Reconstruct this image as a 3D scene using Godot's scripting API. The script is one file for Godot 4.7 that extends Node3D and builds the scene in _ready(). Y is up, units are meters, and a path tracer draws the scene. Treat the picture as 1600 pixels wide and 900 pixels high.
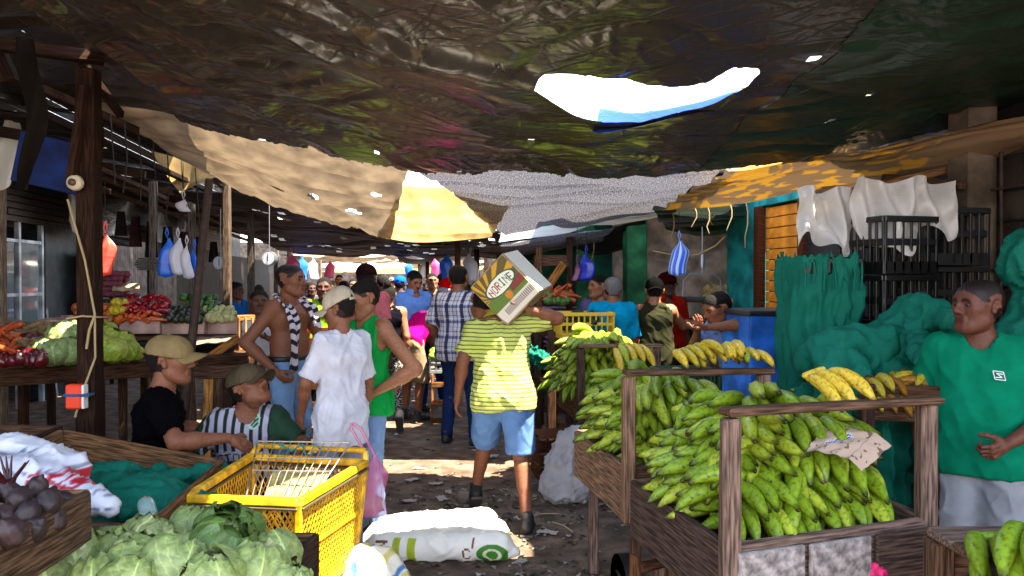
extends Node3D
# A covered street market under plastic tarps. Units are metres, the camera stands at x = 0, z = 0.
const CAM_H := 1.65
const FOCAL := 1240.0
var used := {}
var mcache := {}
var tcache := {}
var box_cache := {}
var rng := RandomNumberGenerator.new()
var nz := FastNoiseLite.new()
var ridge := FastNoiseLite.new()
var fold_n := FastNoiseLite.new()
var AX := Vector3(-0.143, 0, -0.99)   # along the alley, away from the camera
var AR := Vector3(0.99, 0, -0.143)    # across the alley, to the right

# ---------------------------------------------------------------- places
func at(px: float, py: float, d: float) -> Vector3:
	return Vector3((px - 800.0) / FOCAL * d, CAM_H - (py - 435.0) / FOCAL * d, -d)
func gnd(px: float, d: float) -> Vector3:
	return Vector3((px - 800.0) / FOCAL * d, 0.0, -d)
func al(t: float, s: float, y := 0.0) -> Vector3:
	return AR * t + AX * s + Vector3(0, y, 0)
const ALLEY_YAW := 0.1435

# ---------------------------------------------------------------- nodes
func numbered(called: String) -> String:
	var n: int = used.get(called, 0)
	used[called] = n + 1
	return called if n == 0 else "%s_%03d" % [called, n]
func tag(o: Node, label: String, category: String, group := "") -> Node:
	o.set_meta("label", label)
	o.set_meta("category", category)
	if group != "":
		o.set_meta("group", group)
	return o
func thing(called: String, label: String, category: String, pos := Vector3.ZERO, yaw := 0.0, group := "") -> Node3D:
	var o := Node3D.new()
	o.name = numbered(called)
	add_child(o)
	o.position = pos
	o.rotation.y = yaw
	tag(o, label, category, group)
	return o
func mi(called: String, mesh: Mesh, m: Material, parent: Node, xf := Transform3D.IDENTITY) -> MeshInstance3D:
	var o := MeshInstance3D.new()
	o.name = called
	o.mesh = mesh
	o.material_override = m
	o.transform = xf
	parent.add_child(o, true)
	return o
func solo(called: String, label: String, category: String, mesh: Mesh, m: Material, xf := Transform3D.IDENTITY, group := "") -> MeshInstance3D:
	var o := mi(numbered(called), mesh, m, self, xf)
	tag(o, label, category, group)
	return o
func struct(called: String, mesh: Mesh, m: Material, xf := Transform3D.IDENTITY) -> MeshInstance3D:
	var o := mi(numbered(called), mesh, m, self, xf)
	o.set_meta("kind", "structure")
	return o
func copy_of(src: Node3D, xf: Transform3D, label := "", group := "") -> Node3D:
	var c: Node3D = src.duplicate()
	c.name = numbered(String(src.get_meta("base", src.name)))
	add_child(c)
	c.transform = xf
	if label != "":
		c.set_meta("label", label)
	if group != "":
		c.set_meta("group", group)
	return c

# ---------------------------------------------------------------- textures and materials
func noise_tex(key: String, freq: float, lo: float, hi: float, oct := 4, kind := 0, size := 512, as_normal := 0.0, gamma := 1.0) -> Texture2D:
	if tcache.has(key):
		return tcache[key]
	var n := FastNoiseLite.new()
	n.seed = key.hash() % 10000
	n.frequency = freq
	n.fractal_octaves = oct
	n.noise_type = FastNoiseLite.TYPE_SIMPLEX_SMOOTH
	if kind == 1:
		n.fractal_type = FastNoiseLite.FRACTAL_RIDGED
	if kind == 2:
		n.noise_type = FastNoiseLite.TYPE_CELLULAR
		n.cellular_return_type = FastNoiseLite.RETURN_DISTANCE2_SUB
		n.domain_warp_enabled = true
		n.domain_warp_amplitude = 40.0
		n.domain_warp_frequency = 0.01
	var t := NoiseTexture2D.new()
	t.width = size
	t.height = size
	t.seamless = true
	t.noise = n
	if as_normal > 0.0:
		t.as_normal_map = true
		t.bump_strength = as_normal
	else:
		var g := Gradient.new()
		g.set_color(0, Color(lo, lo, lo))
		g.set_color(1, Color(hi, hi, hi))
		if gamma != 1.0:
			var mid := lo + (hi - lo) * pow(0.5, gamma)
			g.add_point(0.5, Color(mid, mid, mid))
		t.color_ramp = g
	tcache[key] = t
	return t
func img_tex(key: String, w: int, h: int, f: Callable) -> Texture2D:
	if tcache.has(key):
		return tcache[key]
	var im := Image.create(w, h, false, Image.FORMAT_RGB8)
	for y in h:
		for x in w:
			im.set_pixel(x, y, f.call(x, y))
	tcache[key] = ImageTexture.create_from_image(im)
	return tcache[key]
func mat(key: String, col := Color.WHITE, rough := 0.8, o := {}) -> StandardMaterial3D:
	if mcache.has(key):
		return mcache[key]
	var m := StandardMaterial3D.new()
	m.resource_name = key
	m.albedo_color = col
	m.roughness = rough
	m.metallic = o.get("metal", 0.0)
	m.metallic_specular = o.get("spec", 0.5)
	m.cull_mode = BaseMaterial3D.CULL_DISABLED
	if o.has("tex"):
		m.albedo_texture = o.tex
		if not o.has("uv"):
			m.uv1_triplanar = true
			m.uv1_world_triplanar = o.get("world", false)
		m.uv1_scale = o.get("sc", Vector3.ONE)
	if o.has("off"):
		m.uv1_offset = o.off
	if o.has("nor"):
		m.normal_enabled = true
		m.normal_texture = o.nor
		m.normal_scale = o.get("ns", 1.0)
		if not o.has("tex") and not o.has("uv"):
			m.uv1_triplanar = true
			m.uv1_world_triplanar = o.get("world", false)
			m.uv1_scale = o.get("sc", Vector3.ONE)
	if o.has("bump"):
		m.heightmap_enabled = true
		m.heightmap_texture = o.bump
		m.heightmap_scale = o.get("bs", 1.0)
		if not o.has("tex") and not o.has("uv"):
			m.uv1_triplanar = true
			m.uv1_world_triplanar = o.get("world", false)
			m.uv1_scale = o.get("sc", Vector3.ONE)
	if o.has("vc"):
		m.vertex_color_use_as_albedo = true
	if o.has("back"):
		m.backlight_enabled = true
		m.backlight = o.back
	if o.has("alpha"):
		m.transparency = BaseMaterial3D.TRANSPARENCY_ALPHA
		m.albedo_color.a = o.alpha
	if o.has("sheen"):
		m.rim_enabled = true
		m.rim = o.sheen
	if o.has("coat"):
		m.clearcoat_enabled = true
		m.clearcoat = o.coat
		m.clearcoat_roughness = 0.25
	if o.has("sss"):
		m.subsurf_scatter_enabled = true
		m.subsurf_scatter_strength = o.sss
	if o.has("emit"):
		m.emission_enabled = true
		m.emission = o.emit
		m.emission_energy_multiplier = o.get("ee", 1.0)
	mcache[key] = m
	return m
func wood(key: String, col: Color, rough := 0.85) -> StandardMaterial3D:
	return mat("wood_" + key, col, rough, {"tex": noise_tex("wood_grain", 0.012, 0.45, 1.2, 5), "sc": Vector3(0.8, 13.0, 13.0), "nor": noise_tex("wood_nor", 0.02, 0, 1, 4, 0, 512, 5.0), "ns": 0.7, "spec": 0.22})
func cloth(key: String, col: Color, o := {}) -> StandardMaterial3D:
	var d := {"tex": noise_tex("cloth_tone", 0.01, 0.86, 1.06, 4), "sc": Vector3(1.6, 1.6, 1.6), "nor": noise_tex("cloth_nor", 0.008, 0, 1, 2, 0, 512, 5.0), "ns": 0.3, "spec": 0.12}
	d.merge(o, true)
	return mat("cloth_" + key, col, 0.92, d)
func painted(key: String, col: Color, rough := 0.6, o := {}) -> StandardMaterial3D:
	var d := {"tex": noise_tex("blotch", 0.006, 0.55, 1.12, 6), "sc": Vector3(0.9, 0.9, 0.9), "nor": noise_tex("paint_nor", 0.03, 0, 1, 4, 0, 512, 3.0), "ns": 0.3, "spec": 0.3}
	d.merge(o, true)
	return mat("paint_" + key, col, rough, d)

# ---------------------------------------------------------------- meshes
func mesh_of(v: PackedVector3Array, idx: PackedInt32Array, n := PackedVector3Array(), uv := PackedVector2Array(), col := PackedColorArray()) -> ArrayMesh:
	var a := []
	a.resize(Mesh.ARRAY_MAX)
	a[Mesh.ARRAY_VERTEX] = v
	a[Mesh.ARRAY_INDEX] = idx
	if n.size() == 0:
		n = normals_for(v, idx)
	a[Mesh.ARRAY_NORMAL] = n
	if uv.size() > 0:
		a[Mesh.ARRAY_TEX_UV] = uv
	if col.size() > 0:
		a[Mesh.ARRAY_COLOR] = col
	var m := ArrayMesh.new()
	m.add_surface_from_arrays(Mesh.PRIMITIVE_TRIANGLES, a)
	return m
func normals_for(v: PackedVector3Array, idx: PackedInt32Array) -> PackedVector3Array:
	var n := PackedVector3Array()
	n.resize(v.size())
	for t in range(0, idx.size(), 3):
		var a := idx[t]
		var b := idx[t + 1]
		var c := idx[t + 2]
		var f := (v[c] - v[a]).cross(v[b] - v[a])
		n[a] += f
		n[b] += f
		n[c] += f
	for i in n.size():
		n[i] = n[i].normalized() if n[i].length_squared() > 1e-20 else Vector3.UP
	return n
func quad(idx: PackedInt32Array, a: int, b: int, c: int, d: int) -> void:
	idx.append_array(PackedInt32Array([a, b, c, a, c, d]))
# a box with chamfered edges and a little unevenness, centred, long axis x
func box(s: Vector3, bev := 0.006, wob := 0.0, seed_ := 0) -> ArrayMesh:
	var key := "%s|%.4f|%.4f|%d" % [s.snapped(Vector3.ONE * 0.001), bev, wob, seed_]
	if box_cache.has(key):
		return box_cache[key]
	var r := RandomNumberGenerator.new()
	r.seed = seed_ + 77
	bev = minf(bev, minf(s.x, minf(s.y, s.z)) * 0.3)
	var st := SurfaceTool.new()
	st.begin(Mesh.PRIMITIVE_TRIANGLES)
	var h := s * 0.5
	var cor := {}
	for sx in [-1, 1]:
		for sy in [-1, 1]:
			for sz in [-1, 1]:
				var j := Vector3(r.randf_range(-1, 1), r.randf_range(-1, 1), r.randf_range(-1, 1)) * wob
				var p := Vector3(sx * h.x, sy * h.y, sz * h.z) + j
				cor[Vector3i(sx, sy, sz)] = [p - Vector3(0, sy, sz) * bev, p - Vector3(sx, 0, sz) * bev, p - Vector3(sx, sy, 0) * bev]
	var faces: Array = []
	for ax in 3:
		for sg in [-1, 1]:
			var u := (ax + 1) % 3
			var w := (ax + 2) % 3
			var q: Array = []
			for c in [[-1, -1], [1, -1], [1, 1], [-1, 1]]:
				var k := Vector3i.ZERO
				k[ax] = sg
				k[u] = c[0]
				k[w] = c[1]
				q.append(cor[k][ax])
			faces.append(q)
	for ax in 3:
		var u := (ax + 1) % 3
		var w := (ax + 2) % 3
		for su in [-1, 1]:
			for sw in [-1, 1]:
				var k0 := Vector3i.ZERO
				k0[u] = su
				k0[w] = sw
				var k1 := k0
				k0[ax] = -1
				k1[ax] = 1
				faces.append([cor[k0][u], cor[k1][u], cor[k1][w], cor[k0][w]])
	for k in cor:
		faces.append([cor[k][0], cor[k][1], cor[k][2]])
	for f in faces:
		var n: Vector3 = (f[1] - f[0]).cross(f[2] - f[0]).normalized()
		var mid := Vector3.ZERO
		for p in f:
			mid += p
		if n.dot(mid) < 0.0:
			n = -n
		else:
			f.reverse()
		for t in range(1, f.size() - 1):
			for p in [f[0], f[t], f[t + 1]]:
				st.set_normal(n)
				st.add_vertex(p)
	box_cache[key] = st.commit()
	return box_cache[key]
func aim(a: Vector3, b: Vector3, up := Vector3.UP) -> Transform3D:
	var x := (b - a).normalized()
	if absf(x.dot(up)) > 0.98:
		up = Vector3(0, 0, 1) if absf(x.z) < 0.9 else Vector3(1, 0, 0)
	var z := x.cross(up).normalized()
	var y := z.cross(x)
	return Transform3D(Basis(x, y, z), (a + b) * 0.5)
# a plank or pole of rectangular section between two points
func beam(called: String, a: Vector3, b: Vector3, h: float, w: float, m: StandardMaterial3D, parent: Node, up := Vector3.UP) -> MeshInstance3D:
	var l := snappedf(a.distance_to(b), 0.01)
	var k := absi(int(a.x * 7919.0 + a.y * 3571.0 + b.z * 6007.0 + b.y * 1223.0)) % 5
	if m.resource_name.begins_with("wood_"):
		m = board_tone(m, k)
	return mi(called, box(Vector3(l, h, w), 0.006, minf(h, w) * 0.09, int(l * 100) % 3 + k), m, parent, aim(a, b, up))
# boards of one kind differ in tone and grain
func board_tone(m: StandardMaterial3D, k: int) -> StandardMaterial3D:
	var key := m.resource_name + "_tone%d" % k
	if not mcache.has(key):
		var c: StandardMaterial3D = m.duplicate()
		var f: float = [1.0, 0.74, 1.22, 0.9, 1.1][k]
		c.albedo_color = Color(m.albedo_color.r * f, m.albedo_color.g * f * [1.0, 1.0, 0.98, 0.94, 1.02][k], m.albedo_color.b * f * [1.0, 1.05, 0.94, 0.88, 1.08][k])
		c.uv1_offset = Vector3(k * 0.37, k * 0.19, k * 0.53)
		mcache[key] = c
	return mcache[key]
func tube(pts: Array, radii, sides := 7, cap := true) -> ArrayMesh:
	var v := PackedVector3Array()
	var nn := PackedVector3Array()
	var idx := PackedInt32Array()
	var n := pts.size()
	var side := Vector3.ZERO
	for i in n:
		var d: Vector3 = (pts[mini(i + 1, n - 1)] - pts[maxi(i - 1, 0)]).normalized()
		if i == 0:
			side = d.cross(Vector3.UP if absf(d.y) < 0.9 else Vector3.RIGHT).normalized()
		else:
			side = (side - d * side.dot(d)).normalized()
		var up := side.cross(d)
		var r: float = radii if radii is float else radii[i]
		for k in sides:
			var a := TAU * k / sides
			var o := side * cos(a) + up * sin(a)
			v.append(pts[i] + o * r)
			nn.append(o)
	for i in n - 1:
		for k in sides:
			var k2 := (k + 1) % sides
			quad(idx, i * sides + k, i * sides + k2, (i + 1) * sides + k2, (i + 1) * sides + k)
	if cap:
		for e in [0, n - 1]:
			var c := v.size()
			var en: Vector3 = (pts[e] - pts[1 if e == 0 else n - 2]).normalized()
			v.append(pts[e])
			nn.append(en)
			for k in sides:
				v.append(v[e * sides + k])
				nn.append(en)
			for k in sides:
				idx.append_array(PackedInt32Array([c, c + 1 + k, c + 1 + (k + 1) % sides]))
	return mesh_of(v, idx, nn)
# outline (radius, height) turned about y
func lathe(prof: Array, sides := 20) -> ArrayMesh:
	var v := PackedVector3Array()
	var idx := PackedInt32Array()
	for p in prof:
		for k in sides:
			var a := TAU * k / sides
			v.append(Vector3(cos(a) * p.x, p.y, sin(a) * p.x))
	for i in prof.size() - 1:
		for k in sides:
			var k2 := (k + 1) % sides
			quad(idx, i * sides + k, i * sides + k2, (i + 1) * sides + k2, (i + 1) * sides + k)
	return mesh_of(v, idx)
# f(u, v) -> Vector3 over a grid; keep(u, v) false leaves a hole; tint(u, v) gives vertex colours
func sheet(nu: int, nv: int, f: Callable, keep = null, tint = null, uvs := Vector2.ONE) -> ArrayMesh:
	var v := PackedVector3Array()
	var uv := PackedVector2Array()
	var idx := PackedInt32Array()
	var col := PackedColorArray()
	var has := PackedByteArray()
	for j in nv + 1:
		for i in nu + 1:
			var a := float(i) / nu
			var b := float(j) / nv
			v.append(f.call(a, b))
			uv.append(Vector2(a, b) * uvs)
			has.append(1 if keep == null or keep.call(a, b) else 0)
			if tint != null:
				col.append(tint.call(a, b))
	for j in nv:
		for i in nu:
			var p := j * (nu + 1) + i
			if has[p] and has[p + 1] and has[p + nu + 1] and has[p + nu + 2]:
				quad(idx, p, p + 1, p + nu + 2, p + nu + 1)
	return mesh_of(v, idx, PackedVector3Array(), uv, col)
func joined(parts: Array) -> ArrayMesh:
	var st := SurfaceTool.new()
	for p in parts:
		st.append_from(p[0], 0, p[1] if p.size() > 1 else Transform3D.IDENTITY)
	return st.commit()
func xf(pos: Vector3, yaw := 0.0, pitch := 0.0, roll := 0.0, s := 1.0) -> Transform3D:
	return Transform3D(Basis.from_euler(Vector3(pitch, yaw, roll)).scaled(Vector3.ONE * s), pos)

# ---------------------------------------------------------------- smooth bodies from tapered capsules
# prim: [a, b, ra, rb, k, flat_end]; carve: [a, b, ra, rb, k]; clip: [point, outward normal]
func nets(prims: Array, carves: Array, clips: Array, cell: float, fold := 0.0, fold_f := 8.0, tint = null) -> ArrayMesh:
	var lo := Vector3.ONE * 1e9
	var hi := -lo
	for p in prims:
		var r: float = maxf(p[2], p[3]) + cell * 2.5
		lo = lo.min(p[0] - Vector3.ONE * r).min(p[1] - Vector3.ONE * r)
		hi = hi.max(p[0] + Vector3.ONE * r).max(p[1] + Vector3.ONE * r)
	var nx := int((hi.x - lo.x) / cell) + 2
	var ny := int((hi.y - lo.y) / cell) + 2
	var nzz := int((hi.z - lo.z) / cell) + 2
	var D := PackedFloat32Array()
	D.resize(nx * ny * nzz)
	D.fill(0.2)
	for pass_ in 2:
		for p in (prims if pass_ == 0 else carves):
			var a: Vector3 = p[0]
			var ba: Vector3 = p[1] - a
			var bb := maxf(ba.length_squared(), 1e-9)
			var bl := sqrt(bb)
			var ra: float = p[2]
			var dr: float = p[3] - ra
			var k: float = maxf(p[4], 0.0005)
			var flat: bool = p.size() > 5 and p[5]
			var mg: float = maxf(ra, p[3]) + k + cell * 2.0
			var l: Vector3 = (p[0].min(p[1]) - Vector3.ONE * mg - lo) / cell
			var h: Vector3 = (p[0].max(p[1]) + Vector3.ONE * mg - lo) / cell
			var x0 := maxi(0, int(l.x))
			var x1 := mini(nx - 1, int(h.x) + 1)
			var rmax := mg
			for z in range(maxi(0, int(l.z)), mini(nzz - 1, int(h.z) + 1) + 1):
				for y in range(maxi(0, int(l.y)), mini(ny - 1, int(h.y) + 1) + 1):
					var i := (z * ny + y) * nx + x0
					var q := lo + Vector3(x0, y, z) * cell - a
					for x in range(x0, x1 + 1):
						var t := q.dot(ba) / bb
						var tc := clampf(t, 0.0, 1.0)
						var d := (q - ba * tc).length() - ra - dr * tc
						if d < rmax:
							if flat:
								d = maxf(d, (t - 1.0) * bl)
							var e := D[i]
							if pass_ == 0:
								var m := k - absf(e - d)
								D[i] = minf(e, d) - (m * m / k * 0.25 if m > 0.0 else 0.0)
							else:
								d = -d
								var m := k - absf(e - d)
								D[i] = maxf(e, d) + (m * m / k * 0.25 if m > 0.0 else 0.0)
						q.x += cell
						i += 1
	if clips.size() > 0:
		for z in nzz:
			for y in ny:
				var i := (z * ny + y) * nx
				for x in nx:
					if D[i] < cell * 2.0:
						var q := lo + Vector3(x, y, z) * cell
						for c in clips:
							D[i] = maxf(D[i], (q - c[0]).dot(c[1]))
					i += 1
	var ids := PackedInt32Array()
	ids.resize(D.size())
	ids.fill(-1)
	var v := PackedVector3Array()
	var nn := PackedVector3Array()
	var idx := PackedInt32Array()
	var sx := 1
	var sy := nx
	var sz := nx * ny
	for z in range(1, nzz - 1):
		for y in range(1, ny - 1):
			var i := (z * ny + y) * nx
			for x in range(1, nx - 1):
				var c := i + x
				if D[c] >= 0.0:
					continue
				if D[c + sx] >= 0.0:
					_net_quad(D, ids, v, nn, idx, c, sy, sz, nx, ny, lo, cell, false)
				if D[c - sx] >= 0.0:
					_net_quad(D, ids, v, nn, idx, c - sx, sy, sz, nx, ny, lo, cell, true)
				if D[c + sy] >= 0.0:
					_net_quad(D, ids, v, nn, idx, c, sz, sx, nx, ny, lo, cell, false)
				if D[c - sy] >= 0.0:
					_net_quad(D, ids, v, nn, idx, c - sy, sz, sx, nx, ny, lo, cell, true)
				if D[c + sz] >= 0.0:
					_net_quad(D, ids, v, nn, idx, c, sx, sy, nx, ny, lo, cell, false)
				if D[c - sz] >= 0.0:
					_net_quad(D, ids, v, nn, idx, c - sz, sx, sy, nx, ny, lo, cell, true)
	if v.size() == 0:
		return null
	var uv := PackedVector2Array()
	uv.resize(v.size())
	for i in v.size():
		uv[i] = Vector2(v[i].x + v[i].z * 0.35, v[i].y)
	if fold > 0.0:
		for i in v.size():
			var p := v[i] * fold_f
			var s1 := fold_n.get_noise_3d(p.x * 0.8 + p.y * 0.3, p.y * 0.34 - p.x * 0.2, p.z * 0.8)
			var s2 := fold_n.get_noise_3d(p.x * 0.7 - p.y * 0.8 + 9.0, p.y * 0.45 + p.z * 0.5, p.z * 0.7 + p.y * 0.2)
			var w := 0.55 - minf(absf(s1) * 4.0, 1.4) * 0.7 + 0.35 - minf(absf(s2) * 5.0, 1.0) * 0.5
			v[i] += nn[i] * (w * fold)
		nn = normals_for(v, idx)
	var col := PackedColorArray()
	if tint != null:
		for p in v:
			col.append(tint.call(p))
	return mesh_of(v, idx, nn, uv, col)
# the four cells round the edge that starts at grid point c and runs along the third axis
func _net_quad(D: PackedFloat32Array, ids: PackedInt32Array, v: PackedVector3Array, nn: PackedVector3Array, idx: PackedInt32Array, c: int, s1: int, s2: int, nx: int, ny: int, lo: Vector3, cell: float, flip: bool) -> void:
	var q := [c, c - s1, c - s1 - s2, c - s2]
	for k in 4:
		var o: int = q[k]
		if ids[o] < 0:
			ids[o] = v.size()
			var sy := nx
			var sz := nx * ny
			var e := [D[o], D[o + 1], D[o + sy], D[o + sy + 1], D[o + sz], D[o + sz + 1], D[o + sz + sy], D[o + sz + sy + 1]]
			var sum := Vector3.ZERO
			var cnt := 0
			for pr in NET_EDGES:
				var a: float = e[pr[0]]
				var b: float = e[pr[1]]
				if (a < 0.0) != (b < 0.0):
					sum += NET_C[pr[0]].lerp(NET_C[pr[1]], a / (a - b))
					cnt += 1
			sum /= maxi(cnt, 1)
			var x := o % nx
			var y := (o / nx) % ny
			var z := o / sz
			v.append(lo + (Vector3(x, y, z) + sum) * cell)
			var g := Vector3(e[1] + e[3] + e[5] + e[7] - e[0] - e[2] - e[4] - e[6], e[2] + e[3] + e[6] + e[7] - e[0] - e[1] - e[4] - e[5], e[4] + e[5] + e[6] + e[7] - e[0] - e[1] - e[2] - e[3])
			nn.append(g.normalized())
		q[k] = ids[o]
	if flip:
		idx.append_array(PackedInt32Array([q[0], q[1], q[2], q[0], q[2], q[3]]))
	else:
		idx.append_array(PackedInt32Array([q[0], q[2], q[1], q[0], q[3], q[2]]))
const NET_C := [Vector3(0, 0, 0), Vector3(1, 0, 0), Vector3(0, 1, 0), Vector3(1, 1, 0), Vector3(0, 0, 1), Vector3(1, 0, 1), Vector3(0, 1, 1), Vector3(1, 1, 1)]
const NET_EDGES := [[0, 1], [2, 3], [4, 5], [6, 7], [0, 2], [1, 3], [4, 6], [5, 7], [0, 4], [1, 5], [2, 6], [3, 7]]

# ---------------------------------------------------------------- people
var head_mesh: ArrayMesh
var head_woman: ArrayMesh
var eye_mesh: ArrayMesh
var hair_mesh: ArrayMesh
var bun_mesh: ArrayMesh
var cap_mesh: ArrayMesh
var brim_mesh: ArrayMesh
var strap_mesh: ArrayMesh
var hand_meshes := {}
func v3(x: float, y: float, z: float) -> Vector3:
	return Vector3(x, y, z)
func make_heads() -> void:
	var tint := func(p: Vector3) -> Color:
		if p.z > 0.07 and absf(p.y + 0.058) < 0.013 and absf(p.x) < 0.025:
			return Color(0.72, 0.5, 0.5)
		var hl := 0.058 - (0.078 - p.z) * 1.05 + 0.012 * nz.get_noise_3d(p.x * 90.0, p.y * 90.0, p.z * 90.0)
		if p.y > maxf(hl, -0.055) and (p.z > 0.02 or absf(p.x) < 0.074) and not (p.z > 0.0 and p.y < 0.02):
			return Color(0.07, 0.065, 0.07)
		if p.z > 0.05 and absf(p.y - 0.027 + absf(p.x - signf(p.x) * 0.03) * 0.25) < 0.0065 and absf(p.x) > 0.012 and absf(p.x) < 0.05:
			return Color(0.16, 0.13, 0.12)
		return Color.WHITE
	for woman in 2:
		var jw := 0.9 if woman else 1.0
		var pr := [[v3(0, 0.036, -0.028), v3(0, 0.034, 0.018), 0.076, 0.074, 0.02], [v3(0, -0.02, 0.035), v3(0, -0.076, 0.054), 0.062, 0.036 * jw, 0.03],
			[v3(0, -0.02, -0.02), v3(0, -0.07, 0.0), 0.06, 0.05, 0.03]]
		for s in [-1.0, 1.0]:
			pr.append([v3(s * 0.04, -0.012, 0.052), v3(s * 0.036, -0.03, 0.05), 0.03, 0.028, 0.025])
			pr.append([v3(s * 0.05 * jw, -0.06, 0.015), v3(s * 0.03 * jw, -0.085, 0.06), 0.024, 0.022, 0.03])
			pr.append([v3(s * 0.078, 0.016, -0.012), v3(s * 0.079, -0.018, -0.002), 0.015, 0.011, 0.008])
			pr.append([v3(s * 0.083, 0.022, -0.022), v3(s * 0.084, 0.0, -0.026), 0.009, 0.008, 0.006])
			pr.append([v3(s * 0.012, -0.028, 0.092), v3(s * 0.008, -0.024, 0.1), 0.0095, 0.009, 0.008])
		pr.append([v3(-0.038, 0.024, 0.072), v3(0.038, 0.024, 0.072), 0.015, 0.015, 0.02])
		pr.append([v3(0, 0.02, 0.084), v3(0, -0.02, 0.109), 0.010, 0.0125, 0.014])
		pr.append([v3(-0.019, -0.053, 0.086), v3(0.019, -0.053, 0.086), 0.0085, 0.0085, 0.012])
		pr.append([v3(-0.015, -0.065, 0.084), v3(0.015, -0.065, 0.084), 0.0095, 0.0095, 0.012])
		pr.append([v3(-0.008, -0.094, 0.073), v3(0.008, -0.094, 0.073), 0.021, 0.021, 0.02])
		var cv := []
		for s in [-1.0, 1.0]:
			cv.append([v3(s * 0.026, 0.004, 0.103), v3(s * 0.042, 0.004, 0.098), 0.016, 0.014, 0.012])
			cv.append([v3(s * 0.096, 0.0, -0.004), v3(s * 0.096, 0.006, -0.006), 0.012, 0.01, 0.004])
		cv.append([v3(-0.022, -0.059, 0.099), v3(0.022, -0.059, 0.099), 0.003, 0.003, 0.004])
		var m := nets(pr, cv, [], 0.0048, 0.0, 1.0, tint)
		if woman:
			head_woman = m
		else:
			head_mesh = m
	eye_mesh = nets([[Vector3.ZERO, Vector3.ZERO, 0.0125, 0.0125, 0.001]], [], [], 0.004)
	var skull := [[v3(0, 0.039, -0.029), v3(0, 0.036, 0.016), 0.0785, 0.0765, 0.02], [v3(0, 0.0, -0.045), v3(0, -0.03, -0.04), 0.056, 0.05, 0.03]]
	hair_mesh = nets(skull, [[v3(-0.12, -0.02, 0.03), v3(0.12, -0.02, 0.03), 0.06, 0.06, 0.01]], [[v3(0, 0.066, 0.078), v3(0, -0.75, 0.66).normalized()], [v3(0, -0.05, 0), v3(0, -1, 0)]], 0.0055, 0.0022, 70.0)
	bun_mesh = nets(skull + [[v3(0, 0.115, -0.075), v3(0, 0.125, -0.085), 0.045, 0.04, 0.01], [v3(0, 0.02, -0.04), v3(0, -0.02, -0.05), 0.084, 0.07, 0.02]], [[v3(-0.12, -0.03, 0.04), v3(0.12, -0.03, 0.04), 0.06, 0.06, 0.01]], [[v3(0, 0.062, 0.08), v3(0, -0.8, 0.6).normalized()], [v3(0, -0.065, 0), v3(0, -1, 0)]], 0.007, 0.004, 50.0)
	cap_mesh = nets([[v3(0, 0.046, -0.03), v3(0, 0.044, 0.02), 0.088, 0.086, 0.03], [v3(0, 0.02, -0.01), v3(0, 0.03, 0.02), 0.09, 0.088, 0.02], [v3(0, 0.134, -0.005), v3(0, 0.136, -0.005), 0.008, 0.008, 0.004]], [[v3(0, 0.02, -0.13), v3(0, 0.04, -0.115), 0.03, 0.024, 0.004]], [[v3(0, 0.028, 0.0), v3(0, -1, -0.16).normalized()]], 0.0055, 0.0022, 22.0)
	brim_mesh = sheet(14, 6, func(a: float, b: float) -> Vector3:
		var t := (a - 0.5) * 2.3
		var r := 0.082 + b * 0.085 * (1.0 - 0.55 * pow(absf(a - 0.5) * 2.0, 2.0))
		var x := sin(t) * 0.084 * (1.0 + b * 0.1)
		return v3(x, 0.046 - x * x * 5.5 - b * 0.012, cos(t) * 0.082 + 0.02 + (r - 0.082)))
	var br2 := []
	br2.append([brim_mesh])
	br2.append([brim_mesh, Transform3D(Basis(), v3(0, -0.004, 0))])
	brim_mesh = joined(br2)
	strap_mesh = sheet(8, 1, func(a: float, b: float) -> Vector3: return v3(sin((a - 0.5) * 0.9) * 0.118, 0.028 + b * 0.016, -cos((a - 0.5) * 0.9) * 0.122))
	# hands: fingers along -y, palm facing +x, thumb towards +z (a hand at a person's side whose palm faces +x)
	for pose in {"relaxed": 0.42, "grip": 1.15, "open": 0.12}:
		var curl: float = {"relaxed": 0.42, "grip": 1.15, "open": 0.12}[pose]
		var pr := [[v3(0, 0.015, 0), v3(0, -0.03, 0.0), 0.024, 0.025, 0.01], [v3(0, -0.03, 0.022), v3(0, -0.082, 0.026), 0.016, 0.0135, 0.012], [v3(0, -0.03, 0.0), v3(0, -0.085, 0.005), 0.017, 0.0135, 0.012], [v3(0, -0.03, -0.016), v3(0, -0.078, -0.024), 0.016, 0.0125, 0.012]]
		var fl := [0.072, 0.08, 0.074, 0.058]
		for k in 4:
			var p := v3(0.002, [-0.084, -0.09, -0.087, -0.078][k], [0.03, 0.0105, -0.009, -0.0275][k])
			var ang := curl * (0.55 + 0.08 * k)
			for seg in 3:
				var len: float = fl[k] * [0.45, 0.32, 0.26][seg]
				var e := p + v3(sin(ang), -cos(ang), (0.06 - 0.04 * k) * (1.0 - curl * 0.6)) * len
				pr.append([p, e, 0.0095 - seg * 0.0009, 0.0088 - seg * 0.0009, 0.0035])
				p = e
				ang += curl * 0.95
		var tp := v3(0.006, -0.022, 0.026)
		for seg in 3:
			var dir := v3(0.25 + 0.25 * seg * curl, -0.75, 0.75 - 0.3 * seg).normalized()
			var e: Vector3 = tp + dir * [0.038, 0.032, 0.026][seg]
			pr.append([tp, e, [0.0145, 0.0112, 0.0102][seg], [0.0115, 0.0104, 0.0085][seg], 0.006])
			tp = e
		hand_meshes[pose] = nets(pr, [], [], 0.0052)
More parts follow.
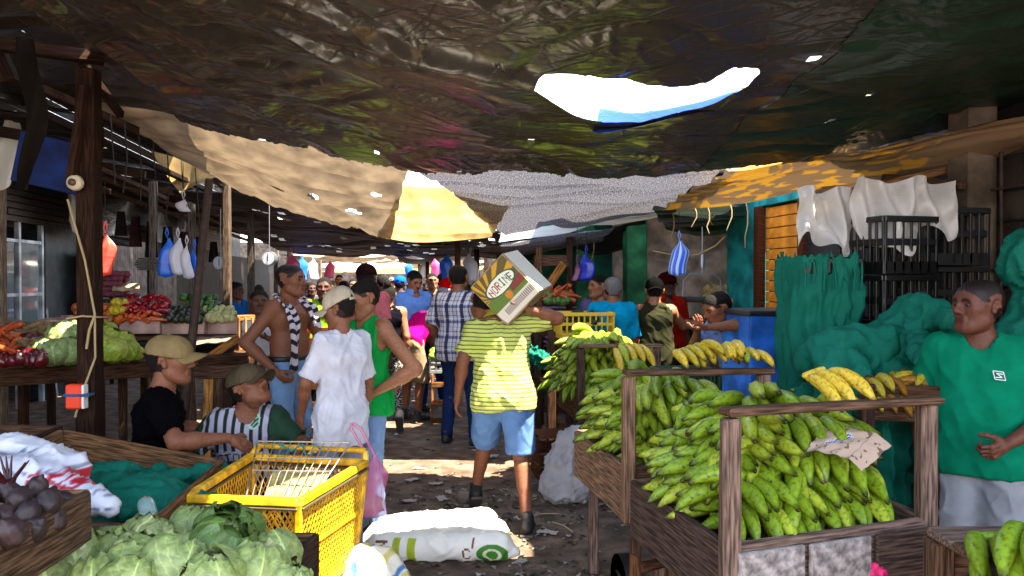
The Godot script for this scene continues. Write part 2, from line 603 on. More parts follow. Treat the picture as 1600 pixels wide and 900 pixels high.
func mirrored(m: ArrayMesh) -> ArrayMesh:
	var a := m.surface_get_arrays(0)
	var v: PackedVector3Array = a[Mesh.ARRAY_VERTEX]
	var n: PackedVector3Array = a[Mesh.ARRAY_NORMAL]
	var idx: PackedInt32Array = a[Mesh.ARRAY_INDEX]
	for i in v.size():
		v[i].x = -v[i].x
		n[i].x = -n[i].x
	idx.reverse()
	return mesh_of(v, idx, n)
func cap_prim(a: Vector3, b: Vector3, ra: float, rb: float, k := 0.03, flat := false) -> Array:
	return [a, b, ra, rb, k, flat]
# The joints of a figure 1.7 m tall that faces +z; s overrides any of them.
func skeleton(s: Dictionary) -> Dictionary:
	var j := {"hip": v3(0, 0.93, 0), "neck": v3(0, 1.43, -0.015), "twist": 0.0, "htw": 0.0, "fat": 0.0, "wide": 0.94}
	j.merge(s, true)
	var hip: Vector3 = j.hip
	var neck: Vector3 = j.neck
	var sax: Vector3 = j.get("sax", Vector3(cos(j.twist), 0, -sin(j.twist)))
	var hax := Vector3(cos(j.htw), 0, -sin(j.htw))
	j.sax = sax
	j.hax = hax
	var up := (neck - hip).normalized()
	j.up = up
	j.fwd = sax.cross(up).normalized()
	var d := {"lsh": neck + sax * 0.168 * j.wide - up * 0.07, "rsh": neck - sax * 0.168 * j.wide - up * 0.07, "lhip": hip + hax * 0.09 - Vector3(0, 0.02, 0), "rhip": hip - hax * 0.09 - Vector3(0, 0.02, 0)}
	d.merge(j, true)
	var e := {"lelb": d.lsh + v3(0.055, -0.28, -0.03), "relb": d.rsh + v3(-0.055, -0.28, -0.03), "lkne": v3(0.105, 0.5, 0.03), "rkne": v3(-0.105, 0.5, 0.03), "lank": v3(0.11, 0.09, -0.03), "rank": v3(-0.11, 0.09, -0.03)}
	e.merge(d, true)
	var w := {"lwri": e.lelb + v3(0.0, -0.24, 0.07), "rwri": e.relb + v3(0.0, -0.24, 0.07), "head": neck + up * 0.155 + e.fwd * 0.03, "hyaw": 0.0, "hpitch": 0.0, "hroll": 0.0,
		"lfoot": 0.12, "rfoot": -0.12, "lfp": 0.0, "rfp": 0.0}
	w.merge(e, true)
	return w
func torso_prims(j: Dictionary, t: float, k := 0.07) -> Array:
	var hip: Vector3 = j.hip
	var neck: Vector3 = j.neck
	var up: Vector3 = j.up
	var fat: float = j.fat
	var w: float = j.wide
	var ch := hip.lerp(neck, 0.7)
	var wa: Vector3 = hip.lerp(neck, 0.34) + j.fwd * fat * 0.6
	var out := [cap_prim(ch - j.sax * 0.075 * w, ch + j.sax * 0.075 * w, 0.108 + t, 0.108 + t, k), cap_prim(wa - j.hax * 0.055 * w, wa + j.hax * 0.055 * w, 0.098 + t + fat, 0.098 + t + fat, k),
		cap_prim(hip - j.hax * 0.068 * w + v3(0, 0.02, 0), hip + j.hax * 0.068 * w + v3(0, 0.02, 0), 0.11 + t, 0.11 + t, k)]
	for q in ["lsh", "rsh"]:
		out.append(cap_prim(neck - up * 0.035, j[q] + up * 0.004, 0.05 + t * 0.4, 0.05 + t * 0.45, 0.05))
		out.append(cap_prim(j[q].lerp(ch, 0.4), j[q], 0.072 + t * 0.7, 0.053 + t * 0.5, 0.045))
	return out
func person(called_label: String, s: Dictionary, pos: Vector3, yaw: float, look: Dictionary, group := "") -> Node3D:
	var j := skeleton(s)
	var tall: float = look.get("tall", 1.7) / 1.7
	var cell: float = look.get("cell", 0.015)
	var root := thing("person", called_label, "person", pos, yaw, group)
	var slim: float = look.get("slim", 1.0)
	root.scale = Vector3(tall * slim, tall, tall * slim)
	var skin: Color = look.get("skin", Color(0.33, 0.2, 0.14))
	var sm := mat("skin_%s" % skin.to_html(false), skin, 0.58, {"spec": 0.4, "vc": true, "tex": noise_tex("skin_tone", 0.03, 0.8, 1.1, 4), "sc": Vector3.ONE * 3.0, "sss": 0.06})
	var arm: float = look.get("arm", 1.0)
	# --- the body, one surface
	var pr := torso_prims(j, 0.0)
	pr.append(cap_prim(j.neck - j.up * 0.03, j.head + v3(0, -0.05, -0.0) - j.fwd * 0.015, 0.06, 0.056, 0.03))
	for q in ["l", "r"]:
		pr.append(cap_prim(j[q + "sh"], j[q + "elb"], 0.052 * arm, 0.042 * arm, 0.035))
		pr.append(cap_prim(j[q + "elb"], j[q + "elb"].lerp(j[q + "wri"], 0.35), 0.041 * arm, 0.043 * arm, 0.02))
		pr.append(cap_prim(j[q + "elb"].lerp(j[q + "wri"], 0.3), j[q + "wri"], 0.043 * arm, 0.027, 0.02))
		pr.append(cap_prim(j[q + "hip"], j[q + "kne"], 0.085, 0.056, 0.05))
		pr.append(cap_prim(j[q + "kne"], j[q + "ank"], 0.055, 0.036, 0.03))
		var back: Vector3 = Basis(Vector3.UP, j[q + "foot"]) * v3(0, 0, -1)
		pr.append(cap_prim(j[q + "kne"].lerp(j[q + "ank"], 0.2) + back * 0.02, j[q + "kne"].lerp(j[q + "ank"], 0.5) + back * 0.012, 0.045, 0.036, 0.03))
	if look.has("bare"):
		var ch: Vector3 = j.hip.lerp(j.neck, 0.76)
		for sgn in [-1.0, 1.0]:
			pr.append(cap_prim(ch + j.sax * 0.04 * sgn + j.fwd * 0.068, ch + j.sax * 0.1 * sgn + j.fwd * 0.055, 0.05, 0.045, 0.03))
	var parts := [[nets(pr, [], [], cell if look.has("bare") else cell * 1.15)]]
	j.head = j.head - j.up * 0.024
	var hb := Basis.from_euler(v3(j.hpitch, j.hyaw, j.hroll))
	var hx := Transform3D(hb.scaled_local(look.get("headscale", Vector3(1.07, 1.06, 1.07))), j.head)
	var woman: bool = look.get("woman", false)
	parts.append([head_woman if woman else head_mesh, hx])
	for q in ["l", "r"]:
		var d: Vector3 = look.get(q + "hdir", (j[q + "wri"] - j[q + "elb"]).normalized())
		var th: Vector3 = look.get(q + "thumb", v3(0, 0, 1))
		th = (th - d * th.dot(d)).normalized()
		var pose: String = look.get(q + "hand", "relaxed")
		var key := pose + ("_l" if q == "l" else "_r")
		if not hand_meshes.has(key):
			hand_meshes[key] = mirrored(hand_meshes[pose]) if q == "l" else hand_meshes[pose]
		# right hand: palm +x when fingers point down and the thumb forward
		var y := -d
		var z := th
		var x := y.cross(z)
		parts.append([hand_meshes[key], Transform3D(Basis(x, y, z), j[q + "wri"] + d * 0.012)])
	var st := SurfaceTool.new()
	for p in parts:
		st.append_from(_white(p[0]), 0, p[1] if p.size() > 1 else Transform3D.IDENTITY)
	mi("body", st.commit(), sm, root)
	var ink := mat("eye_dark", Color(0.06, 0.045, 0.04), 0.2)
	for sgn in [-1.0, 1.0]:
		mi("eye", eye_mesh, ink, root, hx * Transform3D(Basis(), v3(sgn * 0.0325, 0.0035, 0.0762)))
	# --- hair and hat
	var hair: Color = look.get("hair", Color(0.085, 0.07, 0.06))
	if look.get("hairdo", "short") != "none":
		mi("hair", bun_mesh if look.get("hairdo", "short") == "bun" else hair_mesh, mat("hair_" + hair.to_html(false), hair, 0.8, {"spec": 0.3, "nor": noise_tex("hair_nor", 0.15, 0, 1, 2, 0, 256, 12.0), "sc": Vector3.ONE * 6.0}), root, hx)
	if look.has("cap"):
		var cm := cloth("cap_" + look.cap.to_html(false), look.cap)
		var turn: Basis = hb * Basis(Vector3.UP, look.get("cap_yaw", 0.0)) * Basis(Vector3.RIGHT, look.get("cap_tilt", 0.0))
		var cx := Transform3D(turn.scaled_local(Vector3.ONE * 1.06), j.head)
		var cp := mi("cap", cap_mesh, cm, root, cx)
		mi("brim", brim_mesh, cloth("cap_" + look.get("brim", look.cap).to_html(false), look.get("brim", look.cap)), cp)
		mi("strap", strap_mesh, cm, cp)
	# --- clothes
	var fold: float = look.get("fold", 0.012)
	if look.has("top"):
		var t: float = look.get("loose", 0.02)
		var tp := torso_prims(j, t, 0.08)
		var cv := [cap_prim(j.neck - j.up * look.get("neckline", 0.035) + j.fwd * 0.03, j.neck + j.up * 0.12 + j.fwd * 0.03, 0.064, 0.075, 0.008)]
		var sl: float = look.get("sleeve", 0.72)
		var hem: float = look.get("hem", 0.03)
		var hp: Vector3 = j.hip - j.up * (0.02 + hem)
		tp.append(cap_prim(j.hip - j.hax * 0.072 - j.up * 0.02, j.hip + j.hax * 0.072 - j.up * 0.02, 0.112 + t, 0.112 + t, 0.06))
		if hem > 0.06:
			tp.append(cap_prim(j.hip - j.hax * 0.075 - j.up * hem, j.hip + j.hax * 0.075 - j.up * hem, 0.116 + t, 0.116 + t, 0.06))
		if sl > 0.0:
			for q in ["l", "r"]:
				var e: Vector3 = j[q + "sh"].lerp(j[q + "elb"], sl)
				tp.append(cap_prim(j[q + "sh"], e, 0.054 + t * 0.6, 0.052 * arm + t * 0.8, 0.035, true))
				var dd: Vector3 = (j[q + "elb"] - j[q + "sh"]).normalized()
				cv.append(cap_prim(e - dd * 0.03, e + dd * 0.03, 0.044 * arm + t * 0.2, 0.046 * arm + t * 0.3, 0.004))
		else:
			for q in ["l", "r"]:
				var o: Vector3 = (j[q + "sh"] - j.neck).normalized()
				cv.append(cap_prim(j[q + "sh"] + o * 0.035 - j.up * 0.06, j[q + "sh"] + o * 0.035 + j.up * 0.09, 0.068, 0.075, 0.01))
		var clips := [[hp, -j.up]]
		clips.append([hp + j.up * 0.0, -j.up])
		mi("shirt", nets(tp, cv, [clips[0]], cell * 0.95, fold, 8.0), look.top, root)
		if look.has("collar"):
			var c0: Vector3 = j.neck + j.up * 0.02 + j.fwd * 0.012
			var ring := []
			for k in 19:
				var a := TAU * (0.06 + 0.88 * k / 18.0) + PI * 0.5
				ring.append(c0 + j.sax * cos(a) * 0.078 + j.fwd * sin(a) * 0.074 - j.up * 0.022 * sin(a))
			mi("collar", sheet(18, 2, func(a: float, b: float) -> Vector3:
				var p: Vector3 = ring[int(a * 18.0 + 0.5)]
				return p + j.up * (0.03 - 0.055 * b) + (p - c0) * (0.05 + 0.42 * b)), look.collar, root)
	if look.has("legs"):
		var t2: float = look.get("legloose", 0.012)
		var pp := [cap_prim(j.hip - j.hax * 0.07 + v3(0, 0.02, 0), j.hip + j.hax * 0.07 + v3(0, 0.02, 0), 0.112 + t2 * 0.5, 0.112 + t2 * 0.5, 0.06)]
		var cv2 := []
		var sh: float = look.get("short", 0.0)
		for q in ["l", "r"]:
			var hp2: Vector3 = j[q + "hip"]
			var kn: Vector3 = j[q + "kne"]
			var an: Vector3 = j[q + "ank"]
			if sh > 0.0:
				var e: Vector3 = hp2.lerp(kn, minf(sh, 1.0)) if sh <= 1.0 else kn.lerp(an, sh - 1.0)
				if sh > 1.0:
					pp.append(cap_prim(hp2, kn, 0.088 + t2, 0.066 + t2, 0.04))
					pp.append(cap_prim(kn, e, 0.066 + t2, 0.062 + t2, 0.03, true))
				else:
					pp.append(cap_prim(hp2, e, 0.09 + t2, 0.07 + t2, 0.04, true))
				var dd: Vector3 = (e - hp2).normalized()
				cv2.append(cap_prim(e - dd * 0.03, e + dd * 0.04, 0.054 + t2 * 0.6, 0.056 + t2 * 0.6, 0.004))
			else:
				pp.append(cap_prim(hp2, kn, 0.086 + t2, 0.06 + t2, 0.04))
				pp.append(cap_prim(kn, an + (kn - an).normalized() * -0.02, 0.06 + t2, 0.046 + t2 * 0.9, 0.03, true))
		mi("trousers" if sh == 0.0 else "shorts", nets(pp, cv2, [[j.hip + v3(0, 0.09, 0), v3(0, 1, 0)]], cell, look.get("legfold", 0.008), 9.0), look.legs, root)
	if look.get("feet", true):
		for q in ["l", "r"]:
			var fb := Basis.from_euler(v3(j[q + "fp"], j[q + "foot"], 0))
			var an: Vector3 = j[q + "ank"]
			var sp := [cap_prim(an + fb * v3(0, -0.045, -0.035), an + fb * v3(0, -0.052, 0.08), 0.042, 0.04, 0.02), cap_prim(an + fb * v3(0, -0.052, 0.08), an + fb * v3(0, -0.058, 0.15), 0.042, 0.032, 0.02), cap_prim(an + v3(0, 0.02, -0.005), an + fb * v3(0, -0.03, 0.01), 0.045, 0.045, 0.03)]
			var sc := mi("shoe", nets(sp, [], [[an + fb * v3(0, -0.088, 0), fb * v3(0, -1, 0)]], 0.009), look.get("shoe", mat("shoe_dark", Color(0.09, 0.08, 0.075), 0.6)), root)
			mi("sole", box(v3(0.082, 0.018, 0.275), 0.008), look.get("sole", mat("sole_rubber", Color(0.3, 0.29, 0.27), 0.8)), sc, Transform3D(fb, an + fb * v3(0, -0.085, 0.055)))
	return root
func _white(m: ArrayMesh) -> ArrayMesh:
	if m.surface_get_format(0) & Mesh.ARRAY_FORMAT_COLOR:
		return m
	var a := m.surface_get_arrays(0)
	var c := PackedColorArray()
	c.resize(a[Mesh.ARRAY_VERTEX].size())
	c.fill(Color.WHITE)
	a[Mesh.ARRAY_COLOR] = c
	var o := ArrayMesh.new()
	o.add_surface_from_arrays(Mesh.PRIMITIVE_TRIANGLES, a)
	return o

# ---------------------------------------------------------------- sky, sun, camera
func light_and_camera() -> void:
	var cam := Camera3D.new()
	cam.name = "camera"
	cam.fov = 39.9
	cam.near = 0.05
	cam.far = 400.0
	add_child(cam)
	cam.position = v3(0, CAM_H, 0)
	cam.rotation.x = -0.0121
	cam.current = true
	var env := Environment.new()
	env.background_mode = Environment.BG_SKY
	var sky := Sky.new()
	var sm := ProceduralSkyMaterial.new()
	sm.sky_top_color = Color(0.6, 0.69, 0.82)
	sm.sky_horizon_color = Color(0.95, 0.94, 0.92)
	sm.sky_curve = 0.2
	sm.ground_bottom_color = Color(0.3, 0.27, 0.24)
	sm.ground_horizon_color = Color(0.7, 0.68, 0.66)
	sky.sky_material = sm
	env.sky = sky
	env.background_energy_multiplier = 1.0
	env.tonemap_mode = Environment.TONE_MAPPER_LINEAR
	env.tonemap_exposure = 8.6
	env.sdfgi_enabled = true
	env.ssao_enabled = true
	env.ssil_enabled = true
	var we := WorldEnvironment.new()
	we.environment = env
	add_child(we)
	var sun := DirectionalLight3D.new()
	sun.name = "sun"
	sun.light_energy = 1.5
	sun.light_color = Color(1.0, 0.95, 0.86)
	sun.light_angular_distance = 0.5
	sun.shadow_enabled = true
	add_child(sun)
	sun.look_at_from_position(Vector3.ZERO, v3(-1.15, -2.7, -0.6), Vector3.UP)

# ---------------------------------------------------------------- ground
func ground_y(x: float, z: float) -> float:
	return 0.012 * nz.get_noise_2d(x * 0.9, z * 0.9) + 0.006 * nz.get_noise_2d(x * 5.0, z * 5.0)
func build_ground() -> void:
	var gm := mat("ground_dirt", Color(0.45, 0.375, 0.32), 0.85, {"tex": noise_tex("dirt", 0.011, 0.55, 1.15, 6), "sc": Vector3.ONE * 0.7, "world": true, "nor": noise_tex("dirt_nor", 0.035, 0, 1, 5, 0, 512, 9.0), "ns": 0.28, "spec": 0.25})
	struct("ground", sheet(220, 220, func(a: float, b: float) -> Vector3:
		var u := a * 2.0 - 1.0
		var w := b * 2.0 - 1.0
		var x := u * 4.0 + pow(u, 5.0) * 90.0
		var z := -7.0 + w * 6.0 + pow(w, 5.0) * 110.0
		return v3(x, ground_y(x, z), z)), gm)
	# scattered scraps too small and many to count
	var r := RandomNumberGenerator.new()
	r.seed = 21
	var scrap := sheet(3, 2, func(a: float, b: float) -> Vector3: return v3(a - 0.5 + 0.12 * sin(b * 9.0), 0.12 * sin(a * 5.0 + b * 4.0), (b - 0.5) * 0.55 + 0.1 * sin(a * 7.0)))
	var mm := MultiMesh.new()
	mm.transform_format = MultiMesh.TRANSFORM_3D
	mm.use_colors = true
	mm.mesh = scrap
	mm.instance_count = 1000
	for i in 1000:
		var x := r.randf_range(-1.9, 1.0)
		var z := -r.randf_range(3.6, 11.0)
		if i % 3 != 0:
			x = r.randfn(-0.05, 0.5)
			z = -r.randfn(5.7, 0.6)
		if i % 7 == 0:
			x = r.randfn(0.25, 0.25)
			z = -r.randfn(4.3, 0.35)
		var sc := r.randf_range(0.012, 0.055) * (1.0 if i % 9 else 1.7)
		var c: Color = [Color(0.05, 0.04, 0.03), Color(0.10, 0.07, 0.04), Color(0.2, 0.17, 0.13), Color(0.05, 0.07, 0.02), Color(0.28, 0.25, 0.22), Color(0.16, 0.12, 0.07)][r.randi() % 6]
		mm.set_instance_transform(i, Transform3D(Basis.from_euler(v3(r.randf_range(-0.3, 0.3), r.randf() * TAU, r.randf_range(-0.3, 0.3))).scaled(v3(sc, sc, sc * r.randf_range(0.25, 1.0))), v3(x, ground_y(x, z) + 0.008, z)))
		mm.set_instance_color(i, c)
	var ms := MultiMeshInstance3D.new()
	ms.name = "litter"
	ms.multimesh = mm
	ms.material_override = mat("litter", Color.WHITE, 0.85, {"vc": true})
	add_child(ms)
	ms.set_meta("kind", "stuff")
	tag(ms, "trodden scraps of leaf, straw and paper strewn over the ground", "litter")
	# scraps one can pick out
	var paper := mat("paper_scrap", Color(0.62, 0.58, 0.54), 0.8)
	var spots := [[745, 705, 0.09], [772, 715, 0.12], [655, 735, 0.1], [645, 752, 0.12], [690, 780, 0.12], [640, 785, 0.1], [905, 772, 0.07], [855, 835, 0.13], [812, 880, 0.1], [735, 640, 0.08], [765, 622, 0.09], [700, 770, 0.08], [680, 758, 0.1], [940, 790, 0.06]]
	for k in spots.size():
		var s: Array = spots[k]
		var d: float = CAM_H * FOCAL / (s[1] - 435.0)
		var p := gnd(s[0], d)
		var ph := float(k)
		var me := sheet(6, 5, func(a: float, b: float) -> Vector3:
			var e := 1.0 + 0.3 * nz.get_noise_2d(a * 3.0 + ph, b * 3.0)
			return v3((a - 0.5) * e, 0.10 * nz.get_noise_2d(a * 4.0, b * 4.0 + ph) + 0.06, (b - 0.5) * 0.6 * e) * s[2])
		solo("paper_scrap", "crumpled scrap of white paper lying on the dirt", "litter", me, paper, xf(v3(p.x, ground_y(p.x, p.z) + 0.004, p.z), k * 1.3), "paper scraps on the dirt")
	for k in 9:
		var p := gnd(690 + k * 27, 5.2 + 0.14 * ((k * 5) % 7))
		var l := 0.09 + 0.03 * (k % 3)
		solo("straw_stalk", "dry pale stalk lying in the litter", "litter", tube([v3(-l, 0, 0), v3(0, 0.01, 0.01), v3(l, 0.004, 0)], 0.004, 5), mat("straw", Color(0.62, 0.55, 0.4), 0.8), xf(p + v3(0, 0.014, 0), k * 2.1), "dry stalks on the ground")
	solo("stone", "pale round stone lying in the litter by the walking man", "stone", nets([[v3(-0.03, 0.03, 0), v3(0.06, 0.03, 0.0), 0.05, 0.035, 0.02], [v3(0.05, 0.1, -0.05), v3(0.05, 0.06, -0.04), 0.045, 0.05, 0.01]], [], [], 0.012, 0.01, 20.0), painted("stone", Color(0.55, 0.48, 0.42)), xf(gnd(728, 5.85)))
	var lm := mat("green_twig", Color(0.25, 0.55, 0.1), 0.6)
	var tw := thing("onion_sprig", "small green sprig with a white stalk on the ground", "vegetable", gnd(900, 6.0) + v3(0, 0.012, 0), 0.6)
	mi("stalk", tube([v3(-0.12, 0, 0), v3(0.05, 0.01, 0)], 0.006, 5), paper, tw)
	mi("leaf", nets([[v3(0.07, 0.01, 0), v3(0.12, 0.015, 0.02), 0.022, 0.016, 0.01]], [], [], 0.008, 0.006, 40.0), lm, tw)

# ---------------------------------------------------------------- tarps
# crumpled plastic: many straight creases of differing depth, mostly running one way
func crease_tex() -> Texture2D:
	if tcache.has("crease"):
		return tcache["crease"]
	var n := 1024
	var hgt := PackedFloat32Array()
	hgt.resize(n * n)
	var r := RandomNumberGenerator.new()
	r.seed = 31
	for k in 1800:
		var p := Vector2(r.randf() * n, r.randf() * n)
		var dense := nz.get_noise_2d(p.x * 0.004, p.y * 0.004) > 0.0
		var a := r.randfn(0.25, 0.5)
		var l := r.randf_range(20, 70) if dense else r.randf_range(60, 260)
		if not dense and k % 3:
			continue
		var dep := r.randf_range(0.25, 1.0) * (1.0 if r.randf() < 0.6 else -1.0)
		var wd := r.randf_range(1.2, 3.4)
		var d := Vector2(cos(a), sin(a))
		var m := Vector2(-d.y, d.x)
		var steps := int(l)
		var bend := r.randf_range(-0.004, 0.004)
		for t in steps:
			d = d.rotated(bend)
			p += d
			var f := sin(PI * t / steps) * dep
			for w in range(-5, 6):
				var q := p + m * w
				var i := posmod(int(q.y), n) * n + posmod(int(q.x), n)
				hgt[i] += f * exp(-w * w / (wd * wd)) * 0.5
	var im := Image.create(n, n, false, Image.FORMAT_RF)
	for y in n:
		for x in n:
			im.set_pixel(x, y, Color(clampf(0.5 + 0.25 * hgt[y * n + x], 0.0, 1.0), 0, 0))
	im.convert(Image.FORMAT_RGBA8)
	im.bump_map_to_normal_map(14.0)
	tcache["crease"] = ImageTexture.create_from_image(im)
	return tcache["crease"]

func bil(c: Array, a: float, b: float) -> Vector3:
	return c[0].lerp(c[1], a).lerp(c[3].lerp(c[2], a), b)
# corners: near left, near right, far right, far left
func tarp_mesh(c: Array, nu: int, nv: int, sag: float, amp: float, ph := 0.0, keep = null, tint = null, hem := 0.0) -> ArrayMesh:
	var w: float = c[0].distance_to(c[1])
	var l: float = c[0].distance_to(c[3])
	return sheet(nu, nv, func(a: float, b: float) -> Vector3:
		var p := bil(c, a, b)
		p.y -= sag * 4.0 * a * (1.0 - a) * (0.6 + 0.4 * b)
		var s := a * w + ph
		var t := b * l - ph
		var r1 := ridge.get_noise_2d(s * 1.1 + 0.3 * t, t * 2.0)
		p.y += amp * (r1 * 0.12 + 0.8 * fold_n.get_noise_2d(s * 0.7, t * 0.9) - 2.0 * minf(absf(fold_n.get_noise_2d(s * 0.3 + t * 0.25 + ph, t * 1.5 - s * 0.2)) * 2.2, 0.5))
		p += v3(0.4 * amp * nz.get_noise_2d(t * 2.0, s * 2.0 + 5.0), 0, hem * nz.get_noise_2d(s * 2.5, ph) * absf(b - 0.5) * 2.0)
		return p, keep, tint, Vector2(w, l))
func in_poly(p: Vector2, poly: PackedVector2Array) -> bool:
	return Geometry2D.is_point_in_polygon(p, poly)
func rounded(poly: PackedVector2Array) -> PackedVector2Array:
	var out := PackedVector2Array()
	var n := poly.size()
	for i in n:
		for k in 6:
			out.append(poly[i].cubic_interpolate(poly[(i + 1) % n], poly[(i + n - 1) % n], poly[(i + 2) % n], k / 6.0))
	return out
# where a vertex that lies just inside a tear is drawn to, so that the tear has a clean edge
func to_edge(q: Vector2, poly: PackedVector2Array) -> Vector2:
	var best := Vector2.ZERO
	var far := 1e9
	for i in poly.size():
		var c := Geometry2D.get_closest_point_to_segment(q, poly[i], poly[(i + 1) % poly.size()])
		var d := q.distance_squared_to(c)
		if d < far:
			far = d
			best = c
	return best
func build_tarps() -> void:
	# the black plastic sheet overhead, torn open in one place
	var c := [v3(-2.15, 3.28, -0.9), v3(4.4, 3.45, -0.8), at(1490, 203, 5.6), at(290, 203, 6.3)]
	var gap := PackedVector2Array([Vector2(0.12, -4.24), Vector2(0.16, -4.06), Vector2(0.38, -4.06), Vector2(0.62, -4.16), Vector2(0.92, -4.18), Vector2(1.16, -4.06), Vector2(1.27, -4.08), Vector2(1.26, -4.3), Vector2(1.1, -4.6), Vector2(0.9, -4.86), Vector2(0.6, -4.92), Vector2(0.42, -4.8), Vector2(0.24, -4.5)])
	var slot := PackedVector2Array([Vector2(-0.3, -2.72), Vector2(0.42, -2.7), Vector2(0.46, -3.24), Vector2(-0.22, -3.28)])
	gap = rounded(gap)
	slot = rounded(slot)
	var pin := PackedVector2Array()
	var r := RandomNumberGenerator.new()
	r.seed = 5
	for k in 7:
		pin.append([Vector2(1.5, -3.95), Vector2(2.06, -4.55), Vector2(2.08, -4.62), Vector2(2.0, -5.0), Vector2(2.7, -3.5), Vector2(-1.0, -5.9), Vector2(-0.4, -6.1)][k])
	var w: float = 6.0
	var shape := func(a: float, b: float) -> Vector3:
		var p := bil(c, a, b)
		# the far edge hangs between its ties
		p.y -= (0.22 + 0.1 * b) * 4.0 * a * (1.0 - a)
		p.z += (0.25 * sin(a * PI) * b) * -1.0
		var plan := Vector2(p.x, p.z)
		for poly in [gap, slot]:
			if in_poly(plan, poly):
				var e := to_edge(plan, poly)
				if e.distance_to(plan) < 0.03:
					p.x = e.x
					p.z = e.y
		# folds drawn to the tie at the near left
		var dx := p.x + 2.6
		var dz := p.z + 2.0
		var ang := atan2(dz, dx)
		var far := sqrt(dx * dx + dz * dz)
		var pull := exp(-far * 0.42) * smoothstep(0.4, 1.2, far)
		p.y += 0.11 * pull * (absf(sin(ang * 17.0 + 0.6 * nz.get_noise_1d(ang * 9.0))) - 0.5) * (1.0 - smoothstep(-0.75, -0.3, ang))
		# a seam with a slight ridge across the sheet, and a slack belly
		var seam := absf(p.z + 4.1 + 0.42 * p.x)
		p.y -= 0.05 * exp(-seam * seam * 140.0) * (1.0 if p.x < 0.9 else 0.0)
		p.y += 0.05 * fold_n.get_noise_2d(p.x * 0.6, p.z * 0.6)
		p.y -= 0.03 * minf(absf(fold_n.get_noise_2d(p.x * 0.7 + 4.0, p.z * 1.3)) * 3.0, 0.8)
		var cr := 0.5 + 0.5 * nz.get_noise_2d(p.x * 0.7 + 20.0, p.z * 0.7)
		var w1 := absf(fold_n.get_noise_2d(p.x * 2.2 + p.z * 0.9, p.z * 3.6 + 0.8 * fold_n.get_noise_2d(p.x * 1.4, p.z * 1.4)))
		var w2 := absf(fold_n.get_noise_2d(p.x * 4.1 - p.z * 2.4 + 7.0, p.z * 6.5))
		p.y += 0.022 * cr * minf(w1 * 2.5, 0.6) + 0.012 * cr * cr * minf(w2 * 2.5, 0.6)
		var cr2 := smoothstep(0.45, 0.75, cr)
		p.y += 0.008 * cr2 * minf(absf(fold_n.get_noise_2d(p.x * 10.0 - p.z * 3.0, p.z * 15.0)) * 2.5, 0.7)
		return p
	var keep := func(a: float, b: float) -> bool:
		var p := bil(c, a, b)
		p.z -= 0.25 * sin(a * PI) * b
		var q := Vector2(p.x, p.z)
		for poly in [gap, slot]:
			if in_poly(q, poly) and to_edge(q, poly).distance_to(q) >= 0.03:
				return false
		for k in pin:
			if q.distance_to(k) < 0.014:
				return false
		return b < 1.0 - 0.012 * (1.0 + nz.get_noise_1d(a * 60.0)) 
	# two lengths of plastic lapped over one another: black, and dark green to the right
	var lap := func(a: float, b: float) -> float:
		var p := bil(c, a, b)
		return p.x - 1.45 - (p.z + 5.0) * 0.12 - 0.06 * fold_n.get_noise_1d(p.z * 1.5)
	var film_look := {"nor": crease_tex(), "ns": 1.1, "spec": 0.8, "sc": Vector3(0.25, 0.25, 0.34), "world": true}
	solo("plastic_tarp", "shiny black plastic tarp overhead, creased and torn open in a wide gash", "tarp", sheet(330, 250, shape, func(a: float, b: float) -> bool: return lap.call(a, b) < 0.04 and keep.call(a, b), null, Vector2(w, 4.5)), mat("black_tarp", Color(0.2, 0.185, 0.175), 0.26, film_look))
	solo("plastic_tarp", "dark green plastic tarp overhead, lapped under the black one", "tarp", sheet(330, 250, func(a: float, b: float) -> Vector3: return shape.call(a, b) - v3(0, 0.006, 0), func(a: float, b: float) -> bool: return lap.call(a, b) > -0.04 and keep.call(a, b), null, Vector2(w, 4.5)), mat("green_tarp", Color(0.12, 0.2, 0.155), 0.3, film_look))
	# the blue sheet that shows through the gash
	var cb := [v3(0.5, 2.66, -5.0), v3(1.36, 2.72, -4.6), v3(1.6, 2.95, -5.1), v3(0.62, 2.88, -5.5)]
	solo("plastic_sheet", "crumpled blue plastic sheet showing through the gash in the black tarp", "tarp", tarp_mesh(cb, 50, 40, 0.05, 0.07, 2.0), mat("blue_film", Color(0.1, 0.24, 0.56), 0.3, {"nor": crease_tex(), "ns": 0.8, "sc": Vector3.ONE * 0.4, "back": Color(0.2, 0.2, 0.2)}))
	# tan canvas, and its yellowed end
	var canvas := mat("tan_canvas", Color(0.7, 0.62, 0.53), 0.85, {"tex": noise_tex("canvas_dirt", 0.008, 0.55, 1.15, 6), "sc": Vector3.ONE * 0.8, "world": true, "nor": crease_tex(), "ns": 0.35, "back": Color(0.5, 0.49, 0.46)})
	var ct := [at(140, 150, 6.2), at(640, 242, 6.6), at(612, 366, 8.35), at(330, 272, 8.0)]
	solo("canvas_tarp", "long tan canvas tarp with small tears stretched over the stalls", "tarp", tarp_mesh(ct, 130, 80, 0.1, 0.045, 7.0, func(a: float, b: float) -> bool:
		for h in [[0.62, 0.55, 0.02, 0.03], [0.8, 0.7, 0.03, 0.012], [0.46, 0.6, 0.025, 0.02], [0.9, 0.4, 0.02, 0.012]]:
			if Vector2((a - h[0]) / h[2], (b - h[1]) / h[3]).length() + 0.5 * nz.get_noise_2d(a * 60.0, b * 60.0) < 1.0:
				return false
		return b < 0.985 - 0.03 * nz.get_noise_1d(a * 17.0)), canvas)
	var thin := mat("yellow_canvas", Color(0.86, 0.74, 0.48))
	var cy := [at(628, 285, 7.3), at(802, 292, 7.6), at(770, 366, 8.35), at(590, 362, 8.3)]
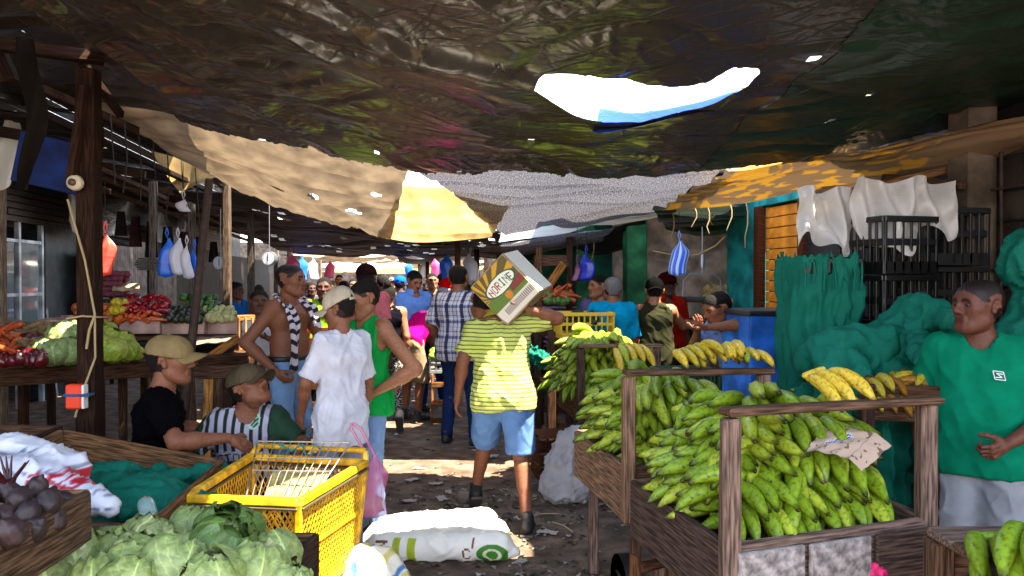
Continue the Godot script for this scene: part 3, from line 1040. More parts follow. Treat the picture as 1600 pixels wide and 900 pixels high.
	solo("canvas_tarp", "bright yellowed canvas tarp glowing in the sun between tan and grey tarps", "tarp", tarp_mesh(cy, 60, 60, 0.06, 0.05, 3.0), thin)
	solo("canvas_flap", "ochre canvas corner hanging down in a triangle from the tan tarp", "tarp", sheet(14, 14, func(a: float, b: float) -> Vector3:
		var p: Vector3 = at(238, 236, 7.7).lerp(at(352, 268, 8.2), a).lerp(at(284, 303, 7.9), b)
		return p + v3(0, 0, 0.06 * sin(a * 5.0 + b * 3.0))), mat("ochre_canvas", Color(0.52, 0.42, 0.24), 0.85, {"tex": noise_tex("canvas_dirt", 0.008, 0.55, 1.15, 6), "sc": Vector3.ONE * 0.8, "back": Color(0.12, 0.11, 0.1)}))
	# grey shade cloth
	var weave := noise_tex("weave", 0.09, 0.25, 1.15, 2, 0, 512, 0.0, 1.2)
	var shade := mat("grey_shade_cloth", Color(0.66, 0.65, 0.66), 0.9, {"tex": weave, "sc": Vector3(1.3, 1.3, 0.8), "world": true, "back": Color(0.6, 0.6, 0.63)})
	var cg := [at(640, 246, 6.7), at(1165, 234, 6.5), at(1052, 313, 8.2), at(788, 358, 8.5)]
	solo("shade_cloth", "grey woven shade cloth lit through by the sun behind the black tarp", "tarp", tarp_mesh(cg, 70, 60, 0.05, 0.05, 11.0), shade)
	var cw := [at(788, 352, 8.5), at(1064, 306, 8.2), at(1060, 322, 8.4), at(780, 374, 8.8)]
	solo("plastic_sheet", "white plastic sheet rolled along the edge of the grey shade cloth", "tarp", tarp_mesh(cw, 60, 14, 0.03, 0.05, 4.0), mat("white_film", Color(0.85, 0.84, 0.8), 0.45, {"back": Color(0.7, 0.7, 0.68)}))
	var cw2 := [at(780, 372, 8.8), at(960, 345, 8.6), at(940, 372, 9.4), at(790, 392, 9.9)]
	solo("shade_cloth", "ragged end of grey shade cloth drooping above the plaid shirt", "tarp", tarp_mesh(cw2, 40, 20, 0.04, 0.06, 6.0), shade)
	# brown tarp with orange panels
	var cbz := [at(1138, 256, 6.4), at(1680, 160, 4.2), at(1660, 222, 4.75), at(1036, 322, 7.7)]
	var bt := func(a: float, b: float) -> Color:
		var e := nz.get_noise_2d(a * 9.0, b * 5.0)
		if (e > 0.16 and a < 0.72) or (a < 0.27 and b < 0.55 + e and a > 0.05):
			return Color(0.62, 0.33, 0.04)
		return Color(0.24, 0.155, 0.09)
	solo("canvas_tarp", "brown tarp with orange panels sloping up beside the concrete column", "tarp", tarp_mesh(cbz, 110, 50, 0.04, 0.045, 15.0, null, bt), mat("brown_tarp", Color.WHITE, 0.7, {"vc": true, "back": Color(0.42, 0.41, 0.39), "nor": noise_tex("soft_crumple", 0.006, 0, 1, 3, 1, 512, 7.0), "sc": Vector3.ONE, "ns": 0.5}))
	# the sheets farther down the alley
	var black2 := mat("dull_black_tarp", Color(0.055, 0.048, 0.045), 0.6, {"nor": noise_tex("soft_crumple", 0.006, 0, 1, 3, 1, 512, 7.0), "sc": Vector3.ONE, "ns": 0.5})
	var holes := func(a: float, b: float) -> bool: return nz.get_noise_2d(a * 40.0, b * 40.0) < 0.68
	solo("plastic_tarp", "dull black tarp full of pinholes hanging low over the far stalls", "tarp", tarp_mesh([at(265, 285, 8.6), at(900, 362, 9.0), at(880, 394, 12.0), at(440, 388, 12.5)], 110, 60, 0.06, 0.06, 31.0, holes), black2)
	solo("plastic_tarp", "black tarp drooping in a loose belly beside the green pillar", "tarp", tarp_mesh([at(880, 352, 9.4), at(1010, 338, 9.0), at(1005, 372, 9.7), at(895, 386, 10.3)], 40, 20, 0.1, 0.05, 41.0), black2)
	var far := [[430, 388, 640, 390, 15.5, 19.0, canvas, "tan canvas tarp strung low across the far alley"], [620, 398, 760, 385, 16.0, 20.0, black2, "black tarp strung across the far alley behind the blue polo shirt"], [430, 405, 640, 408, 21.0, 26.0, mat("white_film"), "pale plastic tarp across the far alley"], [560, 402, 760, 404, 24.0, 30.0, canvas, "tan canvas tarp near the far end of the alley"], [460, 412, 760, 414, 33.0, 40.0, mat("yellow_canvas"), "yellowed tarp at the far end of the alley"]]
	for k in far.size():
		var f: Array = far[k]
		solo("canvas_tarp", f[7], "tarp", tarp_mesh([at(f[0], f[1], f[4]), at(f[2], f[3], f[4]), at(f[2] - 20, f[3] + 9, f[5]), at(f[0] + 20, f[1] + 9, f[5])], 40, 20, 0.08, 0.08, 50.0 + k, holes), f[6])
	solo("plastic_tarp", "grey-brown plastic sheet sagging between the black tarp and the tin roof", "tarp", tarp_mesh([v3(-4.9, 3.35, -1.8), v3(-1.95, 3.3, -1.2), at(330, 190, 7.4), at(-120, 120, 8.6)], 90, 80, 0.12, 0.06, 90.0, func(a: float, b: float) -> bool: return nz.get_noise_2d(a * 9.0 + 4.0, b * 9.0) < 0.62), mat("grey_tarp", Color(0.2, 0.17, 0.14), 0.4, {"nor": crease_tex(), "ns": 0.8, "sc": Vector3.ONE * 0.25, "world": true}))
	solo("plastic_tarp", "dark patched sheet slung high from the shop's upper wall over the tin roof", "tarp", tarp_mesh([al(-5.2, 6.2, 4.5), al(-1.5, 6.2, 3.35), al(-1.7, 30.0, 3.1), al(-5.2, 30.0, 4.4)], 40, 120, 0.15, 0.07, 77.0, func(a: float, b: float) -> bool: return nz.get_noise_2d(a * 14.0, b * 40.0) < 0.62), mat("dull_black_tarp"))
	# cords and torn strips
	var cord := mat("pale_cord", Color(0.6, 0.52, 0.36), 0.8)
	solo("rope", "taut pale rope running under the black tarp beside the gash", "rope", tube([at(1150, 138, 4.75), at(1270, 146, 4.85), at(1420, 154, 5.1), at(1600, 158, 5.2)], 0.006, 6), cord)
	var k2 := 0
	for s in [[1243, 318, 348, 8.2], [1110, 322, 352, 8.0], [1140, 318, 360, 7.6], [1165, 314, 388, 7.5], [1105, 322, 365, 7.6], [1085, 325, 355, 7.7], [1050, 330, 380, 8.2], [925, 365, 420, 9.6], [650, 378, 392, 10.5], [690, 378, 386, 10.6]]:
		k2 += 1
		solo("torn_strip", "frayed pale strip dangling from the edge of a tarp", "rope", tube([at(s[0], s[1], s[3]), at(s[0] + 3, lerpf(s[1], s[2], 0.25), s[3]), at(s[0] + 3, lerpf(s[1], s[2], 0.5), s[3]), at(s[0] - 1, lerpf(s[1], s[2], 0.75), s[3]), at(s[0] - 5 + (k2 % 3) * 4, s[2], s[3])], [0.008, 0.006, 0.007, 0.005, 0.002], 5), cord, Transform3D.IDENTITY, "frayed strips dangling from tarp edges")
	solo("cable", "pale drooping cable strung in front of the stall's back wall", "cable", tube([at(1020, 392, 8.2), at(1060, 400, 8.2), at(1090, 398, 8.1), at(1118, 384, 8.1), at(1132, 370, 8.0)], 0.008, 5), cord)
	# white plastic hanging over the crates
	var wp := mat("grey_white_film", Color(0.74, 0.72, 0.7), 0.3, {"nor": crease_tex(), "ns": 1.2, "sc": Vector3.ONE * 0.8, "back": Color(0.7, 0.7, 0.7)})
	var hang := func(x0: float, x1: float, y0: float, y1: float, d: float, ph: float) -> ArrayMesh:
		return sheet(46, 34, func(a: float, b: float) -> Vector3:
			var low := y1 - (y1 - y0) * (0.18 * sin(a * 7.0 + ph) + 0.1 * sin(a * 17.0 + ph))
			var p := at(lerpf(x0, x1, a), lerpf(y0, low, b), d)
			return p + v3(0, 0.02 * sin(a * 12.0), 0.05 * sin(a * 11.0 + ph + b * 2.0) + 0.07 * fold_n.get_noise_2d(a * 4.0 + ph, b * 1.2) + 0.1 * b * sin(a * 3.0)))
	solo("plastic_sheet", "whitish plastic sheet hung in folds above the net-wrapped stack", "tarp", hang.call(1244, 1345, 296, 388, 4.75, 0.0), wp)
	solo("plastic_sheet", "dusty whitish plastic sheet draped over the stacked black crates", "tarp", hang.call(1332, 1488, 280, 378, 4.6, 2.0), wp)

# ---------------------------------------------------------------- buildings and fixed things
func wall_box(called: String, t0: float, s0: float, t1: float, s1: float, y0: float, y1: float, m: Material, parent: Node, bev := 0.004) -> MeshInstance3D:
	var c := al((t0 + t1) * 0.5, (s0 + s1) * 0.5, (y0 + y1) * 0.5)
	return mi(called, box(v3(absf(t1 - t0), y1 - y0, absf(s1 - s0)), bev), m, parent, xf(c, ALLEY_YAW))
func build_left_shops() -> void:
	var dark := painted("shop_dark", Color(0.13, 0.115, 0.105), 0.8)
	var slat := mat("old_slat", Color(0.27, 0.22, 0.19), 0.7, {"tex": noise_tex("wood_grain", 0.012, 0.35, 1.25, 5), "sc": Vector3(0.5, 4.0, 4.0)})
	var grey := painted("grey_metal", Color(0.62, 0.65, 0.68), 0.45, {"metal": 0.3})
	var shop := thing("shop_building", "low shop front with slatted fascia and metal framed windows behind the vegetable stall", "building")
	wall_box("wall", -5.2, 0.5, -5.0, 7.2, 0.0, 3.3, painted("shop_wall", Color(0.22, 0.24, 0.26)), shop)
	wall_box("wall", -6.6, 6.0, -6.4, 34.0, 0.0, 4.6, painted("shop_wall", Color(0.22, 0.24, 0.26)), shop)
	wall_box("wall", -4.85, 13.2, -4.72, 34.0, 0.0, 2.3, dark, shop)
	wall_box("wall", -6.4, 7.2, -4.8, 7.3, 0.0, 3.4, painted("shop_wall", Color(0.22, 0.24, 0.26)), shop)
	wall_box("pier", -4.9, 11.5, -4.7, 13.2, 0.0, 2.4, painted("blue_grey_wall", Color(0.17, 0.2, 0.21)), shop)
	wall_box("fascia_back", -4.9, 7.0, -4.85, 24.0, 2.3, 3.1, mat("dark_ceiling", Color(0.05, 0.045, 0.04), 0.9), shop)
	# fascia of overlapping boards
	for k in 8:
		var y := 2.36 + k * 0.085
		for s in 5:
			var s0 := 7.0 + s * 3.1 + (k % 2) * 0.4
			wall_box("board", -4.72 - k * 0.012, s0, -4.70 - k * 0.012, s0 + 3.07, y, y + 0.07, slat, shop)
	# upper wall of boards with slits between them
	var ub := mat("upper_board", Color(0.2, 0.165, 0.14), 0.75, {"tex": noise_tex("wood_grain", 0.012, 0.35, 1.25, 5), "sc": Vector3(0.5, 4.0, 4.0)})
	for k in 22:
		for s in 5:
			var s0 := 6.0 + s * 5.6 + (k % 3) * 0.5
			wall_box("upper_board", -5.02, s0, -4.99, s0 + 5.57, 3.1 + k * 0.165, 3.1 + k * 0.165 + 0.152, ub, shop)
	# metal window frames with glass
	for s in [9.2, 10.0, 10.75, 11.4]:
		wall_box("mullion", -4.76, s, -4.7, s + 0.06, 0.0, 2.36, grey, shop)
	for y in [0.95, 1.42, 2.1]:
		wall_box("transom", -4.755, 9.2, -4.705, 11.4, y, y + 0.045, grey, shop)
	var glass := mat("shop_glass", Color(0.7, 0.8, 0.82), 0.05, {"alpha": 0.12})
	for s in [9.26, 10.06, 10.81]:
		wall_box("pane", -4.735, s, -4.728, s + 0.62, 1.0, 2.1, glass, shop)
	# goods on shelves behind the glass
	var r := RandomNumberGenerator.new()
	r.seed = 8
	for lvl in 3:
		wall_box("shelf", -5.4, 9.2, -4.95, 11.4, 0.72 + lvl * 0.5, 0.75 + lvl * 0.5, grey, shop)
	for k in 16:
		var lvl := k % 3
		var colr: Color = [Color(0.1, 0.25, 0.55), Color(0.5, 0.1, 0.12), Color(0.7, 0.7, 0.68), Color(0.15, 0.35, 0.4), Color(0.55, 0.5, 0.2)][r.randi() % 5]
		var h := r.randf_range(0.12, 0.34)
		var s0 := 9.25 + (k / 3) * 0.38 + r.randf() * 0.1
		var b := wall_box("goods_box", -5.3, s0, -5.05, s0 + r.randf_range(0.15, 0.3), 0.755 + lvl * 0.5, 0.755 + lvl * 0.5 + h, mat("goods_%d" % (k % 5), colr, 0.5), self)
		b.name = numbered("goods_box")
		tag(b, "packaged goods standing on a shelf behind the shop window", "box", "goods behind the shop window")
	# overhanging roof of rafters and tin sheets with gaps
	var tin := mat("tin_roof", Color(0.34, 0.3, 0.28), 0.5, {"metal": 0.5, "tex": noise_tex("rust", 0.008, 0.35, 1.1, 5), "sc": Vector3.ONE})
	var roof := thing("tin_roof", "patched tin roof on rafters overhanging the shop front with gaps of light", "roof")
	for k in 13:
		var s0 := 7.0 + k * 1.35
		if k == 20:
			continue
		var c := [al(-2.75, s0, 2.95 - 0.03 * k), al(-2.75 + 0.15 * (k % 2), s0 + 1.28, 2.95 - 0.03 * k), al(-6.5, s0 + 1.28, 3.5), al(-6.5, s0, 3.5)]
		mi("tin_sheet", sheet(36, 2, func(a: float, b: float) -> Vector3: return bil(c, a, b) + v3(0, 0.018 * sin(a * 70.0), 0)), tin, roof)
	var rw := wood("rafter", Color(0.28, 0.21, 0.16))
	for k in 10:
		var s0 := 7.3 + k * 1.7
		beam("rafter", al(-6.4, s0, 3.43), al(-2.7, s0 + 0.1, 2.8 - 0.03 * k), 0.09, 0.06, rw, roof)
	for k in 3:
		beam("purlin", al(-3.5 - k * 0.7, 6.8, 2.92 + k * 0.1), al(-3.5 - k * 0.7, 24.0, 2.62 + k * 0.1), 0.07, 0.06, rw, roof)
	# stall posts along the shop side
	for p in [[355, 8.3, 2.7], [392, 9.6, 2.6], [300, 9.4, 2.7], [240, 8.6, 2.7], [1, 7.2, 2.9], [432, 12.5, 2.4], [452, 15.5, 2.4], [500, 20.0, 2.4]]:
		var g := gnd(p[0], p[1])
		var o := beam(numbered("wooden_post"), g, g + v3(0, p[2], 0), 0.09, 0.07, wood("grey_post", Color(0.42, 0.37, 0.32)), self)
		tag(o, "weathered grey stall post along the shop side", "post", "weathered stall posts along the shops")
	# glossy black sheet under the roof and upright tin panels
	solo("plastic_tarp", "glossy black plastic sheet hung under the tin roof above the shop fascia", "tarp", sheet(50, 20, func(a: float, b: float) -> Vector3: return al(-4.3 + 0.1 * sin(a * 21.0 + b * 2.0), lerpf(11.0, 17.0, a), 2.95 - b * (0.55 + 0.15 * sin(a * 9.0)))), mat("hung_black", Color(0.1, 0.095, 0.09), 0.3, {"nor": crease_tex(), "ns": 1.0, "sc": Vector3.ONE * 0.4, "world": true}))
	for k in 5:
		var s0 := 12.2 + k * 0.95
		solo("tin_panel", "rusty upright corrugated tin panel behind the hanging bags", "tin sheet", sheet(40, 2, func(a: float, b: float) -> Vector3: return al(-4.45 + 0.02 * sin(a * 60.0) + 0.06 * (k % 2), s0 + a * 0.9, 0.0 + b * (2.05 + 0.12 * (k % 3)))), tin, Transform3D.IDENTITY, "tin panels behind the hanging bags")
	for k in 7:
		var q := at(190 + k * 24, 330 + k * 8, 8.0 + k * 0.3)
		solo("hanging_rag", "dark rag hanging from the roof among the plastic bags", "cloth", sheet(5, 10, func(a: float, b: float) -> Vector3: return q + v3((a - 0.5) * (0.09 + 0.05 * b), -b * (0.25 + 0.07 * (k % 3)), 0.03 * sin(a * 7.0 + k))), cloth("rag_%d" % (k % 3), [Color(0.1, 0.08, 0.07), Color(0.16, 0.1, 0.1), Color(0.09, 0.1, 0.13)][k % 3]), Transform3D.IDENTITY, "dark rags among the plastic bags")
	# the blue panel and the dark rag
	solo("blue_board", "faded blue board hung under the roof beside the main post", "board", box(v3(0.62, 0.42, 0.02)), painted("blue_board", Color(0.05, 0.17, 0.42)), xf(at(90, 258, 6.6), 0.25, 0.1, -0.22))
	solo("glossy_sheet", "pale plastic sheet hanging beside the blue board", "tarp", sheet(16, 16, func(a: float, b: float) -> Vector3: return at(lerpf(-40, 30, a), lerpf(185, 285, b + 0.15 * sin(a * 4.0)), 7.0) + v3(0, 0, 0.06 * sin(a * 9.0 + b * 5.0))), mat("white_film"))
	solo("dark_rag", "long dark rag hanging from the beam beside the main post", "cloth", sheet(8, 24, func(a: float, b: float) -> Vector3: return at(28 + a * (26 + 10 * sin(b * 4.0)) + 10 * sin(b * 3.0), lerpf(60, 298, b), 4.3) + v3(0, 0, 0.03 * sin(a * 6.0 + b * 9.0))), cloth("rag", Color(0.1, 0.085, 0.07)))
func build_main_post() -> void:
	var w := wood("dark_post", Color(0.2, 0.13, 0.09))
	var base := gnd(140, 4.6)
	var t := thing("wooden_post", "thick dark wooden post tied with cord and carrying an orange box", "post", base)
	beam("shaft", Vector3.ZERO, v3(0.0, 2.85, 0), 0.115, 0.105, w, t)
	beam("bracket", v3(-0.05, 2.2, 0.1), v3(0.02, 2.75, 0.08), 0.05, 0.04, w, t)
	var cord := mat("pale_cord")
	mi("cord", tube([v3(-0.08, 2.1, 0.08), v3(0.02, 1.75, 0.085), v3(0.07, 1.45, 0.08), v3(0.075, 1.2, 0.085), v3(0.0, 1.0, 0.085), v3(-0.04, 0.86, 0.09)], 0.007, 5), cord, t)
	mi("cord", tube([v3(-0.09, 1.42, 0.08), v3(0.0, 1.435, 0.085), v3(0.085, 1.43, 0.08), v3(0.08, 1.42, -0.08), v3(-0.08, 1.41, -0.08), v3(-0.09, 1.42, 0.08)], 0.006, 5), cord, t)
	mi("cord_end", tube([v3(0.07, 1.43, 0.085), v3(0.05, 1.36, 0.1), v3(0.03, 1.25, 0.095)], 0.008, 5), cord, t)
	var ob := thing("orange_box", "small orange box strapped to the dark post with a blue band", "box", base + v3(-0.03, 0.98, 0.105))
	mi("case", box(v3(0.09, 0.14, 0.06), 0.01), mat("orange_plastic", Color(0.85, 0.22, 0.06), 0.45), ob, xf(v3(0, 0, 0)))
	mi("edge_strip", box(v3(0.014, 0.135, 0.05), 0.003), mat("white_plastic", Color(0.85, 0.84, 0.82), 0.5), ob, xf(v3(0.054, 0, 0)))
	mi("band", box(v3(0.15, 0.016, 0.068), 0.004), mat("blue_band", Color(0.06, 0.25, 0.4), 0.6), ob, xf(v3(0.02, 0.01, 0)))
	var lamp := thing("socket", "round pale bulb socket fixed to the dark post", "lamp holder", base + v3(-0.02, 2.19, 0.08))
	mi("cup", lathe([Vector2(0.0, 0.0), Vector2(0.035, 0.0), Vector2(0.045, 0.02), Vector2(0.04, 0.05), Vector2(0.0, 0.055)]), mat("ivory_plastic", Color(0.75, 0.7, 0.58), 0.5), lamp, xf(Vector3.ZERO, 0, PI / 2))
	mi("core", lathe([Vector2(0.0, 0.056), Vector2(0.02, 0.056), Vector2(0.02, 0.07), Vector2(0.0, 0.07)]), mat("brown_plastic", Color(0.3, 0.2, 0.12), 0.5), lamp, xf(Vector3.ZERO, 0, PI / 2))
	# beams and sticks overhead on this side
	var i := 0
	for b in [[-40, 66, 4.4, 165, 92, 4.7, 0.07], [40, 128, 5.4, 215, 205, 6.6, 0.06], [-30, 20, 4.6, 20, 130, 4.6, 0.09], [60, 175, 5.6, 330, 300, 8.6, 0.05], [40, 210, 7.0, 260, 310, 9.5, 0.05], [130, 100, 4.7, 190, 180, 5.2, 0.05], [150, 120, 4.8, 160, 230, 4.8, 0.04]]:
		i += 1
		var o := beam(numbered("roof_stick"), at(b[0], b[1], b[2]), at(b[3], b[4], b[5]), b[6], b[6], w, self)
		tag(o, "rough dark stick lashed under the tarps beside the dark post", "beam", "sticks lashed under the tarps")
	for k in 9:
		var x := 130.0 + k * 22
		var y0 := 150.0 + k * 14
		var d := 5.2 + k * 0.35
		solo("hanging_string", "thin dark cord hanging from the roof sticks", "rope", tube([at(x, y0, d), at(x + 4, y0 + 60, d), at(x - 3 + (k % 3) * 5, y0 + 110, d)], 0.006, 5), mat("dark_cord", Color(0.12, 0.1, 0.08), 0.9), Transform3D.IDENTITY, "thin cords hanging from the roof sticks")
	var pole := thing("leaning_pole", "tall rusty pole leaning beside the white vegetable boxes", "pole")
	var top := at(328, 280, 6.1)
	var foot := gnd(272, 6.0)
	mi("shaft", tube([foot, top], [0.036, 0.03], 10), mat("rust_pole", Color(0.26, 0.16, 0.11), 0.75, {"tex": noise_tex("rust", 0.008, 0.35, 1.1, 5), "sc": Vector3.ONE * 3.0}), pole)
	mi("clamp", box(v3(0.1, 0.06, 0.09)), wood("block", Color(0.45, 0.33, 0.22)), pole, xf(foot.lerp(top, 0.42)))
func wooden_table(called: String, label: String, a: Vector3, b: Vector3, depth: Vector3, h: float, m: Material, n := 5) -> Node3D:
	# a and b: ends of the front edge on the ground; depth: vector to the back
	var t := thing(called, label, "table", a)
	var e := b - a
	var up := v3(0, h, 0)
	var off := depth / n
	for k in n:
		var o := off * (k + 0.5)
		var pl := beam("plank", up + o, up + e + o, 0.03, off.length() * 0.96, m, t)
		pl.transform.basis = Basis(e.normalized(), Vector3.UP, e.normalized().cross(Vector3.UP)).orthonormalized()
	beam("apron", up + v3(0, -0.075, 0) + off * 0.1, up + e + v3(0, -0.075, 0) + off * 0.1, 0.115, 0.03, m, t)
	beam("apron", up + v3(0, -0.075, 0) + depth * 0.97, up + e + v3(0, -0.075, 0) + depth * 0.97, 0.115, 0.03, m, t)
	for f in [0.03, 0.5, 0.97]:
		for g in [0.05, 0.95]:
			beam("leg", e * f + depth * g, e * f + depth * g + up - v3(0, 0.02, 0), 0.075, 0.075, m, t)
	beam("stretcher", e * 0.03 + depth * 0.05 + v3(0, 0.3, 0), e * 0.97 + depth * 0.05 + v3(0, 0.3, 0), 0.08, 0.03, m, t)
	return t
func tray(called: String, label: String, c: Array, h: float, wall: float, m: Material, group := "") -> Node3D:
	# c: near left, near right, far right, far left rim corners; h: rim height of each; walls hang down from the rim
	var ctr: Vector3 = (c[0] + c[1] + c[2] + c[3]) * 0.25
	var t := thing(called, label, "bin", v3(ctr.x, 0, ctr.z), 0.0, group)
	var o := v3(ctr.x, 0, ctr.z)
	for k in 4:
		var a: Vector3 = c[k] - o
		var b: Vector3 = c[(k + 1) % 4] - o
		beam("side_board", a - v3(0, wall * 0.5, 0), b - v3(0, wall * 0.5, 0), wall, 0.028, m, t)
		beam("leg", v3(a.x * 0.93, 0, a.z * 0.93), v3(a.x * 0.93, a.y - wall * 0.3, a.z * 0.93), 0.06, 0.06, m, t)
	var fl := 5
	for k in fl:
		var f := (k + 0.5) / fl
		var a: Vector3 = (c[0] as Vector3).lerp(c[3], f) - o
		var b: Vector3 = (c[1] as Vector3).lerp(c[2], f) - o
		beam("floor_board", a - v3(0, wall - 0.015, 0), b - v3(0, wall - 0.015, 0), 0.02, c[0].distance_to(c[3]) / fl * 0.97, m, t, Vector3.UP)
	return t
func build_bins() -> void:
	var w := wood("bin", Color(0.33, 0.24, 0.18))
	var wl := wood("bin_light", Color(0.5, 0.38, 0.27))
	tray("wooden_bin", "wide wooden bin lined with green net beside the seated man in black", [v3(-2.3, 0.78, -2.98), v3(-1.345, 0.74, -2.92), v3(-1.46, 0.74, -3.98), v3(-2.36, 0.86, -4.15)], 0.7, 0.26, wl)
	tray("wooden_bin", "wooden bin of beets with a deep weathered side board", [v3(-2.2, 0.95, -2.0), v3(-1.385, 0.95, -2.05), v3(-1.405, 0.95, -2.62), v3(-2.2, 0.95, -2.62)], 0.9, 0.17, wl)
	tray("wooden_bin", "wooden bin heaped with green cabbages in front of the yellow trolley", [v3(-1.78, 0.7, -2.28), v3(-0.79, 0.7, -2.3), v3(-0.73, 0.7, -2.95), v3(-1.8, 0.7, -2.93)], 0.7, 0.22, w)
	tray("wooden_bin", "empty dark wooden bin under the dark post", [v3(-3.3, 0.86, -3.4), v3(-2.36, 0.86, -3.4), v3(-2.42, 0.86, -4.25), v3(-3.4, 0.86, -4.3)], 0.9, 0.22, w)
	# table with vegetables, and the raised tier behind it
	var tw := wood("table", Color(0.3, 0.21, 0.15))
	wooden_table("wooden_table", "long dark wooden table heaped with cabbages, roots and red onions", v3(-4.05, 0, -5.25), v3(-2.12, 0, -6.6), v3(-0.62, 0, -0.88), 1.02, tw)
	var tier := thing("display_tier", "raised wooden tier with a green board carrying white vegetable boxes", "shelf", v3(-3.1, 0, -7.2))
	var a := v3(-1.1, 0, 0.35)
	var b := v3(0.55, 0, -0.1)
	beam("tier_board", a + v3(0, 1.13, 0), b + v3(0, 1.13, 0), 0.03, 0.55, tw, tier)
	beam("green_board", a + v3(0.02, 1.03, 0.2), b + v3(0, 1.03, 0.2), 0.15, 0.02, painted("green_board", Color(0.05, 0.2, 0.13)), tier)
	for f in [0.05, 0.5, 0.95]:
		for g in [-0.2, 0.2]:
			var q := a.lerp(b, f) + v3(0, 0, g)
			beam("leg", q, q + v3(0, 1.1, 0), 0.06, 0.06, tw, tier)
	# flattened cardboard on the table edge
	solo("cardboard_sheet", "flattened grey cardboard sheet on the table in front of the white boxes", "cardboard", sheet(20, 6, func(u: float, v: float) -> Vector3: return at(lerpf(232, 372, u), lerpf(545, 532, v) - 10 * u, lerpf(6.5, 7.0, v)) + v3(0, 0.02 * nz.get_noise_2d(u * 4.0, v * 4.0), 0)), mat("grey_card", Color(0.5, 0.44, 0.38), 0.85, {"tex": noise_tex("canvas_dirt", 0.008, 0.55, 1.15, 6), "sc": Vector3.ONE}))
	# pale slatted crate standing on end, and a plank leaning on it
	var pine := wood("pine", Color(0.72, 0.52, 0.3))
	var cr := thing("slatted_crate", "pale slatted wooden crate end standing at the table's corner", "crate", at(383, 552, 6.75), 0.5)
	for y in [0.02, 0.3]:
		beam("rail", v3(-0.07, y, 0), v3(0.08, y, 0), 0.05, 0.03, pine, cr)
	for k in 3:
		beam("slat", v3(-0.055 + k * 0.055, 0.0, 0.02), v3(-0.055 + k * 0.055, 0.31, 0.02), 0.03, 0.015, pine, cr)
	var pk := beam(numbered("plank"), at(314, 566, 6.4), at(374, 527, 6.55), 0.06, 0.03, pine, self)
	tag(pk, "pale sawn plank leaning against the slatted crate end", "plank")
	var tb2 := thing("plank_stall", "rough plank stall front behind the man in the striped jersey", "stall", gnd(345, 6.3))
	for k in 9:
		var x := -0.42 + k * 0.1
		beam("plank", v3(x, 0.0, 0.03 * (k % 2)), v3(x + 0.012 * ((k * 3) % 5 - 2), 0.93, 0.02 * (k % 3)), 0.075, 0.02, w if k % 3 else pine, tb2, Vector3.RIGHT)
	beam("rail", v3(-0.5, 0.9, 0.04), v3(0.45, 0.92, 0.04), 0.1, 0.03, w, tb2)
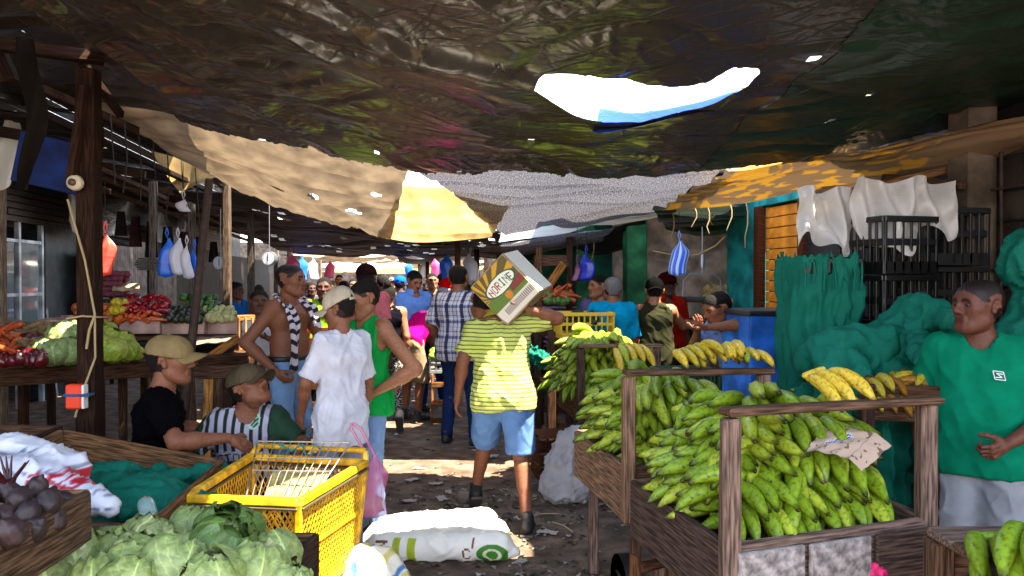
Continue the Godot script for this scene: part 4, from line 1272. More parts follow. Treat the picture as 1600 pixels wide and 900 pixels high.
func build_trolley() -> void:
	var ye := mat("yellow_plastic", Color(0.9, 0.68, 0.03), 0.42, {"tex": noise_tex("blotch", 0.006, 0.55, 1.12, 6), "sc": Vector3.ONE * 3.0})
	var wire := mat("chrome_wire", Color(0.75, 0.74, 0.72), 0.3, {"metal": 0.9})
	var c := [v3(-1.385, 0.715, -3.37), v3(-0.89, 0.715, -3.3), v3(-0.727, 0.735, -3.93), v3(-1.34, 0.735, -4.07)]
	var o := v3(-1.07, 0, -3.65)
	var t := thing("yellow_trolley", "yellow plastic lattice shopping trolley with a wire child seat", "trolley", o)
	var low := []
	for k in 4:
		low.append(v3((c[k].x - o.x) * 0.86, 0.27, (c[k].z - o.z) * 0.86))
	var top := []
	for k in 4:
		top.append(c[k] - o)
	for k in 4:
		var a: Vector3 = top[k]
		var b: Vector3 = top[(k + 1) % 4]
		beam("rim", a, b, 0.035, 0.035, ye, t)
		beam("rim_band", a - v3(0, 0.028, 0), b - v3(0, 0.028, 0), 0.012, 0.045, mat("grey_band", Color(0.25, 0.22, 0.12), 0.5), t)
		var la: Vector3 = low[k]
		var lb: Vector3 = low[(k + 1) % 4]
		beam("corner_post", a, la, 0.03, 0.03, ye, t)
		beam("lower_rail", la, lb, 0.03, 0.03, ye, t)
		# diagonal lattice
		var parts := []
		var n := int(a.distance_to(b) / 0.031)
		var ph := 9
		for d in [-1, 1]:
			for q in range(-ph, n + ph):
				var u0 := float(q) / n
				var u1 := float(q + d * ph) / n
				var v0 := 0.0
				var v1 := 1.0
				# cut the bar to the panel
				var cu0 := clampf(u0, 0.0, 1.0)
				var cu1 := clampf(u1, 0.0, 1.0)
				if cu0 == cu1:
					continue
				v0 = (cu0 - u0) / (u1 - u0)
				v1 = (cu1 - u0) / (u1 - u0)
				var p0: Vector3 = a.lerp(b, cu0).lerp(la.lerp(lb, cu0), v0)
				var p1: Vector3 = a.lerp(b, cu1).lerp(la.lerp(lb, cu1), v1)
				if p0.distance_to(p1) > 0.02:
					parts.append([tube([p0, p1], 0.0038, 4, false)])
		mi("lattice", joined(parts), ye, t)
		var mid_a := a.lerp(la, 0.5)
		var mid_b := b.lerp(lb, 0.5)
		beam("middle_rail", mid_a, mid_b, 0.022, 0.018, ye, t)
	mi("floor_panel", sheet(8, 8, func(u: float, v: float) -> Vector3: return bil(low, u, v)), ye, t)
	# frame and wheels
	for k in 4:
		var l: Vector3 = low[k]
		beam("frame_leg", l, v3(l.x, 0.1, l.z), 0.03, 0.03, wire, t)
		mi("wheel", tube([v3(l.x - 0.018, 0.055, l.z), v3(l.x + 0.018, 0.055, l.z)], 0.055, 14), mat("black_rubber", Color(0.05, 0.05, 0.05), 0.7), t)
	# handle
	var h0: Vector3 = at(404, 697, 4.1) - o
	var h1: Vector3 = at(571, 705, 3.95) - o
	mi("handle_bar", tube([h0, h1], 0.014, 8), ye, t)
	beam("handle_arm", h0, top[3], 0.03, 0.03, ye, t)
	beam("handle_arm", h1, top[2], 0.03, 0.03, ye, t)
	mi("twine", tube([h0.lerp(h1, 0.2) + v3(0, 0.016, 0.01), h0.lerp(h1, 0.32) + v3(0, -0.016, 0.012), h0.lerp(h1, 0.42) + v3(0, 0.018, 0.01), h0.lerp(h1, 0.5) + v3(0, -0.1, 0.03), h0.lerp(h1, 0.52) + v3(0, 0.02, 0.0), h0.lerp(h1, 0.6) + v3(0, 0.0, 0.02)], 0.007, 5), mat("teal_twine", Color(0.1, 0.5, 0.48), 0.8), t)
	# wire child seat
	var w0 := [at(402, 690, 4.0) - o, at(547, 692, 3.9) - o, at(486, 783, 3.55) - o, at(382, 782, 3.62) - o]
	var seat := Node3D.new()
	seat.name = "wire_seat"
	t.add_child(seat)
	for k in 4:
		mi("wire", tube([w0[k], w0[(k + 1) % 4]], 0.0045, 5), wire, seat)
	for k in range(1, 11):
		var f := k / 11.0
		mi("wire", tube([w0[0].lerp(w0[1], f), w0[3].lerp(w0[2], f)], 0.0032, 5), wire, seat)
	for f in [0.3, 0.52]:
		mi("wire", tube([w0[0].lerp(w0[3], f), w0[1].lerp(w0[2], f)], 0.004, 5), wire, seat)
	mi("seat_plate", sheet(6, 6, func(u: float, v: float) -> Vector3:
		return bil([at(424, 737, 3.86) - o, at(512, 738, 3.82) - o, at(502, 782, 3.68) - o, at(412, 782, 3.72) - o], u, v) + v3(0, 0.004 * sin(u * 3.0), 0)), mat("cream_plate", Color(0.82, 0.74, 0.45), 0.5, {"tex": noise_tex("rust", 0.008, 0.35, 1.1, 5), "sc": Vector3.ONE * 4.0}), t)
func plantain_cart(label: String, c: Array, rim: float, wall: float, post_h: float, m: Material, wheels := true) -> Node3D:
	# c: ground corners near left, near right, far right, far left
	var o: Vector3 = (c[0] + c[1] + c[2] + c[3]) * 0.25
	var t := thing("wooden_cart", label, "cart", o)
	var p := []
	for k in 4:
		p.append(c[k] - o)
	for k in 4:
		var a: Vector3 = p[k] + v3(0, rim - wall * 0.5, 0)
		var b: Vector3 = p[(k + 1) % 4] + v3(0, rim - wall * 0.5, 0)
		beam("side_board", a, b, wall, 0.035, m, t)
	for k in 7:
		var f := (k + 0.5) / 7.0
		var a: Vector3 = p[0].lerp(p[3], f) + v3(0, rim - wall + 0.02, 0)
		var b: Vector3 = p[1].lerp(p[2], f) + v3(0, rim - wall + 0.02, 0)
		beam("deck_board", a, b, 0.025, p[0].distance_to(p[3]) / 7.0 * 0.97, m, t, Vector3.UP)
	for k in 2:
		var q: Vector3 = p[k] * 0.985
		beam("post", q + v3(0, rim - wall, 0), q + v3(0, post_h, 0), 0.062, 0.058, m, t)
	beam("top_rail", p[0] * 0.985 + v3(-0.02, post_h + 0.02, 0), p[1] * 0.985 + v3(0.04, post_h + 0.012, 0), 0.026, 0.075, m, t, Vector3.UP)
	for k in 4:
		beam("leg", p[k] * 0.8, p[k] * 0.8 + v3(0, rim - wall, 0), 0.05, 0.05, m, t)
	if wheels:
		for s in [0, 1]:
			var wc: Vector3 = (p[0].lerp(p[3], 0.35) if s == 0 else p[1].lerp(p[2], 0.35)) * 0.72 + v3(0, 0.13, 0)
			var ax: Vector3 = (p[1] - p[0]).normalized()
			var wh := mi("wheel", tube([wc - ax * 0.03, wc + ax * 0.03], 0.13, 18), mat("black_rubber"), t)
			mi("hub", tube([wc - ax * 0.045, wc + ax * 0.045], 0.05, 12), mat("rust_pole"), wh)
	return t
func build_carts() -> void:
	var w := wood("cart", Color(0.43, 0.34, 0.28))
	plantain_cart("weathered wooden cart piled with green plantains under a printed cardboard sheet", [v3(0.7, 0, -2.55), v3(1.5, 0, -2.85), v3(1.36, 0, -3.62), v3(0.52, 0, -3.38)], 0.79, 0.24, 1.2, w, false)
	plantain_cart("wooden cart of green plantains with ripe ones laid along its rail", [v3(0.53, 0, -3.62), v3(1.2, 0, -3.75), v3(1.1, 0, -4.6), v3(0.37, 0, -4.5)], 0.79, 0.26, 1.2, w)
	plantain_cart("wooden cart of green plantains beside the full white sack", [v3(0.52, 0, -6.0), v3(1.12, 0, -6.1), v3(1.02, 0, -6.9), v3(0.42, 0, -6.8)], 0.79, 0.24, 1.12, w, false)
	# pale board front of the nearest cart
	var pale := painted("chipped_white", Color(0.62, 0.58, 0.56), 0.8, {"tex": noise_tex("chips", 0.02, 0.5, 1.12, 5), "sc": Vector3.ONE * 2.2})
	var fx := (v3(1.5, 0, -2.85) - v3(0.7, 0, -2.55))
	for k in 3:
		var a := v3(0.7, 0.66, -2.55) + fx * (0.02 + k * 0.33) + v3(0.005, 0, 0.035)
		var o := beam(numbered("painted_board"), a, a + fx * 0.31, 0.22, 0.018, pale if k < 2 else w, self)
		tag(o, ["chipped white board nailed to the front of the nearest plantain cart beside its corner post", "chipped white board in the middle of the plantain cart's front", "bare grey board at the end of the plantain cart's front"][k], "board")
	# a small frame ladder leaning at the front cart
	var lad := thing("wooden_ladder", "small wooden frame propped against the side of the front plantain cart", "ladder", v3(0.52, 0, -3.2), 0.5)
	for s in [0.0, 0.2]:
		beam("upright", v3(s, 0, 0), v3(s, 0.52, -0.04), 0.04, 0.03, wood("frame", Color(0.42, 0.27, 0.17)), lad)
	for y in [0.12, 0.32, 0.48]:
		beam("rung", v3(0.0, y, 0), v3(0.2, y, 0), 0.045, 0.02, wood("frame", Color(0.42, 0.27, 0.17)), lad)
	# stand with plantains at the corner of the picture
	var ct := wood("cart", Color(0.34, 0.26, 0.21))
	wooden_table("wooden_table", "low wooden table with green plantains beside the man in the green shirt", v3(1.33, 0, -2.12), v3(2.3, 0, -2.12), v3(0.0, 0, -0.42), 0.84, ct, 3)
	var bx := thing("wooden_box", "rough brown wooden box under the far plantain cart", "box", gnd(868, 6.6), 0.2)
	for k in 3:
		beam("board", v3(-0.16, 0.06 + k * 0.11, 0.14), v3(0.2, 0.06 + k * 0.11, 0.14), 0.1, 0.02, wood("box_brown", Color(0.4, 0.24, 0.15)), bx)
		beam("board", v3(-0.16, 0.06 + k * 0.11, 0.14), v3(-0.16, 0.06 + k * 0.11, -0.2), 0.1, 0.02, wood("box_brown", Color(0.4, 0.24, 0.15)), bx)
	beam("lid", v3(-0.17, 0.36, 0.0), v3(0.21, 0.36, 0.0), 0.02, 0.34, wood("box_brown", Color(0.4, 0.24, 0.15)), bx)
	# cross board that carries the shoes and a stool beyond
	var st := thing("wooden_trestle", "rough trestle of boards between the green crate and the blue counter", "trestle", gnd(1130, 4.55))
	beam("board", v3(-0.3, 0.86, 0), v3(0.32, 0.87, 0), 0.03, 0.22, w, st)
	for s in [-0.26, 0.28]:
		beam("leg", v3(s, 0, 0), v3(s, 0.85, 0), 0.06, 0.05, w, st)
	beam("leg", v3(-0.25, 0.1, 0), v3(0.27, 0.7, 0), 0.06, 0.03, w, st)
# a ventilated plastic crate: floor, four walls of bars
func plastic_crate(called: String, label: String, size: Vector3, m: Material, tr: Transform3D, group := "") -> Node3D:
	var t := thing(called, label, "crate", Vector3.ZERO, 0.0, group)
	t.transform = tr
	var h := size * 0.5
	for k in 4:
		var sx: float = h.x if k < 2 else h.z
		var o: float = h.z if k < 2 else h.x
		var rot := Basis(Vector3.UP, [0.0, PI, PI / 2, -PI / 2][k])
		mi("rim", box(v3(sx * 2.0, 0.035, 0.025), 0.005), m, t, Transform3D(rot, rot * v3(0, size.y - 0.018, o)))
		mi("wall", box(v3(sx * 2.0, size.y * 0.22, 0.012), 0.003), m, t, Transform3D(rot, rot * v3(0, size.y * 0.11, o)))
		mi("wall", box(v3(sx * 2.0, size.y * 0.12, 0.01), 0.003), m, t, Transform3D(rot, rot * v3(0, size.y * 0.55, o)))
		var n := int(sx * 2.0 / 0.055)
		for i in n + 1:
			mi("bar", box(v3(0.016, size.y - 0.03, 0.012), 0.002), m, t, Transform3D(rot, rot * v3(lerpf(-sx + 0.01, sx - 0.01, float(i) / n), size.y * 0.5, o)))
	mi("floor", box(v3(size.x, 0.015, size.z), 0.003), m, t, xf(v3(0, 0.012, 0)))
	return t
# cloth heaped or wrapped: a displaced lump
func netting(called: String, label: String, prims: Array, m: Material, tr := Transform3D.IDENTITY, cell := 0.02, fold := 0.03, ff := 6.0, clips := []) -> MeshInstance3D:
	return solo(called, label, "net", nets(prims, [], clips, cell, fold, ff), m, tr)
# net bundled up: soft rolls thrown over one another inside an ellipsoid, hanging down by `drop`
func drape(size: Vector3, roll: float, ph: float, drop: float) -> ArrayMesh:
	var r := RandomNumberGenerator.new()
	r.seed = int(ph * 10.0)
	var pr := []
	for k in 15:
		var th := r.randf() * TAU
		var q := sqrt(r.randf()) * 0.85
		var p := v3(cos(th) * q * size.x, size.y * sqrt(1.0 - q * q) * r.randf_range(0.4, 0.95), sin(th) * q * size.z)
		var d := v3(r.randf_range(-1, 1), r.randf_range(-0.5, 0.3), r.randf_range(-0.6, 0.6)).normalized()
		var tn := r.randf_range(-0.9, 0.9)
		var rr := roll * r.randf_range(0.4, 0.75)
		for sg in 4:
			var e := p + d * size.x * 0.28
			e.y = minf(e.y, size.y)
			pr.append([p, e, rr, rr * 0.95, 0.035])
			p = e
			d = (d.rotated(Vector3.BACK, tn) + v3(0, -0.3, 0)).normalized()
	pr.append([v3(-size.x * 0.5, -drop * 0.2, 0), v3(size.x * 0.5, -drop * 0.2, 0), size.z * 0.6, size.z * 0.6, 0.06])
	if drop > 0.3:
		for k in 9:
			var x := lerpf(-size.x, size.x, k / 8.0) * 0.85
			pr.append([v3(x, size.y * 0.1, size.z * 0.3), v3(x + 0.03 * sin(k * 3.0), -drop, size.z * 0.35 + 0.03 * cos(k * 5.0)), roll * 0.6, roll * 0.75, 0.03])
	return nets(pr, [], [], 0.016, 0.018, 9.0)
func build_right() -> void:
	var teal := painted("turquoise_wall", Color(0.1, 0.52, 0.52), 0.75)
	var conc := painted("concrete", Color(0.42, 0.36, 0.3), 0.9)
	var b := thing("shop_building", "turquoise shop front with a slatted ochre shutter in a brown frame", "building")
	# wall facing the alley
	wall_box("wall", 3.5, 5.4, 3.75, 6.45, 0.0, 3.0, painted("block_wall", Color(0.2, 0.18, 0.17), 0.9), b)
	wall_box("wall", 3.5, 7.35, 3.75, 8.1, 0.0, 3.0, teal, b)
	wall_box("wall", 3.5, 6.45, 3.75, 7.35, 2.35, 3.0, teal, b)
	wall_box("wall", 3.5, 6.45, 3.75, 7.35, 0.0, 0.6, teal, b)
	var fr := wood("door_frame", Color(0.32, 0.16, 0.07))
	for s in [6.47, 7.33]:
		wall_box("frame", 3.46, s - 0.05, 3.54, s + 0.05, 0.6, 2.35, fr, b)
	var ochre := painted("ochre_slat", Color(0.82, 0.5, 0.13), 0.6)
	for k in 17:
		var y := 0.62 + k * 0.101
		wall_box("slat", 3.54, 6.5, 3.57 + 0.01 * (k % 2), 7.28, y, y + 0.093, ochre, b)
	wall_box("backing", 3.585, 6.5, 3.62, 7.3, 0.6, 2.35, fr, b)
	var colm := thing("concrete_column", "stained concrete column beside the dark block wall", "column", v3(2.92, 0, -5.05), ALLEY_YAW)
	mi("shaft", box(v3(0.2, 3.2, 0.22), 0.02, 0.006), conc, colm, xf(v3(0, 1.6, 0)))
	mi("plinth", box(v3(0.26, 0.18, 0.28), 0.015), conc, colm, xf(v3(0, 0.09, 0)))
	# rough block wall with rods
	var bw := thing("block_wall", "dark block wall with upright iron rods behind the man in the green shirt", "wall", al(3.8, 3.2), ALLEY_YAW)
	for row in 13:
		for k in 8:
			mi("block", box(v3(0.14, 0.185, 0.385), 0.008, 0.004, (row * 3 + k) % 4), painted("block", Color(0.25, 0.21, 0.18), 0.95), bw, xf(v3(0.02 * sin(row * 7.0 + k * 3.0) * 0.3, 0.1 + row * 0.2, -1.5 + k * 0.4 + 0.2 * (row % 2))))
	mi("mortar", box(v3(0.11, 2.6, 3.4), 0.004), painted("mortar", Color(0.16, 0.14, 0.13), 0.95), bw, xf(v3(0, 1.3, 0)))
	mi("mortar", box(v3(0.12, 3.2, 3.2), 0.004), painted("mortar", Color(0.16, 0.14, 0.13), 0.95), bw, xf(v3(0.06, 1.6, -2.2)))
	for k in 4:
		mi("rod", tube([v3(-0.12, 0, -1.2 + k * 0.3), v3(-0.13, 2.6, -1.2 + k * 0.3)], 0.012, 6), mat("rust_pole"), bw)
	for y in [1.2, 1.7, 2.2]:
		mi("rod", tube([v3(-0.14, y, -1.4), v3(-0.14, y, 0.2)], 0.008, 6), mat("rust_pole"), bw)
	# sticks under the brown tarp
	for q in [[1380, 278, 5.6, 1505, 290, 4.9], [1400, 262, 5.7, 1520, 270, 5.0], [1330, 300, 5.4, 1500, 262, 5.2]]:
		var o := beam(numbered("roof_stick"), at(q[0], q[1], q[2]), at(q[3], q[4], q[5]), 0.05, 0.05, wood("stick", Color(0.45, 0.33, 0.22)), self)
		tag(o, "rough pale stick carrying the brown tarp by the concrete column", "beam", "sticks carrying the brown tarp")
	# recessed stall: back walls and pillars
	var st := thing("stall_building", "open market stall with a stained beige back wall and green pillars", "building")
	mi("wall", box(v3(2.6, 3.0, 0.12), 0.01), painted("beige_wall", Color(0.56, 0.5, 0.45), 0.9), st, xf(v3(2.6, 1.5, -10.3), ALLEY_YAW * 0.4))
	mi("wall", box(v3(1.5, 3.0, 0.12), 0.01), painted("green_wall", Color(0.07, 0.3, 0.22), 0.85), st, xf(v3(0.85, 1.5, -11.0)))
	mi("wall", box(v3(0.12, 3.0, 2.6), 0.01), teal, st, xf(al(4.3, 9.4, 1.5), ALLEY_YAW))
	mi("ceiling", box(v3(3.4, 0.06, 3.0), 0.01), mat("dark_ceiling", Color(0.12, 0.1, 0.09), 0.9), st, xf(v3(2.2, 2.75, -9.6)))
	for q in [[992, 9.3], [912, 10.2]]:
		var g := gnd(q[0], q[1])
		mi("pillar", box(v3(0.24, 1.75, 0.24), 0.015), painted("green_pillar", Color(0.16, 0.42, 0.27), 0.75), st, xf(g + v3(0, 2.1, 0), 0.1))
		mi("pillar_foot", box(v3(0.244, 1.23, 0.244), 0.015), painted("red_pillar", Color(0.3, 0.1, 0.07), 0.75), st, xf(g + v3(0, 0.61, 0), 0.1))
	solo("plastic_tarp", "shiny green plastic sheet under the stall roof", "tarp", tarp_mesh([at(1020, 318, 7.9), at(1168, 312, 7.6), at(1160, 352, 9.0), at(1040, 356, 9.3)], 50, 30, 0.04, 0.06, 70.0), mat("green_film", Color(0.02, 0.18, 0.06), 0.3, {"nor": crease_tex(), "ns": 0.8, "sc": Vector3.ONE * 0.35, "back": Color(0.12, 0.14, 0.12)}))
	# counter in front of the beige wall with potatoes
	var w := wood("bin", Color(0.33, 0.24, 0.18))
	wooden_table("wooden_table", "dark stall counter heaped with pale potatoes below the hanging scale", v3(1.95, 0, -8.5), v3(3.05, 0, -8.3), v3(0.08, 0, -0.7), 1.18, w, 4)
	wooden_table("wooden_table", "dark stall counter of carrots behind the yellow crate", v3(0.25, 0, -8.2), v3(0.95, 0, -8.3), v3(0.05, 0, -0.8), 1.18, w, 4)
	# blue counter
	var blue := painted("blue_counter", Color(0.2, 0.5, 0.95), 0.5)
	var bc := thing("blue_counter", "tall bright blue counter with a dark worktop", "counter", v3(2.07, 0, -6.05), 0.12)
	mi("front_panel", box(v3(0.78, 1.36, 0.03), 0.006), blue, bc, xf(v3(0, 0.7, 0.28)))
	mi("side_panel", box(v3(0.03, 1.36, 0.5), 0.006), blue, bc, xf(v3(-0.375, 0.7, 0.01)))
	mi("side_panel", box(v3(0.03, 1.36, 0.5), 0.006), blue, bc, xf(v3(0.375, 0.7, 0.01)))
	mi("worktop", box(v3(0.84, 0.035, 0.64), 0.008), mat("dark_worktop", Color(0.13, 0.13, 0.14), 0.4), bc, xf(v3(0, 1.4, 0.02)))
	# crates stacked and wrapped
	var blk := mat("black_crate", Color(0.045, 0.042, 0.042), 0.4)
	for k in 6:
		plastic_crate("plastic_crate", "black plastic crate in the tall bare stack under the plastic sheet", v3(0.36, 0.33, 0.4), blk, xf(at(1385, 430, 4.7) * v3(1, 0, 1) + v3(0, k * 0.335, 0), 0.25), "black crates in the bare stack")
		plastic_crate("plastic_crate", "black plastic crate in the stack beside the concrete column", v3(0.4, 0.34, 0.4), blk, xf(at(1455, 430, 4.85) * v3(1, 0, 1) + v3(0.03, k * 0.345, 0), 0.1), "black crates beside the column")
	var net := mat("green_net")
	var wr := thing("wrapped_stack", "tall stack wrapped in green net and tied with yellow cord", "stack", v3(1.78, 0, -4.62), 0.15)
	mi("net", sheet(90, 50, func(a: float, b: float) -> Vector3:
		var th := a * TAU
		var sq := 1.0 / pow(pow(absf(cos(th)), 5.0) + pow(absf(sin(th)), 5.0), 0.2)
		var y := 1.78 - b * 1.77
		var waist := 1.0 - 0.1 * exp(-pow((y - 1.03) * 7.0, 2.0)) + 0.1 * smoothstep(0.9, 0.0, y)
		var pl := 0.011 * sin(a * 60.0 + 5.0 * nz.get_noise_2d(a * 8.0, y * 1.5)) * (0.4 + absf(y - 1.03)) + 0.035 * nz.get_noise_2d(a * 14.0, y * 2.0) + 0.02 * ridge.get_noise_2d(a * 26.0, y * 5.0)
		return v3(cos(th), 0, sin(th)) * (0.185 * sq * waist + pl) + v3(0, y + (0.05 * nz.get_noise_1d(a * 40.0) if b < 0.01 else 0.0), 0)), net, wr)
	mi("cord", tube([v3(-0.215, 1.02, 0.1), v3(-0.1, 1.02, 0.212), v3(0.12, 1.025, 0.212), v3(0.22, 1.03, 0.1)], 0.008, 5), mat("yellow_cord", Color(0.7, 0.6, 0.25), 0.8), wr)
	mi("top_crate", box(v3(0.36, 0.1, 0.36), 0.01), blk, wr, xf(v3(0, 1.72, 0)))
	for k in 7:
		var x := -0.19 + k * 0.058
		mi("frayed_strip", tube([v3(x, 1.74, 0.19), v3(x + 0.01 * sin(k * 3.0), 1.68, 0.205), v3(x + 0.015 * sin(k * 5.0), 1.6 + 0.03 * sin(k * 2.0), 0.208)], 0.007, 4), net, wr)
	solo("green_net", "crumpled heap of green net spilling in front of the black crates", "net", drape(v3(0.42, 0.36, 0.22), 0.13, 5.0, 0.9), net, xf(at(1392, 590, 4.15) + v3(0, -0.15, 0)))
	solo("green_net", "smaller crumple of green net thrown over the heap", "net", drape(v3(0.22, 0.22, 0.16), 0.1, 9.0, 0.1), net, xf(at(1445, 520, 4.2) + v3(0, -0.05, 0)))
	solo("green_net", "fold of green net slumped beside the wrapped stack", "net", drape(v3(0.2, 0.24, 0.16), 0.1, 13.0, 0.6), net, xf(at(1340, 560, 4.05) + v3(0, -0.1, 0)))
	netting("green_net", "green net bundle tied in a knot beside the block wall", [[v3(0, 0.2, 0), v3(0, 0.25, 0), 0.13, 0.13, 0.02], [v3(0, 0.0, 0), v3(0.02, -0.25, 0), 0.1, 0.2, 0.03], [v3(0.02, -0.25, 0), v3(0, -0.7, 0), 0.22, 0.24, 0.05], [v3(0.0, -0.7, 0), v3(0, -1.3, 0), 0.22, 0.22, 0.05]], net, xf(at(1606, 480, 3.9)), 0.018, 0.025, 8.0, [[v3(0, -1.5, 0), v3(0, -1, 0)]])
	solo("green_net", "green net curtain hanging under the plantain box", "net", sheet(60, 30, func(a: float, b: float) -> Vector3: return v3((a - 0.5) * 0.55, -b * 0.5, 0.03 * sin(a * 34.0 + 2.0 * nz.get_noise_2d(a * 5.0, b * 2.0)) + 0.05 * nz.get_noise_2d(a * 6.0, b * 3.0))), net, xf(at(1370, 640, 3.75), 0.1))
	# box of ripe plantains beside the man
	tray("wooden_bin", "small wooden box of overripe plantains beside the heap of green net", [at(1350, 600, 3.55), at(1470, 604, 3.5), at(1465, 588, 3.8), at(1360, 585, 3.85)], 1.1, 0.16, wood("bin", Color(0.33, 0.24, 0.18)))
	plastic_crate("plastic_crate", "dark green plastic crate behind the ripe plantains", v3(0.34, 0.24, 0.3), mat("green_crate", Color(0.03, 0.2, 0.11), 0.45), xf(v3(1.08, 0.85, -4.95), 0.15))
	var yc := mat("yellow_crate", Color(0.75, 0.6, 0.06), 0.5)
	plastic_crate("plastic_crate", "yellow plastic crate of greens beside the man in the cyan shirt", v3(0.5, 0.24, 0.36), yc, xf(at(912, 527, 7.4), 0.1))
	wooden_table("wooden_table", "low bench under the yellow plastic crate", v3(0.35, 0, -7.15), v3(1.0, 0, -7.15), v3(0, 0, -0.5), at(912, 527, 7.4).y - 0.035, w, 3)
	# rough wood rack in the middle distance
	var rk := thing("wooden_rack", "rough wooden rack with a diagonal brace behind the carried box", "rack", gnd(870, 8.9))
	beam("rail", v3(-0.25, 1.85, 0), v3(0.15, 1.85, 0), 0.12, 0.06, w, rk)
	beam("upright", v3(-0.2, 0, 0), v3(-0.2, 2.0, 0), 0.1, 0.07, w, rk)
	beam("upright", v3(0.14, 0, 0), v3(0.14, 2.3, 0), 0.07, 0.07, w, rk)
	beam("brace", v3(-0.18, 1.45, 0.04), v3(0.08, 1.82, 0.04), 0.09, 0.03, wood("pine", Color(0.72, 0.52, 0.3)), rk)
	var pr := thing("wooden_post", "short brown post standing by the far plantain cart", "post", gnd(862, 7.0))
	beam("shaft", Vector3.ZERO, v3(0, 1.18, 0), 0.07, 0.07, w, pr)
	beam("rail", v3(-0.2, 0.75, 0), v3(0.05, 0.75, 0), 0.08, 0.04, w, pr)
	# stalls down the alley: posts and tables
	var i := 0
	for q in [[715, 10.5, 2.2], [745, 11.5, 2.3], [760, 12.5, 2.3], [690, 14.0, 2.2], [668, 18.0, 2.3], [800, 10.8, 2.3], [836, 9.8, 2.4], [655, 25.0, 2.3], [780, 11.8, 2.4]]:
		i += 1
		var g := gnd(q[0], q[1])
		var o := beam(numbered("wooden_post"), g, g + v3(0, q[2], 0), 0.1, 0.08, wood("far_post", Color(0.25, 0.2, 0.17)), self)
		tag(o, "dark stall post on the far side of the alley", "post", "dark stall posts down the alley")
	for q in [[0.1, 13.0, "far stall counter beyond the red cap"], [-0.5, 17.5, "far stall counter down the alley beyond the posts"], [-4.4, 13.5, "far stall counter along the shops beyond the scales"], [-4.6, 18.5, "last stall counter along the shops"]]:
		wooden_table("wooden_table", q[2], v3(q[0], 0, -q[1]), v3(q[0] + 1.0, 0, -q[1]), v3(-0.4, 0, -2.4), 0.95, w, 5)
	# goods heaped behind: dark sacks at the far stalls
	var sk := cloth("dark_sack", Color(0.12, 0.13, 0.11))
	var sack := nets([[v3(-0.2, 0.15, 0), v3(0.2, 0.18, 0), 0.16, 0.15, 0.05], [v3(-0.15, 0.45, 0.05), v3(0.2, 0.4, 0), 0.16, 0.15, 0.05], [v3(0, 0.7, 0), v3(0.1, 0.65, 0), 0.17, 0.15, 0.05]], [], [], 0.03, 0.03, 5.0)
	for q in [[700, 12.8, 0.95], [730, 13.4, 0.95], [760, 12.4, 0.0], [725, 12.6, 0.0], [770, 13.0, 0.8], [690, 15.5, 0.9]]:
		solo("full_sack", "dark bulging sack piled at a far stall beyond the plaid shirt", "sack", sack, sk, xf(gnd(q[0], q[1]) + v3(0, q[2], 0), q[0] * 0.1), "dark sacks piled at the far stall")
	for k in 10:
		var q: Array = [[438, 11.0], [455, 13.0], [470, 15.5], [487, 18.5], [740, 12.2], [720, 14.2], [700, 16.5], [684, 19.5], [500, 24.0], [672, 24.0]][k]
		var c: Color = [Color(0.5, 0.12, 0.1), Color(0.1, 0.25, 0.5), Color(0.55, 0.45, 0.15), Color(0.12, 0.3, 0.15)][k % 4]
		for lv in 3:
			plastic_crate("plastic_crate", ["red", "blue", "ochre", "green"][k % 4] + " plastic crate stacked at a stall down the alley", v3(0.5, 0.3, 0.36), mat("far_crate_%d" % (k % 4), c, 0.5), xf(gnd(q[0], q[1]) + v3(0, 0.31 * lv, 0), 0.2 * k), ["red", "blue", "ochre", "green"][k % 4] + " crates stacked down the alley")
	struct("backdrop_wall", box(v3(30, 4.0, 0.2)), painted("end_wall", Color(0.3, 0.27, 0.25)), xf(v3(-6, 2.0, -52.0)))

# ---------------------------------------------------------------- print
const GLYPHS := {"N": "10001110011010110011100011000110001", "O": "01110100011000110001100011000101110", "R": "11110100011000111110101001001010001", "I": "01110001000010000100001000010001110", "E": "11111100001000011110100001000011111",
	"S": "01111100001000001110000010000111110", "T": "11111001000010000100001000010000100", "B": "11110100011000111110100011000111110", "C": "01110100011000010000100001000101110", "M": "10001110111010110101100011000110001", "L": "10000100001000010000100001000011111",
	"s": "00000000000111110000011100000111110", "u": "00000000001000110001100011001101101", "p": "00000111101000110001111101000010000", "e": "00000000000111010001111111000001110", "r": "00000000001011011001100001000010000", "-": "00000000000000011111000000000000000"}
func ink(word: String, x: float, y: float, w: float, h: float) -> bool:
	# whether the point x, y (0..w, 0..h) falls on the word set in a box w by h
	if x < 0 or y < 0 or x >= w or y >= h:
		return false
	var n := word.length()
	var cx := x / w * (n * 6 - 1)
	var k := int(cx / 6.0)
	var col := int(cx) % 6
	if col > 4 or k >= n:
		return false
	var row := int(y / h * 7.0)
	return GLYPHS[word[k]][row * 5 + col] == "1"

